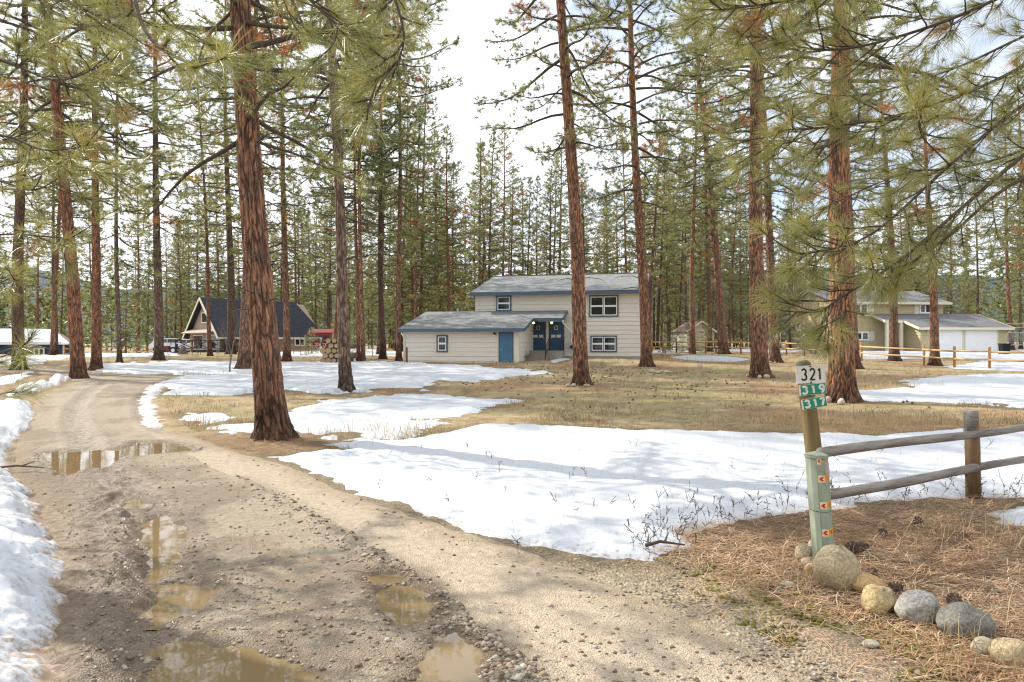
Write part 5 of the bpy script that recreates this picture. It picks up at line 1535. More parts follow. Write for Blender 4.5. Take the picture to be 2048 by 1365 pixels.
# young pines along fences and by the red canopy
for (px, py, pk, s, lab) in ((1330, 706, 'young_b', 0.55, "young pine at the rail fence left of the khaki shed"), (1352, 706, 'young_b', 0.5, "young pine at the rail fence in front of the shed's left corner"),
                             (1378, 705, 'young_b', 0.62, "young pine growing in front of the shed's pale wall"), (1412, 705, 'young_b', 0.66, "young pine in front of the shed's right wall"),
                             (623, 708, 'young_b', 0.55, "small bushy pine below the red chairs"), (612, 712, 'young_b', 0.4, "smaller bushy pine left of the one below the red chairs"),
                             (730, 706, 'young_b', 0.4, "low young pine behind the orange pair of trunks"), (700, 712, 'young_b', 0.62, "young pine just right of the slender grey-brown trunk"),
                             (1480, 697, 'young_a', 0.8, "young pine beyond the rail fence right of the shed")):
    g = G(px, py)
    forest_tree(g[0], g[1], pk, s, lab, "young pines", BR, frs.uniform(0, 6.28))
# far wood behind everything, plus unseen trees added behind the camera to darken reflections
ft = []
MV, MF, MT, off = [], [], [], 0
mrs = np.random.default_rng(9)
Pm, Dm, Sm, Tm = [], [], [], []
for i in range(600):
    a = mrs.uniform(-1.0, 1.0); r_ = mrs.uniform(112, 175)
    if i % 5 == 0:
        a = mrs.uniform(1.9, 4.4); r_ = mrs.uniform(24, 60)
    x, y = r_ * math.sin(a), r_ * math.cos(a)
    Ht = mrs.uniform(9, 19); g_ = float(hz(x, y))
    k = 58
    f = mrs.random(k) ** 0.8
    rad = 2.7 * (1 - f) ** 0.8 * np.sqrt(mrs.random(k)); az = mrs.uniform(0, 6.28, k)
    P_ = np.stack([x + rad * np.cos(az), y + rad * np.sin(az), g_ + 1.0 + (Ht - 1.0) * f], 1)
    Pm.append(P_); Dm.append(np.stack([np.cos(az), np.sin(az), np.full(k, 0.35)], 1)); Sm.append(mrs.uniform(0.6, 1.0, k)); Tm.append(mrs.uniform(0.1, 0.9, k))
V, Fc, tn_ = needle_arrays(np.concatenate(Pm), np.concatenate(Dm), np.concatenate(Sm), np.concatenate(Tm), 7, 0.12, mrs)
kind(link("far_and_rear_wood", np_mesh("far_and_rear_wood", V, Fc, {"tone": tn_}), M['needle']), "stuff")

# ---------------------------------------------------------------- pines just out of frame whose boughs hang into the picture
def bough(parent, main, r0, twigs, tlen, size, needles, seed, dead=0.04, start=0.15, name="bough", wid=0.0018):
    """One limb along a 3-D path, with side twigs and tufts of long needles (children bough > needles)."""
    rs = np.random.default_rng(seed)
    main = np.array(main, float)
    # smooth the path
    pts = []
    for i in range(len(main) - 1):
        p0, p1, p2, p3 = main[max(i - 1, 0)], main[i], main[i + 1], main[min(i + 2, len(main) - 1)]
        for t in np.linspace(0, 1, 7)[:-1]:
            pts.append(0.5 * ((2 * p1) + (-p0 + p2) * t + (2 * p0 - 5 * p1 + 4 * p2 - p3) * t * t + (-p0 + 3 * p1 - 3 * p2 + p3) * t ** 3))
    pts.append(main[-1]); pts = np.array(pts)
    n = len(pts)
    rad = r0 * np.linspace(1, 0.22, n)
    mb = MB().tube(pts, list(rad), 7)
    tP, tD, tS, tT = [pts[-1]], [pts[-1] - pts[-2]], [size * 1.1], [0.8]
    seg = np.diff(pts, axis=0)
    for k in range(twigs):
        t = (start + (1 - start) * (k + rs.random()) / twigs) * (n - 1) * 0.998
        j = int(t); c = pts[j] + seg[j] * (t - j); dl = seg[j] / np.linalg.norm(seg[j])
        sd_ = np.cross(dl, [0, 0, 1.0]); sd_ /= (np.linalg.norm(sd_) + 1e-6)
        up_ = np.cross(sd_, dl)
        az = rs.uniform(0, 6.28)
        dv = dl * rs.uniform(0.5, 1.1) + sd_ * math.cos(az) * 0.8 + up_ * (math.sin(az) * 0.6) + np.array([0, 0, rs.uniform(-0.25, 0.25)])
        dv /= np.linalg.norm(dv)
        tl = tlen * rs.uniform(0.45, 1.15)
        p = [c]
        for q in range(4):
            p.append(p[-1] + (dv + rs.normal(size=3) * 0.10 + np.array([0, 0, 0.12 * q - 0.1])) * tl / 4)
        mb.tube(p, [0.0065, 0.0055, 0.0047, 0.004, 0.0035], 5)
        isd = rs.random() < dead
        tone = 2.4 if isd else rs.uniform(0.25, 1.0)
        e_ = p[-1] - p[-2]
        tP.append(p[-1]); tD.append(e_ / np.linalg.norm(e_)); tS.append(size * rs.uniform(0.8, 1.15)); tT.append(tone)
        if rs.random() < 0.6 and tl > 0.25:
            d3 = dv + rs.normal(size=3) * 0.6; d3 /= np.linalg.norm(d3)
            q = p[2] + d3 * tl * 0.5
            mb.tube([p[2], q], [0.005, 0.0035], 4)
            tP.append(q); tD.append(d3); tS.append(size * rs.uniform(0.75, 1.0)); tT.append(tone if isd else rs.uniform(0.25, 1.0))
    b_ = mb.build(name, M['twig'], parent, True)
    V, Fc, tn_ = needle_arrays(np.array(tP), np.array(tD), np.array(tS), np.array(tT), needles, 0.0012, rs, True, 8, 68)
    kind(link("needles", np_mesh("needles", V, Fc, {"tone": tn_}), M['needle_near'], b_), "stuff")

def W(*pp):
    return [at(*p) for p in pp]

rt = thing("pine_tree", "near pine whose long-needled boughs hang in from the right edge", "pine tree", (0, 0, 0))
tm = trunk_mesh(0.30, 19, 401, 40)
tk = link("trunk", tm, M['bark'], rt); set_col(tk, OR); tk.location = (7.1, 5.6, float(hz(7.1, 5.6)))
S_ = 0.20
ROOTX = lambda z: np.array([6.95, 5.6, z])
bs = [
    ([ROOTX(3.4)] + W((2300, 120, 5.4), (2060, 300, 5.0), (1930, 410, 4.8), (1800, 520, 4.7), (1690, 590, 4.6), (1640, 625, 4.55)), 0.034, 26, 0.36),
    ([ROOTX(3.2)] + W((2250, 300, 5.2), (2040, 360, 4.9), (1900, 470, 4.7), (1810, 530, 4.6), (1740, 540, 4.5)), 0.030, 12, 0.34),
    ([ROOTX(3.7)] + W((2300, 60, 5.3), (2060, 200, 5.0), (1900, 330, 4.8), (1740, 470, 4.7), (1600, 510, 4.6)), 0.034, 30, 0.38),
    ([ROOTX(4.0)] + W((2300, -40, 5.2), (2050, 130, 4.9), (1850, 215, 4.7), (1690, 250, 4.6), (1560, 260, 4.5)), 0.032, 28, 0.38),
    ([ROOTX(4.4)] + W((2280, -160, 5.0), (2030, -20, 4.7), (1840, 60, 4.5), (1660, 100, 4.4), (1500, 70, 4.3)), 0.032, 30, 0.38),
    ([ROOTX(4.7)] + W((2250, -260, 4.8), (1950, -120, 4.4), (1760, -40, 4.2), (1580, 0, 4.1), (1440, 20, 4.0)), 0.030, 30, 0.36),
    ([ROOTX(3.5)] + W((2300, 200, 6.4), (2100, 280, 6.6), (1950, 330, 6.8), (1800, 350, 7.0), (1640, 420, 7.2)), 0.036, 26, 0.42),
    ([ROOTX(4.2)] + W((2300, 0, 6.6), (2080, 60, 7.0), (1900, 140, 7.4), (1720, 190, 7.8), (1580, 180, 8.0)), 0.036, 26, 0.42),
    (W((1900, 330, 4.8), (1850, 280, 4.2), (1838, 250, 3.5), (1832, 205, 3.3)), 0.010, 5, 0.20),
]
for k, (path, r_, n_, tl) in enumerate(bs):
    bough(rt, path, r_ * 0.62, int(n_ * 1.5), tl, S_, 88, 500 + k, 0.05, 0.22)

lt = thing("pine_tree", "near pine whose long-needled boughs hang in from the left edge", "pine tree", (0, 0, 0))
tm = trunk_mesh(0.28, 19, 402, 40)
tk = link("trunk", tm, M['bark'], lt); set_col(tk, BR); tk.location = (-7.2, 6.4, float(hz(-7.2, 6.4)))
ROOTL = lambda z: np.array([-7.05, 6.4, z])
bs = [
    ([ROOTL(4.2)] + W((-220, 60, 6.0), (0, 120, 5.6), (120, 160, 5.3), (240, 110, 5.0)), 0.030, 20, 0.36),
    ([ROOTL(3.6)] + W((-200, 250, 6.2), (0, 270, 5.9), (90, 300, 5.7), (180, 290, 5.5)), 0.028, 18, 0.36),
    ([ROOTL(3.0)] + W((-200, 370, 6.4), (-20, 360, 6.2), (70, 380, 6.0), (150, 330, 5.8)), 0.028, 18, 0.36),
    ([ROOTL(2.7)] + W((-200, 480, 6.6), (-20, 470, 6.4), (60, 470, 6.3), (140, 480, 6.2)), 0.026, 16, 0.34),
    ([ROOTL(2.2)] + W((-180, 560, 6.4), (-30, 570, 6.2), (40, 560, 6.0)), 0.022, 9, 0.30),
    ([ROOTL(1.9)] + W((-160, 690, 5.6), (-20, 715, 5.2), (30, 700, 5.0), (48, 690, 4.9)), 0.014, 5, 0.20),
    ([ROOTL(1.5)] + W((-160, 830, 5.2), (-40, 800, 4.9), (30, 780, 4.7)), 0.012, 3, 0.18),
    ([ROOTL(4.9)] + W((-150, -150, 5.2), (60, -40, 4.6), (200, 30, 4.3), (330, 20, 4.1)), 0.030, 24, 0.36),
    ([ROOTL(5.2)] + W((0, -300, 4.6), (220, -100, 4.0), (290, 60, 3.3), (345, 110, 3.0), (400, 128, 2.8), (452, 115, 2.6)), 0.022, 5, 0.16),
    ([ROOTL(5.6)] + W((150, -380, 4.4), (420, -200, 4.0), (560, -60, 3.8), (640, 20, 3.7), (690, 70, 3.6)), 0.024, 18, 0.32),
    ([ROOTL(5.8)] + W((250, -420, 4.2), (560, -250, 3.6), (740, -90, 3.3), (805, 50, 3.2), (790, 130, 3.15), (735, 165, 3.1)), 0.018, 12, 0.26),
    ([ROOTL(5.4)] + W((100, -340, 5.0), (380, -160, 4.8), (520, -40, 4.7), (600, 0, 4.6)), 0.024, 18, 0.34),
    ([ROOTL(4.6)] + W((-150, 30, 7.4), (60, 60, 7.6), (220, 180, 7.8), (340, 260, 8.0)), 0.034, 24, 0.42),
    ([ROOTL(3.9)] + W((-150, 180, 7.6), (20, 220, 7.8), (150, 330, 8.0), (250, 350, 8.2)), 0.034, 20, 0.42),
]
for k, (path, r_, n_, tl) in enumerate(bs):
    bough(lt, path, r_ * 0.68, int(n_ * 1.1), tl, S_, 88, 600 + k, 0.05, 0.35)

# ---------------------------------------------------------------- number post, marker post and the weathered rail fence
def stroke_digit(ch):
    def arc(cx, cz, rx, rz, a0, a1, n=14):
        return [(cx + rx * math.cos(R(a0 + (a1 - a0) * i / n)), cz + rz * math.sin(R(a0 + (a1 - a0) * i / n))) for i in range(n + 1)]
    if ch == '3':
        return [arc(.28, .745, .24, .235, 155, -80) + arc(.27, .265, .28, .255, 80, -158)]
    if ch == '2':
        return [arc(.29, .73, .25, .25, 165, -25) + [(.42, .47), (.04, .03), (.04, .02), (.58, .02)]]
    if ch == '1':
        return [[(.12, .80), (.30, .96), (.31, .97), (.31, .0)]]
    if ch == '9':
        return [arc(.30, .70, .25, .27, -10, 350, 22), arc(.16, .62, .39, .62, 8, -82, 12)]
    if ch == '7':
        return [[(.04, .96), (.56, .96), (.56, .94), (.24, .0)]]
    return []

def ribbon(parts, w, ox, oz, sx, sz, y):
    mb = MB()
    for pts in parts:
        p = [Vector((ox + a * sx, 0, oz + b * sz)) for a, b in pts]
        L, Rr = [], []
        for i, q in enumerate(p):
            d = (p[min(i + 1, len(p) - 1)] - p[max(i - 1, 0)]).normalized()
            nrm = Vector((-d.z, 0, d.x)) * w / 2
            L.append(q + nrm); Rr.append(q - nrm)
        n = len(p)
        vs = [(v.x, y, v.z) for v in L] + [(v.x, y, v.z) for v in Rr]
        mb.add(vs, [(i, i + 1, n + i + 1, n + i) for i in range(n - 1)])
    return mb

DP = 4.70
pb, ptop = at(1652, 1105, 4.86), at(1606, 722, 4.86)
post_root = thing("number_post", "leaning round wooden post carrying the white 321 plate and the green 319 and 317 plates", "address post", tuple(pb * np.array([1, 1, 0]) + np.array([0, 0, float(hz(pb[0], pb[1])) - 0.02])))
pr_ = np.array(post_root.location)
ax = Vector(ptop - pr_)
pts = [Vector((0, 0, -0.1))] + [ax * t for t in (0.0, 0.2, 0.4, 0.6, 0.8, 0.94)]
MB().tube(pts + [ax * 0.985, ax * 1.0], [0.062, 0.062, 0.061, 0.060, 0.058, 0.056, 0.055, 0.050, 0.036], 24).build("post", M['post_wood'], post_root, True)
MB().tube([ax * 0.925, ax * 0.972, ax * 0.992, ax * 1.002], [0.0575, 0.0565, 0.048, 0.030], 24).build("post_top", M['moss_post'], post_root, True)
def plate(cx_, cy_, w, h, roll, mat, txt, ink, digits, dw, name, lab, d=DP, stroke=0.017, dh=0.6, tiles=False):
    c = Vector(at(cx_, cy_, d)) - Vector(pr_)
    o_ = MB().box(-w / 2, w / 2, -0.0015, 0.0015, -h / 2, h / 2).build(name, mat, post_root)
    o_.location = c; o_.rotation_euler = (0, R(roll), R(-3)); o_["label"] = lab
    n = len(txt)
    for i, ch in enumerate(txt):
        ox = -w / 2 + digits[i] * w
        if tiles:
            t0, t1 = -w / 2 + w * (0.055 + 0.93 * i / n) , -w / 2 + w * (0.055 + 0.93 * (i + 1) / n)
            MB().box(t0, t1 - 0.0004, -0.0028 - 0.0002 * i, -0.0016, -h * 0.48, h * 0.48).build("digit_tile", M['sign_green'], o_)
        ribbon(stroke_digit(ch), stroke, ox - 0.3 * dw, -dh * h / 2, dw, dh * h, -0.0042 if tiles else -0.0026).build("digit", ink, o_)
    return o_
p = plate(1621, 748.5, 0.208, 0.128, -3.0, M['sign_white'], "321", M['ink'], (0.28, 0.565, 0.81), 0.062, "number_plate", "white plate reading 321 in black", stroke=0.0125, dh=0.64)
for zz in (0.056, -0.057):
    MB().lathe([(0.006, 0), (0.006, 0.003), (0.002, 0.005)], 8).build("nail", M['black'], p).matrix_local = Matrix.Translation((0.0, -0.0016, zz)) @ Matrix.Rotation(R(90), 4, 'X')
plate(1625.5, 778.5, 0.192, 0.077, -6.0, M['sign_white'], "319", M['sign_white'], (0.20, 0.52, 0.83), 0.062, "green_plate", "green plate reading 319 in white", stroke=0.0145, dh=0.70, tiles=True)
plate(1628.5, 805.5, 0.178, 0.073, -10.0, M['sign_white'], "317", M['sign_white'], (0.22, 0.54, 0.82), 0.060, "green_plate", "green plate reading 317 in white", stroke=0.0145, dh=0.70, tiles=True)

# sage green marker post with arrow stickers in front of it
mb0, mtop = at(1650, 1120, 4.60), at(1633, 905, 4.60)
mk = thing("marker_post", "sage green plastic utility post with red arrow stickers, among the boulders", "utility post", (mb0[0], mb0[1], float(hz(mb0[0], mb0[1])) - 0.02))
mz = mtop[2] - mk.location.z
lx = (mtop[0] - mb0[0]) / mz
sec = [(-0.070, 0.030), (-0.060, -0.030), (-0.033, -0.058), (0.018, -0.066), (0.062, -0.034), (0.064, 0.040), (0.0, 0.062)]
def prism_lean(sec_, z0, z1, g=1.0, g1=None):
    g1 = g if g1 is None else g1
    n = len(sec_)
    vs = [(x * g + lx * z0, y * g, z0) for x, y in sec_] + [(x * g1 + lx * z1, y * g1, z1) for x, y in sec_]
    return MB().add(vs, [tuple(range(n))[::-1], tuple(range(n, 2 * n))] + [(i, (i + 1) % n, n + (i + 1) % n, n + i) for i in range(n)])
prism_lean(sec, -0.1, mz * 0.50).build("lower_shell", M['sage'], mk, bevel=0.002)
prism_lean(sec, mz * 0.505, mz * 0.955, 1.025).build("upper_shell", M['sage'], mk, bevel=0.002)
prism_lean(sec, mz * 0.957, mz * 0.985, 1.10).build("cap", M['sage'], mk, bevel=0.003)
prism_lean(sec, mz * 0.986, mz * 1.012, 1.10, 0.15).build("cap_top", M['sage'], mk)
# the seam strip on the left facet
def facet(i, j, a, b, z0, z1, out, mat, name, lab=None, g=1.0):
    """A thin patch on the facet between section corners i and j, from share a to b of its width."""
    p, q = Vector(sec[i] + (0,)) * g, Vector(sec[j] + (0,)) * g
    nrm = Vector(((q - p).y, -(q - p).x, 0)).normalized()
    if nrm.y > 0:
        nrm = -nrm
    A, B = p.lerp(q, a) , p.lerp(q, b)
    vs = []
    for zz in (z0, z1):
        for P_ in (A, B, B + nrm * out, A + nrm * out):
            vs.append((P_.x + lx * zz, P_.y, zz))
    o_ = MB().box8(vs).build(name, mat, mk)
    if lab:
        o_["label"] = lab
    return A, B, nrm
def chevron(i, j, a, b, zc, hh, mat, g, out):
    p, q = Vector(sec[i] + (0,)) * g, Vector(sec[j] + (0,)) * g
    nrm = Vector(((q - p).y, -(q - p).x, 0)).normalized()
    if nrm.y > 0:
        nrm = -nrm
    poly = [(0.06, 0.0), (0.48, 0.5), (0.92, 0.5), (0.56, 0.0), (0.92, -0.5), (0.48, -0.5)]
    vs = []
    for (u, w_) in poly:
        P_ = p.lerp(q, a + (b - a) * u) + nrm * out
        zz = zc + w_ * hh
        vs.append((P_.x + lx * zz, P_.y, zz))
    MB().add(vs, [(0, 3, 2, 1), (0, 5, 4, 3)]).build("arrow", mat, mk)
facet(1, 2, 0.86, 1.0, 0.0, mz * 0.95, 0.004, M['sage'], "seam_strip", None, 1.026)
for k, (yp, sc) in enumerate(((918, 0.55), (951, 1), (1000, 1), (1050, 1))):
    zc = mz * (1120 - yp) / (1120 - 905)
    g = 1.025 if zc > mz * 0.5 else 1.0
    hh = 0.050
    facet(2, 3, 0.06, 0.60 if sc < 1 else 0.96, zc - hh / 2, zc + hh / 2, 0.0012, M['sticker_cream'], "sticker", None, g)
    chevron(2, 3, 0.12, 0.60 if sc < 1 else 0.94, zc, hh * (0.5 if sc < 1 else 0.62), M['sticker_red'], g, 0.0022)
    facet(3, 4, 0.15, 0.60 if sc < 1 else 0.88, zc - hh / 2 + 0.006, zc + hh / 2 + 0.006, 0.0012, M['sticker_yellow'], "sticker", None, g)
    chevron(3, 4, 0.20, 0.60 if sc < 1 else 0.86, zc + 0.006, hh * (0.5 if sc < 1 else 0.62), M['sticker_red'] if k == 3 else M['faded_red'], g, 0.0022)
facet(3, 4, 0.10, 1.0, mz * 0.835, mz * 0.915, 0.0025, M['metal'], "torn_patch", "torn grey patch", 1.025)

fence = thing("rail_fence", "weathered grey two-rail fence running from the number post out to the right", "fence", tuple(pr_ * np.array([1, 1, 1])))
f2 = at(1945, 1008, 6.35)
pz2 = float(hz(f2[0], f2[1]))
def fl(p):
    return Vector(p) - Vector(pr_)
MB().tube([fl((f2[0] + 0.01, f2[1], pz2 - 0.1)), fl((f2[0], f2[1], pz2 + 0.5)), fl(at(1942, 824, 6.35)), fl(at(1942, 821.5, 6.35))], [0.066, 0.064, 0.060, 0.054], 20).build("post", M['post_brown'], fence, True)
MB().tube([fl(at(1942, 868, 6.35)), fl(at(1942, 822, 6.35)), fl(at(1942, 820.5, 6.35))], [0.0625, 0.0618, 0.052], 20).build("post_top", M['weathered'], fence, True)
dirr = np.array([f2[0] - pb[0], f2[1] - pb[1]])
f3 = np.array([f2[0] + dirr[0] * 1.25, f2[1] + dirr[1] * 1.25])
f3z = float(hz(f3[0], f3[1]))
MB().tube([fl((f3[0], f3[1], f3z - 0.1)), fl((f3[0], f3[1], f3z + 0.95))], 0.062, 18).build("post", M['post_brown'], fence, True)
def railz(py, d):
    return EYE - (py - CY) / F * d
for (ya, yb, r0_) in ((905, 868, 0.038), (989.5, 938, 0.039)):
    a_ = at(1650 if ya < 950 else 1655, ya, 4.77); b_ = at(1943, yb, 6.24)
    dv_ = b_ - a_
    c_ = a_ + dv_ * 2.3
    n_ = 14
    ex_ = Vector(dv_).normalized(); ey_ = Vector((0, 0, 1)).cross(ex_).normalized(); ez_ = ex_.cross(ey_)
    mw_ = Matrix((ex_, ey_, ez_)).transposed().to_4x4(); mw_.translation = fl(a_ - dv_ * 0.02)
    ln_ = float(np.linalg.norm(c_ - a_))
    rl_o = MB().tube([(ln_ * t, 0.004 * math.cos(t * 7 + ya), 0.008 * math.sin(t * 9 + ya)) for t in np.linspace(0, 1, n_)], [r0_ * (1 + 0.035 * math.sin(i * 1.9 + ya)) for i in range(n_)], 14).build("rail", M['weathered'], fence, True)
    rl_o.matrix_local = mw_

# ---------------------------------------------------------------- stained rail fences round the neighbours' yards
def rail_fence(label, posts, mat_rail, rails=(0.92, 0.50), hpost=1.18, seed=0):
    root = thing("rail_fence", label, "fence", tuple(posts[0]))
    r_ = np.random.default_rng(seed)
    b_ = np.array(posts[0])
    pm = None
    for p in posts:
        q = np.array(p) - b_
        o_ = link("post", pm, M['fence_orange'], root) if pm else MB().tube([(0, 0, -0.2), (0, 0, hpost * 0.97), (0, 0, hpost)], [0.066, 0.064, 0.05], 10).build("post", M['fence_orange'], root, True)
        pm = o_.data
        o_.location = tuple(q)
    for p, q in zip(posts[:-1], posts[1:]):
        p, q = np.array(p) - b_, np.array(q) - b_
        dn = np.array([(q - p)[1], -(q - p)[0], 0]); dn = dn / np.linalg.norm(dn) * 0.075
        if dn[1] > 0:
            dn = -dn
        for rz in rails:
            MB().tube([p + dn + np.array([0, 0, rz + r_.uniform(-.02, .02)]), (p + q) / 2 + dn + np.array([0, 0, rz - 0.01]), q + dn + np.array([0, 0, rz + r_.uniform(-.02, .02)])], [0.058, 0.055, 0.05], 8).build("rail", mat_rail, root, True)
    return root
def gp(px, d):
    x_ = (px - CX) / F * d
    return (x_, d, float(hz(x_, d)))
rail_fence("orange stained two-rail fence in front of the khaki house and its snowy yard", [gp(1660, 46.5), gp(1723, 41.5), gp(1848, 37.5), gp(1909, 35.3), gp(1979, 34.0), gp(2060, 32.6), gp(2150, 31.4)], M['peeled'], seed=1)
rail_fence("orange stained rail fence passing in front of the little khaki shed", [gp(x_, d_) for x_, d_ in ((1304, 55.5), (1326, 55.2), (1353, 55), (1390, 54.6), (1412, 54.2), (1432, 53.6), (1457, 53), (1482, 52.4), (1540, 51.4), (1573, 50.6), (1609, 49.2), (1648, 47.6))], M['peeled'], seed=2)
rail_fence("pale rail fence behind the parked cars, left of the steep-roofed house", [gp(x_, d_) for x_, d_ in ((200, 86), (246, 85), (258, 84), (274, 83), (290, 82.5), (306, 82), (330, 81))], M['peeled'], (1.1, 0.6), 1.3, 3)
rail_fence("low rail fence at the corner of the navy garage", [gp(129, 70), gp(140, 71), gp(152, 72.5), gp(166, 74)], M['peeled'], (1.6, 1.1, 0.7), 1.9, 4)

# wire fence with thin steel stakes left of the beige house, two lone poles, a leaning tripod
wf = thing("wire_fence", "thin wire fence on rusty steel stakes behind the stacked logs", "fence", tuple(gp(578, 52)))
wb = np.array(wf.location)
stk = [gp(x_, d_) for x_, d_ in ((578, 52), (587, 51.5), (601, 51), (617, 50.5), (646, 49), (676, 48.5), (745, 47), (762, 46.5))]
for p in stk:
    q = np.array(p) - wb
    MB().tube([(q[0], q[1], q[2] - 0.2), (q[0], q[1], q[2] + 1.35)], 0.022, 5).build("stake", M['rust'], wf)
for hz_ in (0.35, 0.75, 1.2):
    MB().tube([np.array(p) - wb + np.array([0, 0, hz_]) for p in stk], 0.007, 4).build("wire", M['metal'], wf)
wp = thing("pole", "square brown wooden post near the left corner of the beige house", "post", gp(770, 46.0))
MB().box(-0.09, 0.09, -0.09, 0.09, -0.2, 1.35).box(-0.10, 0.10, -0.10, 0.10, 1.351, 1.38).build("shaft", M['post_brown'], wp)
wp = thing("pole", "rusty iron stake at the garage corner of the beige house", "stake", tuple(at(813.5, 728, 38.6) * np.array([1, 1, 0]) + np.array([0, 0, 0.15])))
MB().box(-0.05, 0.05, -0.05, 0.05, -0.2, 1.05).box(-0.06, 0.06, -0.03, 0.03, 1.051, 1.07).build("shaft", M['rust'], wp)
tp = thing("pole_tripod", "dark leaning pole tripod in front of the deck", "tripod", gp(388, 50))
for (ax_, ay_) in ((-0.15, 0.0), (0.25, 0.2), (0.62, -0.1)):
    MB().tube([(ax_ * 1.0, ay_, -0.05), (-0.05 + 0.02 * ax_, 0, 1.38)], 0.022, 6).build("leg", M['rust'], tp)
MB().box(-0.12, 0.0, -0.04, 0.04, 1.385, 1.44).build("head", M['rust'], tp)
for (px, lb) in ((434, "left steel stake of the pair in front of the deck"), (437.5, "right steel stake of the pair in front of the deck")):
    sp = thing("stake", lb, "stake", gp(px, 49), 0, "pair of stakes by the deck")
    MB().tube([(0, 0, -0.1), (0, 0, 1.0)], 0.02, 6).tube([(0, 0, 1.001), (0, 0, 1.08)], 0.028, 6).build("shaft", M['metal'], sp)

# ---------------------------------------------------------------- boulders and stones
def rock_mesh(name, w, dp, h, seed, sub=3, rough=0.16):
    bm = bmesh.new()
    bmesh.ops.create_icosphere(bm, subdivisions=sub, radius=1.0)
    co = np.array([v.co[:] for v in bm.verts])
    r_ = np.random.default_rng(seed)
    dsp = 1 + rough * (fbm(co[:, 0] * 1.1 + seed, co[:, 1] * 1.1 + co[:, 2] * 0.9, 3, seed) + 0.8 * fbm(co[:, 2] * 1.3 + seed, co[:, 0] * 1.2 - co[:, 1], 3, seed + 3))
    for _ in range(4):                                       # a few worn flats
        n = r_.normal(size=3); n /= np.linalg.norm(n); k = r_.uniform(0.72, 0.9)
        t = (co * dsp[:, None]) @ n
        dsp = np.where(t > k, dsp * (k + (t - k) * 0.3) / np.maximum(t, 1e-6), dsp)
    if sub > 2:
        dsp = dsp + 0.030 * fbm(co[:, 0] * 4 + seed, co[:, 1] * 4 - co[:, 2] * 3, 3, seed + 6) + 0.016 * fbm(co[:, 0] * 9 + seed, co[:, 1] * 9 + co[:, 2] * 8, 3, seed + 5)
    co = co * dsp[:, None] * np.array([w / 2, dp / 2, h / 2])
    for v, c in zip(bm.verts, co):
        v.co = c
    me = bpy.data.meshes.new(name)
    for f in bm.faces:
        f.smooth = True
    bm.to_mesh(me); bm.free()
    return me
def rock(px, yb, w_px, h_px, col, label, seed, dpf=0.8, rot=0.0, cat="boulder", name="boulder", sink=0.14, sub=4, grp=None, rough=0.16, tilt=0.0):
    g = G(px, yb - 2)
    d = g[1]
    w, h = w_px / F * d, h_px / F * d
    d2 = d + w * dpf * 0.35
    me = rock_mesh(name, w * 1.02, w * dpf, h / (1 - sink) * 1.02, seed, sub, rough)
    o_ = link(name, me, M['rock'])
    x_ = (px - CX) / F * d2
    o_.location = (x_, d2, float(hz(x_, d2)) + h * 0.5 - h * sink * 0.5)
    o_.rotation_euler = (0, tilt, rot); set_col(o_, col)
    tag(o_, label, cat, grp)
    return o_
TAN_, GOLD, GREY, PALE, DGR = (0.45, 0.36, 0.22), (0.54, 0.35, 0.16), (0.41, 0.39, 0.35), (0.52, 0.47, 0.38), (0.20, 0.195, 0.172)
BG_ = "river boulders at the foot of the number post"
rock(1673, 1188, 96, 78, TAN_, "largest tan boulder, right at the foot of the sage green post", 1, 0.85, 0.3, rough=0.10, grp=BG_)
rock(1734, 1198, 58, 38, GOLD, "smooth orange-tan boulder right of the largest one", 2, 0.8, sink=0.06, rough=0.08, grp=BG_)
rock(1760, 1240, 76, 54, (0.50, 0.38, 0.19), "craggy yellow boulder between the orange-tan one and the pale grey one", 3, 0.75, 0.5, rough=0.26, grp=BG_)
rock(1752, 1200, 56, 22, PALE, "flat pale stone lying behind the craggy yellow boulder", 4, 0.7, rough=0.18, grp=BG_, sub=3)
rock(1835, 1258, 86, 62, GREY, "pale grey boulder between the craggy yellow and the dark grey ones", 5, 0.8, 0.2, rough=0.15, grp=BG_)
rock(1928, 1290, 100, 64, DGR, "dark grey boulder with pale lichen spots", 6, 0.75, -0.2, rough=0.20, grp=BG_)
rock(1969, 1326, 52, 38, (0.36, 0.31, 0.21), "small olive-tan boulder in front of the dark grey one", 7, 0.8, rough=0.12, grp=BG_)
rock(2024, 1346, 78, 54, (0.46, 0.36, 0.21), "tan boulder at the lower right corner, last in the row", 8, 0.8, rough=0.12, grp=BG_)
rock(1610, 1128, 40, 31, (0.46, 0.37, 0.24), "tan stone close left of the sage green post", 9, 0.8, rough=0.14, grp=BG_, sub=3)
rock(1627, 1108, 22, 23, PALE, "small pale stone tucked behind the left side of the sage green post", 10, 0.8, rough=0.1, grp=BG_, sub=3)
rock(1618, 1140, 30, 19, (0.56, 0.45, 0.29), "cream stone in front of the tan stone left of the sage green post", 11, 0.8, rough=0.1, grp=BG_, sub=3)
rock(1619, 1158, 24, 28, (0.50, 0.33, 0.18), "upright orange-tan stone leaning on the largest boulder's left side", 12, 0.7, rough=0.12, grp=BG_, sub=3, tilt=0.3)
rock(1576, 1180, 30, 12, PALE, "flat pale stone in the moss left of the boulders", 13, 0.8, grp=BG_, sub=3)
rock(1741, 1302, 36, 12, (0.42, 0.39, 0.30), "flat grey-tan stone in the gravel below the yellow boulder", 14, 0.7, grp=BG_, sub=3)
ORD = ["first", "second", "third", "fourth", "fifth", "sixth", "seventh"]
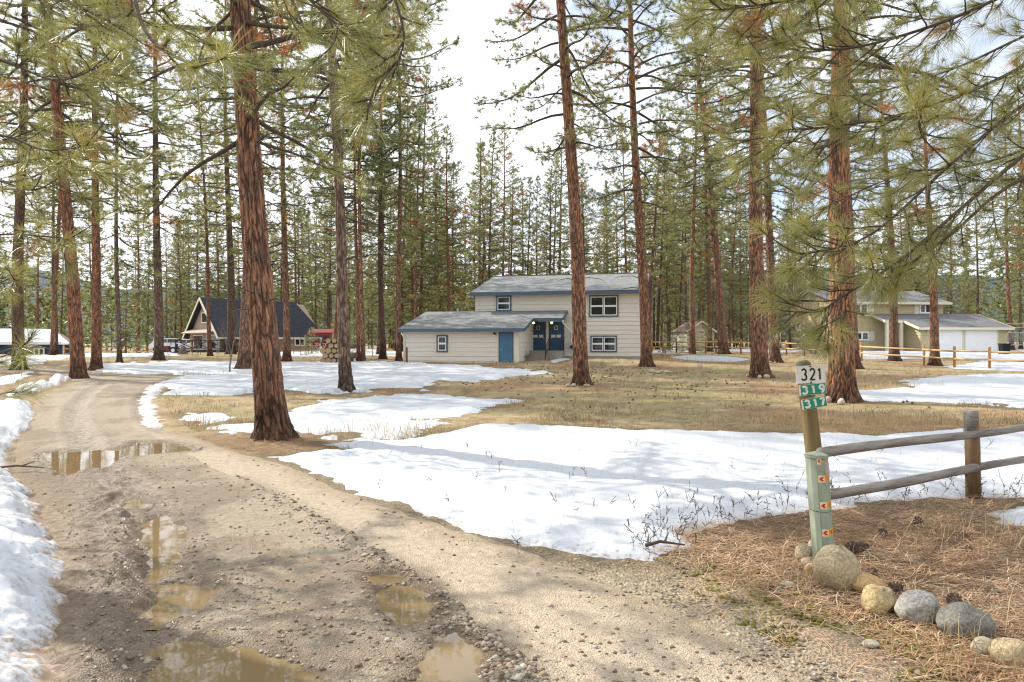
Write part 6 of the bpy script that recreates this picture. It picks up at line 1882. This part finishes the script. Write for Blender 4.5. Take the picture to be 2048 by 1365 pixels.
SETS = [("the stout orange pine behind the number plates", [(1657, 808, 15, 13), (1683, 812, 18, 13), (1701, 806, 20, 12), (1712, 800, 14, 9), (1705, 798, 12, 8)]),
        ("the flaky-barked pine near the little shed", [(1496, 757, 11, 7), (1508, 757, 13, 10), (1519, 759, 8, 7), (1532, 759, 15, 8), (1541, 756, 8, 6)]),
        ("the pine at the beige house's right corner", [(1277, 733, 9, 5), (1284, 735, 7, 5), (1291, 736, 7, 4), (1297, 735, 8, 4)]),
        ("the orange pine before the beige house", [(1136, 776, 12, 6), (1147, 776, 14, 7), (1162, 772, 18, 8), (1174, 776, 16, 6)]),
        ("the pinkish leaning pine", [(1540, 728, 7, 4), (1550, 729, 6, 4), (1556, 728, 6, 3)])]
sd_ = 40
for nm, lst in SETS:
    for k, (px, yb, w, h) in enumerate(sorted(lst)):
        sd_ += 1
        rock(px, yb, w, h, [PALE, (0.52, 0.40, 0.27), (0.44, 0.36, 0.26)][sd_ % 3], "%s stone from the left around %s" % (ORD[k], nm), sd_, 0.8, sd_ * 0.7, "stone", "stone", 0.15, 2, "stones ringing the foot of " + nm)
for k, (px, yb, w, h) in enumerate([(1303, 748, 12, 8), (1312, 749, 9, 6), (1318, 750, 11, 6), (1324, 747, 12, 5), (1333, 748, 9, 5), (1340, 748, 8, 4)]):
    rock(px, yb, w, h, [PALE, (0.52, 0.40, 0.27)][k % 2], "%s stone from the left in the low stone heap right of the beige house" % ORD[k], 90 + k, 0.9, k * 0.8, "stone", "stone", 0.15, 2, "stones in the low heap on the lawn")
for k, (px, yb, w, h, lb) in enumerate([(671, 1075, 14, 6, "dark stone lying on the gravel side of the driveway ridge"), (753, 1130, 14, 6, "dark stone on the driveway ridge below the packed track"), (786, 1144, 15, 6, "grey stone on the driveway ridge, right of the yellow puddle"),
                                        (1060, 1302, 14, 9, "brown stone on the packed track near the bottom of the view"), (400, 903, 9, 4, "small dark stone at the right tip of the long puddle"), (160, 1275, 18, 14, "dark clod at the edge of the left snow bank")]):
    rock(px, yb, w, h, DGR if k != 3 else (0.25, 0.18, 0.12), lb, 120 + k, 0.9, k, "stone", "stone", 0.2, 2)

# ---------------------------------------------------------------- pine cones near the number post
def cone_parts(s):
    mb = MB()
    mb.lathe([(0.10 * s, 0.0), (0.26 * s, 0.18 * s), (0.27 * s, 0.42 * s), (0.17 * s, 0.75 * s), (0.04 * s, 1.0 * s)], 8)
    n = 44
    for i in range(n):
        f = i / n; z = (0.06 + 0.88 * f) * s; az = i * 2.39996
        rr = (0.30 * math.sin(math.pi * min(1, 0.28 + f * 0.75)) + 0.05) * s
        h = Vector((math.cos(az), math.sin(az), 0)); t = Vector((-math.sin(az), math.cos(az), 0))
        a = h * rr * 0.45 + Vector((0, 0, z)); b = h * (rr + 0.15 * s * (1 - f * 0.5)) + Vector((0, 0, z + 0.10 * s * (0.3 + f)))
        w = 0.085 * s * (1 - 0.5 * f); u = Vector((0, 0, 0.022 * s))
        mb.box8([a - t * w * 0.5 - u, a + t * w * 0.5 - u, b + t * w - u, b - t * w - u, a - t * w * 0.5 + u, a + t * w * 0.5 + u, b + t * w + u, b - t * w + u])
    return mb
M['cone'] = plain("pine_cone_scales", (0.105, 0.068, 0.052), 0.85, 0.25, 0.35, 60.0)
cone_me = cone_parts(0.088).mesh("pine_cone")
CONES = [(1700, 1112, 1.2, "pine cone standing right behind the largest tan boulder"), (1716, 1103, 0.9, "dark pine cone a little behind the largest tan boulder"), (1744, 1155, 0.85, "grey pine cone lying above the orange-tan boulder"),
         (1806, 1192, 0.95, "pine cone lying behind the pale grey boulder"), (1914, 1214, 1.05, "round pine cone on the needles above the dark grey boulder"), (1832, 1050, 0.95, "pine cone near the snow, halfway to the fence post"),
         (1927, 1082, 0.7, "small pine cone below the fence post"), (1768, 1074, 0.8, "flat dark pine cone right of the sage green post"), (1946, 1108, 0.6, "grey small pine cone at the right edge of the needle bed"),
         (1545, 1180, 0.5, "small brown cone in the moss left of the boulders")]
for k, (px, yb, s, lb) in enumerate(CONES):
    g = G(px, yb)
    o_ = link("pine_cone", cone_me, M['cone'])
    o_.location = (g[0], g[1], g[2] + 0.035 * s); o_.scale = (s, s, s); o_.rotation_euler = (R(60 + 23 * (k % 3)), R(15 * k), k * 1.3)
    tag(o_, lb, "pine cone", "pine cones on the needle bed")

# ---------------------------------------------------------------- logs, stump, sticks
gl = G(676, 727)
LG = "stacked logs behind the slender grey pine"
log_me = None
rowsl = [5, 5, 4, 4, 3]
rl_ = 0.165
for r_, n_ in enumerate(rowsl):
    for k in range(n_):
        rad_ = rl_ * (0.86 + 0.26 * random.random())
        root = thing("log", "%s log from the left in the %s row of the log stack" % (ORD[k], ["bottom", "second", "third", "fourth", "top"][r_]), "log",
                     (gl[0] - 0.92 + 0.33 * k + (0.165 if r_ % 2 else 0) + (0.33 if r_ >= 3 else 0.0) + 0.0 * r_, gl[1] + random.uniform(-0.06, 0.06), gl[2] + rl_ + 0.295 * r_), R(random.uniform(-4, 4)), LG)
        MB().tube([(0, 0.012, 0), (0, 1.6, 0)], rad_, 12).build("log_bark", M['greytwig'], root, True)
        MB().tube([(0, 0.0, 0), (0, 0.0115, 0)], rad_ * 0.93, 12).build("cut_end", M['log_end'], root)
g = G(366, 718)
g = np.array([(366 - CX) / F * 52, 52, float(hz((366 - CX) / F * 52, 52))])
st = thing("tree_stump", "squat grey-brown tree stump on the lawn before the deck", "stump", tuple(g))
MB().lathe([(0.42, -0.1), (0.36, 0.05), (0.25, 0.25), (0.23, 0.48), (0.2, 0.5)], 14).build("stump_bark", M['greytwig'], st, True)
MB().lathe([(0.2, 0.5), (0.19, 0.512), (0.02, 0.515)], 14).build("cut_top", M['log_end'], st)
for k, (px, py, L, a, lb) in enumerate([(575, 756, 0.5, 0.2, "short dark stick lying on the far snow right of the bare sapling"), (1650, 1105, 0.30, 0.1, "dark fallen branch at the rim of the snow beside the needles"), (1220, 757, 0.5, 0.9, "forked dead branch on the lawn right of the orange-barked pine"), (40, 945, 0.6, 0.05, "thin stick lying on the dirty snow bank")]):
    if k == 1:
        px, py = 1330, 1106
    g = G(px, py)
    sk = thing("stick", lb, "stick", (g[0], g[1], g[2] + 0.06), a)
    MB().tube([(-L / 2, 0, 0), (-L * 0.1, 0.02, 0.02), (L / 2, -0.02, 0.0)], [0.015, 0.013, 0.006], 6).tube([(0, 0.01, 0.015), (L * 0.2, 0.1, 0.06)], [0.01, 0.004], 5).build("shaft", M['twig'], sk, True)

# ---------------------------------------------------------------- bare trees and shrubs
def bare_tree(root, h, seed, spread=0.55, levels=4, r0=0.05, mat='greytwig', stems=1, lean=0.25, nk=(3, 5)):
    rs = np.random.default_rng(seed)
    q0, q1, qa, qb = [], [], [], []
    trunk = MB()
    def grow(p, d, L, r, lv):
        n = 4
        for k in range(n):
            d = d + rs.normal(size=3) * 0.13 + np.array([0, 0, 0.04]); d /= np.linalg.norm(d)
            q = p + d * L / n
            ra, rb = r * (1 - 0.12 * k), r * (1 - 0.12 * (k + 1))
            q0.append(p); q1.append(q); qa.append(ra); qb.append(rb)
            if lv > 0 and k > 0:
                for _ in range(rs.integers(1, 3) if lv > 1 else rs.integers(*nk) - 1):
                    e = d + rs.normal(size=3) * spread; e[2] += 0.1; e /= np.linalg.norm(e)
                    grow(q, e, L * rs.uniform(0.45, 0.75), rb * 0.55, lv - 1)
            p = q
    for s in range(stems):
        grow(np.array([rs.uniform(-.1, .1) * stems, rs.uniform(-.1, .1) * stems, -0.1]), np.array([rs.normal() * lean, rs.normal() * lean, 1.0]), h * rs.uniform(0.5, 0.65), r0, levels)
    V, Fc = tubes_np(np.array(q0), np.array(q1), np.array(qa), np.array(qb), 4)
    return kind(link("branches", np_mesh("branches", V, Fc, None, True), M[mat], root), "stuff")
r = thing("bare_sapling", "bare pale sapling standing in the snow by the driveway, left of the thick red-barked pine", "sapling", tuple(G(456, 747)))
bare_tree(r, 3.3, 5, 0.5, 3, 0.045, lean=0.06)
c_ = gp(1622, 53)
r = thing("bare_tree", "wide leafless tree left of the khaki house, behind the rail fence", "bare tree", c_)
bare_tree(r, 5.6, 9, 0.62, 4, 0.12, stems=2, lean=0.3)
r = thing("bare_shrub", "reddish leafless shrub against the khaki house's left wall", "shrub", gp(1716, 55))
bare_tree(r, 2.9, 12, 0.6, 3, 0.03, stems=4, lean=0.4)
r = thing("bare_shrub", "tangled grey shrub at the fence just left of the stout orange pine", "shrub", gp(1640, 50))
bare_tree(r, 1.7, 15, 0.7, 3, 0.02, stems=5, lean=0.5)
r = thing("bare_shrub", "small brown shrub beside the steps of the beige house", "shrub", tuple(at(1046, 723, 40.5) * np.array([1, 1, 0]) + np.array([0, 0, 0.25])))
bare_tree(r, 0.95, 17, 0.7, 3, 0.016, stems=6, lean=0.6)

# ---------------------------------------------------------------- cars by the deck, bin, gate, table
def car(loc, rz, body_mat, label, suv=True, cat="car"):
    root = thing("parked_car", label, cat, loc, rz)
    L = 4.5; hw = 0.9
    prof = [(-2.22, 0.42), (-2.25, 0.75), (-2.10, 0.92), (-1.1, 1.02), (2.0, 1.02), (2.2, 0.85), (2.22, 0.42)]
    mb = MB()
    vs = []
    for s in (-1, 1):
        vs += [(x_, s * (hw if z_ < 0.95 else hw * 0.95), z_) for x_, z_ in prof]
    n = len(prof)
    mb.add(vs, [tuple(range(n)), tuple(range(2 * n - 1, n - 1, -1))] + [(i, i + n, (i + 1) % n + n, (i + 1) % n) for i in range(n)])
    mb.build("body", body_mat, root, bevel=0.04)
    top = 1.55
    cab = [(-1.15, 1.0), (-0.45, top), (1.6 if suv else 1.1, top), (1.98, 1.0)]
    vs = [(x_, s * (hw * 0.93 if z_ < 1.2 else hw * 0.74), z_) for s in (-1, 1) for x_, z_ in cab]
    MB().add(vs, [(0, 1, 2, 3), (7, 6, 5, 4), (0, 4, 5, 1), (1, 5, 6, 2), (2, 6, 7, 3), (3, 7, 4, 0)]).build("cabin", body_mat, root, bevel=0.05)
    for s in (-1, 1):
        for a_, b_ in ((-0.86, 0.3), (0.38, 1.62)):
            y1, y2 = s * hw * 0.915, s * hw * 0.785
            xs0 = a_ + (0.30 if a_ < 0 else 0)
            MB().add([(a_, y1 + s * .012, 1.1), (b_, y1 + s * .012, 1.1), (b_ - (0.12 if a_ > 0 else 0), y2 + s * .012, 1.46), (xs0, y2 + s * .012, 1.46),
                      (a_, y1 - s * .03, 1.1), (b_, y1 - s * .03, 1.1), (b_ - (0.12 if a_ > 0 else 0), y2 - s * .03, 1.46), (xs0, y2 - s * .03, 1.46)],
                     [(0, 1, 2, 3), (7, 6, 5, 4), (0, 4, 5, 1), (1, 5, 6, 2), (2, 6, 7, 3), (3, 7, 4, 0)]).build("window", M['glass'], root)
    MB().add([(-1.14, -0.72, 1.08), (-1.14, 0.72, 1.08), (-0.55, 0.6, 1.5), (-0.55, -0.6, 1.5), (-1.1, -0.72, 1.06), (-1.1, 0.72, 1.06), (-0.5, 0.6, 1.48), (-0.5, -0.6, 1.48)],
             [(0, 1, 2, 3), (7, 6, 5, 4), (0, 4, 5, 1), (1, 5, 6, 2), (2, 6, 7, 3), (3, 7, 4, 0)]).build("windscreen", M['glass'], root)
    for x_ in (-1.4, 1.4):
        for s in (-1, 1):
            w_ = MB().tube([(x_, s * 0.72, 0.34), (x_, s * 0.925, 0.34)], 0.34, 16).build("wheel", M['black'], root)
            MB().tube([(x_, s * 0.926, 0.34), (x_, s * 0.935, 0.34)], 0.2, 12).build("rim", M['metal'], w_)
    for s in (-1, 1):
        MB().box(-2.27, -2.2, s * 0.62 - 0.2, s * 0.62 + 0.2, 0.70, 0.84).build("headlight", M['white'], root)
    return root
M['silver'] = plain("silver_car_paint", (0.60, 0.61, 0.63), 0.25, 0.5, 0.03, 3.0)
M['carwhite'] = plain("white_car_paint", (0.72, 0.73, 0.74), 0.25, 0.5, 0.03, 3.0)
M['maroon'] = plain("rusty_red_paint", (0.17, 0.04, 0.03), 0.6, 0.4, 0.3, 4.0)
cx_, cy_ = at(346, 700, 72.0)[:2]
car((cx_, cy_, 0.35), R(188), M['silver'], "silver car parked right of the tall grey pine")
cx_, cy_ = at(384, 700, 76.0)[:2]
car((cx_, cy_, 0.25), R(185), M['carwhite'], "white car parked behind the deck's black lattice railing")
tr_ = thing("red_tractor", "small rusty red garden tractor parked before the silver car", "tractor", gp(340, 66)[:2] + (0.30,), R(10))
MB().box(-0.95, 0.0, -0.3, 0.3, 0.35, 0.8).build("hood", M['maroon'], tr_, bevel=0.05)
MB().box(0.0, 0.75, -0.42, 0.42, 0.3, 0.55).build("fender", M['maroon'], tr_, bevel=0.05)
MB().box(0.25, 0.65, -0.22, 0.22, 0.56, 0.68).box(0.6, 0.68, -0.22, 0.22, 0.68, 1.0).build("seat", M['black'], tr_)
MB().tube([(0.0, 0, 0.8), (0.12, 0, 1.02)], 0.02, 6).tube([(0.06, -0.16, 1.03), (0.18, 0.0, 1.05), (0.06, 0.16, 1.03)], 0.02, 6).build("steering_wheel", M['black'], tr_)
for x_, rr in ((-0.7, 0.22), (0.45, 0.36)):
    for s in (-1, 1):
        w_ = MB().tube([(x_, s * 0.34, rr), (x_, s * 0.56, rr)], rr, 14).build("wheel", M['black'], tr_)
        MB().tube([(x_, s * 0.561, rr), (x_, s * 0.575, rr)], rr * 0.5, 10).build("rim", M['white'], w_)
pt = thing("picnic_table", "orange-brown picnic table on the snow beyond the tall grey pine", "picnic table", gp(284, 80))
zb_ = 0.9
MB().box(-0.9, 0.9, -0.4, 0.4, zb_ + 0.70, zb_ + 0.76).build("table_top", M['fence_orange'], pt)
for s in (-1, 1):
    MB().box(-0.9, 0.9, s * 0.7 - 0.14, s * 0.7 + 0.14, zb_ + 0.42, zb_ + 0.46).build("bench", M['fence_orange'], pt)
    MB().bar((s * 0.65, -0.7, 0.0), (s * 0.65, 0.25, zb_ + 0.7), 0.05, 0.1).bar((s * 0.6, 0.7, 0.0), (s * 0.6, -0.25, zb_ + 0.7), 0.05, 0.1).build("leg", M['fence_orange'], pt)
bn = thing("wheelie_bin", "dark green wheeled bin at the right end of the khaki house's garage", "bin", tuple(np.array(gp(2009, 50.5)) + np.array([0, 0, 0.0])))
M['bin'] = plain("dark_green_plastic", (0.012, 0.018, 0.016), 0.85, 0.15, 0.1, 5.0)
MB().box8([(-0.42, -0.3, 0), (0.42, -0.3, 0), (0.42, 0.3, 0), (-0.42, 0.3, 0), (-0.52, -0.38, 1.0), (0.52, -0.38, 1.0), (0.52, 0.38, 1.0), (-0.52, 0.38, 1.0)]).build("bin_body", M['bin'], bn)
MB().box(-0.55, 0.55, -0.42, 0.42, 1.002, 1.07).box(-0.4, 0.4, 0.42, 0.5, 1.0, 1.05).build("lid", M['bin'], bn, bevel=0.01)
for s in (-1, 1):
    MB().tube([(s * 0.36, 0.36, 0.1), (s * 0.46, 0.36, 0.1)], 0.1, 10).build("wheel", M['black'], bn)
bn.scale = (0.62, 0.62, 0.85)
gt = thing("metal_gate", "galvanised tube and mesh gate right of the khaki house's garage", "gate", gp(2033, 58))
mb = MB()
for (a_, b_) in (((-0.9, 0), (-0.9, 2.1)), ((0.9, 0), (0.9, 2.1)), ((-0.9, 2.1), (0.9, 2.1)), ((-0.9, 1.3), (0.9, 1.3)), ((-0.9, 0.2), (0.9, 0.2)), ((0.1, 0.2), (0.1, 1.3)), ((-0.9, 1.75), (0.9, 1.75))):
    mb.tube([(a_[0], 0, a_[1] + 0.4), (b_[0], 0, b_[1] + 0.4)], 0.035, 6)
mb.build("gate_frame", M['metal'], gt)
mb = MB()
for i in range(12):
    mb.tube([(-0.85 + i * 0.15, 0.01, 0.62), (-0.85 + i * 0.15, 0.01, 1.68)], 0.008, 4)
for i in range(7):
    mb.tube([(-0.88, 0.02, 0.66 + i * 0.16), (0.88, 0.02, 0.66 + i * 0.16)], 0.008, 4)
kind(mb.build("gate_mesh", M['metal'], gt), "stuff")
ob = thing("orange_board", "small orange board on a post behind the slender grey pine", "sign board", gp(672, 60))
MB().box(-0.35, 0.35, -0.02, 0.02, 1.0, 1.7).build("board", M['fence_orange'], ob)
MB().box(-0.04, 0.04, 0.021, 0.10, -0.1, 1.6).build("board_post", M['weathered'], ob)

# ---------------------------------------------------------------- loose stuff: gravel, needles, grass, weeds
grs = np.random.default_rng(3)
def frame_pts(n, py0, py1, pxa=-150, pxb=2200, power=1.0):
    """Random ground spots, about evenly spread over the near ground as seen from the road."""
    py = py0 + (py1 - py0) * grs.random(n) ** power
    d = F * (EYE - 0.02) / (py - CY)
    x = (grs.uniform(pxa, pxb, n) - CX) / F * d
    return x, d
def snow_cover(x, y):
    c = np.full(x.shape, -9.0)
    for P in SNOW_POLY.values():
        c = np.maximum(c, poly_sd(x, y, P))
    return c
OCT = np.array([(1, 0, 0), (0, 1, 0), (-1, 0, 0), (0, -1, 0), (0, 0, 1), (0, 0, -1)], float)
OCF = np.array([(0, 1, 4), (1, 2, 4), (2, 3, 4), (3, 0, 4), (1, 0, 5), (2, 1, 5), (3, 2, 5), (0, 3, 5)])
def pebbles(name, x, y, z, s, tone, mat):
    n = len(x)
    jit = 1 + grs.uniform(-0.35, 0.35, (n, 6, 3))
    v = OCT[None] * jit
    a = grs.uniform(0, 6.28, n); ca, sa = np.cos(a), np.sin(a)
    vx = v[..., 0] * ca[:, None] - v[..., 1] * sa[:, None]; vy = v[..., 0] * sa[:, None] + v[..., 1] * ca[:, None]
    V = np.stack([x[:, None] + vx * s[:, None], y[:, None] + vy * s[:, None] * 0.8, z[:, None] + v[..., 2] * s[:, None] * 0.62], -1).reshape(-1, 3)
    Fc = (np.arange(n)[:, None, None] * 6 + OCF[None]).reshape(-1, 3)
    return kind(link(name, np_mesh(name, V, Fc, {"tone": np.repeat(tone, 6)}), mat), "stuff")
M['gravel'] = tone_mat("gravel", [(0, (0.12, 0.085, 0.06)), (0.4, (0.26, 0.20, 0.14)), (0.8, (0.33, 0.285, 0.225)), (1, (0.43, 0.40, 0.35))], 0.85)
x, y = frame_pts(60000, 880, 1480)
sd = poly_sd(x, y, ROAD)
rd = line_dist(x, y, RIDGE)
w = np.where(sd > 0, 0.16, 0.0)
w = np.where((sd > 0) & (rd > 0.02) & (rd < 2.2), 0.30, w)
w = np.where((sd > -0.1) & (np.abs(rd) < 0.14), 1.0, w)
w = np.where((sd > 0.35) & (rd < -0.12) & (fbm(x * 2, y * 2, 2, 90) < 0.35), 0.04, w)
w = np.where((sd < 0.02) & (sd > -0.7) & (x > -0.9), 0.55 * sstep(-0.7, -0.2, sd + 0.3 * fbm(x * 1.5, y * 1.5, 2, 91)), w)
k = (grs.random(len(x)) < w) & (pud_sd(x, y) < -0.02) & (snow_cover(x, y) < 0.0)
x, y = x[k], y[k]
s = 0.0040 + 0.016 * grs.random(len(x)) ** 3.2
s = s * np.where(np.abs(line_dist(x, y, RIDGE)) < 0.14, 1.35, 1.0)
zz = np.where(poly_sd(x, y, ROAD) > 0.02, hz(x, y) + road_h(x, y), hz(x, y) + 0.0)
pebbles("gravel", x, y, zz + s * 0.15, s, grs.random(len(x)), M['gravel'])
print("gravel", len(x))

M['litter'] = tone_mat("needle_litter", [(0, (0.13, 0.075, 0.045)), (0.45, (0.31, 0.175, 0.098)), (0.8, (0.46, 0.30, 0.17)), (1, (0.60, 0.48, 0.33))], 0.7)
def litter(name, x, y, L, W_, lift, tone, seed):
    n = len(x)
    a = grs.normal(0.1, 0.75, n); up = grs.normal(0, 0.16, n)
    z = hz(x, y)
    d = np.stack([np.cos(a) * np.cos(up), np.sin(a) * np.cos(up), np.sin(up)], 1)
    P = np.stack([x, y, z + lift * grs.random(n) + 0.004], 1)
    curve = np.stack([-np.sin(a), np.cos(a), np.full(n, 0.25)], 1) * (grs.normal(0, 0.12, n) * L)[:, None]
    A, B = P - d * L[:, None] / 2, P + d * L[:, None] / 2
    Mid = P + curve
    wv = np.stack([-np.sin(a), np.cos(a), np.zeros(n)], 1) * (W_ * grs.uniform(0.7, 1.3, n))[:, None]
    V = np.stack([A - wv * 0.6, A + wv * 0.6, Mid + wv, Mid - wv, B], 1).reshape(-1, 3)
    b = np.arange(n)[:, None] * 5
    Fc = np.concatenate([b + np.array([0, 1, 2]), b + np.array([0, 2, 3]), b + np.array([3, 2, 4])], 0)
    return kind(link(name, np_mesh(name, V, Fc, {"tone": np.repeat(np.clip(tone, 0, 1), 5)}), M['litter']), "stuff")
x, y = frame_pts(52000, 985, 1440, 1150, 2250)
sd = poly_sd(x, y, ROAD); sn = snow_cover(x, y)
dens = sstep(0.35, 1.1, -sd + 0.3 * fbm(x * 1.2, y * 1.2, 3, 92))
k = (sd < -0.1) & (sn < 0.03) & (grs.random(len(x)) < np.clip(dens * (0.75 + 0.6 * fbm(x * 2, y * 2, 3, 93)), 0.05, 1))
x, y = x[k], y[k]
litter("pine_litter", x, y, grs.uniform(0.10, 0.19, len(x)), 0.0021, 0.04, 0.56 + 0.35 * fbm(x * 1.3, y * 1.3, 3, 94) + grs.normal(0, 0.27, len(x)), 1)
print("litter", len(x))
x, y = frame_pts(26000, 800, 1000, 380, 900)
f0 = FEET[0]
dd = np.hypot((x - f0[0]) / 1.5, (y - f0[1] + 0.4) / 1.0)
k = (poly_sd(x, y, ROAD) < -0.05) & (grs.random(len(x)) < np.exp(-(dd / 1.3) ** 2)) & (snow_cover(x, y) < 0.03)
x, y = x[k], y[k]
litter("pine_litter", x, y, grs.uniform(0.12, 0.2, len(x)), 0.0026, 0.04, 0.42 + grs.normal(0, 0.2, len(x)), 2)

# dry grass
M['straw'] = tone_mat("dry_grass", [(0, (0.16, 0.115, 0.065)), (0.4, (0.34, 0.25, 0.125)), (0.8, (0.50, 0.40, 0.23)), (1, (0.30, 0.29, 0.11))], 0.7, 0.25)
def grass(name, x, y, h, w, tone, spread=0.55, base=None):
    n = len(x)
    a = grs.uniform(0, 6.28, n); ln = np.abs(grs.normal(0, spread, n))
    z = hz(x, y) if base is None else base
    d = np.stack([np.cos(a) * np.sin(ln), np.sin(a) * np.sin(ln), np.cos(ln)], 1)
    P = np.stack([x, y, z - 0.01], 1)
    b2 = grs.uniform(0, 6.28, n)
    wv = np.stack([np.cos(b2), np.sin(b2), np.zeros(n)], 1) * (w * grs.uniform(0.6, 1.2, n))[:, None]
    mid = P + d * (h * 0.55)[:, None]
    tip = P + d * h[:, None] + np.stack([np.cos(a), np.sin(a), -np.abs(grs.normal(0, 0.6, n))], 1) * (h * 0.25)[:, None]
    V = np.stack([P - wv, P + wv, mid + wv * 0.7, mid - wv * 0.7, tip], 1).reshape(-1, 3)
    b = np.arange(n)[:, None] * 5
    Fc = np.concatenate([b + np.array([0, 1, 2]), b + np.array([0, 2, 3]), b + np.array([3, 2, 4])], 0)
    return kind(link(name, np_mesh(name, V, Fc, {"tone": np.repeat(np.clip(tone, 0, 1), 5)}), M['straw']), "stuff")
x, y = frame_pts(90000, 712, 905, 200, 2250, 0.8)
n1 = fbm(x * 0.9, y * 0.9, 4, 95)
k = (poly_sd(x, y, ROAD) < -0.25) & (snow_cover(x, y) < 0.10 * (1 + fbm(x, y, 2, 96))) & (grs.random(len(x)) < sstep(-0.45, 0.35, n1))
k &= np.hypot(x - FEET[0][0], y - FEET[0][1]) > 1.6 + 0.8 * n1
lx_ = (x - O1[0]) * math.cos(A1) - (y - O1[1]) * math.sin(A1); ly_ = (x - O1[0]) * math.sin(A1) + (y - O1[1]) * math.cos(A1)
k &= ~((lx_ > -5.5) & (lx_ < W1 + 0.1) & (ly_ > GV - 0.05) & (ly_ < 12) & ((lx_ > g1 + 0.1) | True) & ~((lx_ > g1 + 0.05) & (ly_ < -0.1)))
x, y, n1 = x[k], y[k], n1[k]
h = (0.045 + 0.10 * grs.random(len(x)) ** 2) * (1 + 0.8 * sstep(0.1, 0.5, n1)) * (1 + 0.8 * sstep(0.35, 0.6, fbm(x * 0.5, y * 0.5, 2, 97)))
grass("dry_grass", x, y, h, 0.0022 + 0.00020 * y, 0.45 + 0.5 * fbm(x * 0.6, y * 0.6, 3, 98) + grs.normal(0, 0.2, len(x)), 0.75)
print("grass", len(x))
# taller straw along edges and at the house wall, stalks through the near snow
xs, ys_ = [], []
for (px, py, n_, sx, sy) in ((1760, 850, 260, 0.8, 0.3), (1830, 845, 200, 0.5, 0.25), (1540, 845, 160, 0.7, 0.3), (1250, 762, 160, 1.2, 0.5), (1210, 716, 220, 2.2, 0.25), (1270, 716, 120, 1.2, 0.25), (905, 731, 220, 2.6, 0.12), (1012, 731, 120, 0.5, 0.15),
                         (1780, 775, 200, 1.0, 0.5), (1400, 726, 260, 3.0, 0.4), (1700, 758, 160, 0.8, 0.5), (760, 870, 220, 0.7, 0.35), (1610, 1175, 60, 0.25, 0.15), (1980, 1340, 90, 0.2, 0.15), (1990, 1090, 120, 0.3, 0.25), (380, 752, 160, 1.2, 0.3)):
    g = G(px, py)
    xs.append(g[0] + grs.normal(0, sx, n_)); ys_.append(g[1] + grs.normal(0, sy, n_))
x, y = np.concatenate(xs), np.concatenate(ys_)
k = poly_sd(x, y, ROAD) < -0.1
x, y = x[k], y[k]
grass("tall_straw", x, y, grs.uniform(0.12, 0.42, len(x)), 0.0016 + 0.00022 * y, 0.65 + grs.normal(0, 0.15, len(x)), 0.3)
# dark weed stalks poking out of the snow
x, y = frame_pts(1500, 880, 1120, 700, 2200)
sn = poly_sd(x, y, SNOW_POLY['front_field'])
dens = 0.045 + 0.9 * np.exp(-(sn / 0.35) ** 2) * (x > 0.9)
k = (sn > -0.12) & (grs.random(len(x)) < dens)
x, y = x[k], y[k]
q0, q1, qa, qb = [], [], [], []
for xx, yy in zip(x, y):
    p = np.array([xx, yy, float(hz(xx, yy))]); hgt = grs.uniform(0.07, 0.19); d = np.array([grs.normal() * 0.3, grs.normal() * 0.3, 1.0])
    for j in range(4):
        q = p + d * hgt / 4
        q0.append(p); q1.append(q); qa.append(0.0018); qb.append(0.0014)
        if j > 0:
            for _ in range(grs.integers(1, 4)):
                e = d * 0.6 + grs.normal(size=3) * 0.6
                q0.append(q); q1.append(q + e * grs.uniform(0.015, 0.045)); qa.append(0.0022); qb.append(0.0028)
        p = q; d = d + grs.normal(size=3) * 0.2
V, Fc = tubes_np(np.array(q0), np.array(q1), np.array(qa), np.array(qb), 3)
M['weed'] = plain("dead_weed", (0.085, 0.068, 0.052), 0.9, 0.2, 0.3, 20.0)
kind(link("weeds", np_mesh("weeds", V, Fc), M['weed']), "stuff")
x, y = frame_pts(700, 860, 1080, 600, 2200)
k = poly_sd(x, y, SNOW_POLY['front_field']) > 0.1
x, y = x[k], y[k]
grass("snow_stalks", x, y, grs.uniform(0.15, 0.34, len(x)), 0.0013, 0.35 + grs.normal(0, 0.2, len(x)), 0.22)
# cones strewn over the lawn by the house
x = np.concatenate([grs.normal(4.6, 2.4, 150), grs.uniform(-3, 12, 110)]); y = np.concatenate([grs.normal(31, 4, 150), grs.uniform(15, 32, 110)])
k = snow_cover(x, y) < -0.2
pebbles("fallen_cones", x[k], y[k], hz(x[k], y[k]) + 0.03, np.full(k.sum(), 0.05), grs.random(k.sum()) * 0.12, M['gravel'])
# moss cushions and stray debris by the gravel verge
x, y = frame_pts(2600, 1120, 1380, 1380, 2080)
n1 = fbm(x * 2.3, y * 2.3, 3, 99); sd = poly_sd(x, y, ROAD)
k = (n1 > 0.12) & (sd < -0.15) & (sd > -1.2)
M['moss'] = tone_mat("moss", [(0, (0.085, 0.080, 0.022)), (1, (0.20, 0.165, 0.045))], 0.95)
pebbles("moss", x[k], y[k], hz(x[k], y[k]) + 0.002, grs.uniform(0.008, 0.028, k.sum()), grs.random(k.sum()), M['moss'])

print("TRIS", sum(sum(len(p.vertices) - 2 for p in m.polygons) if len(m.polygons) < 3000 else len(m.loops) - 2 * len(m.polygons) for m in bpy.data.meshes))
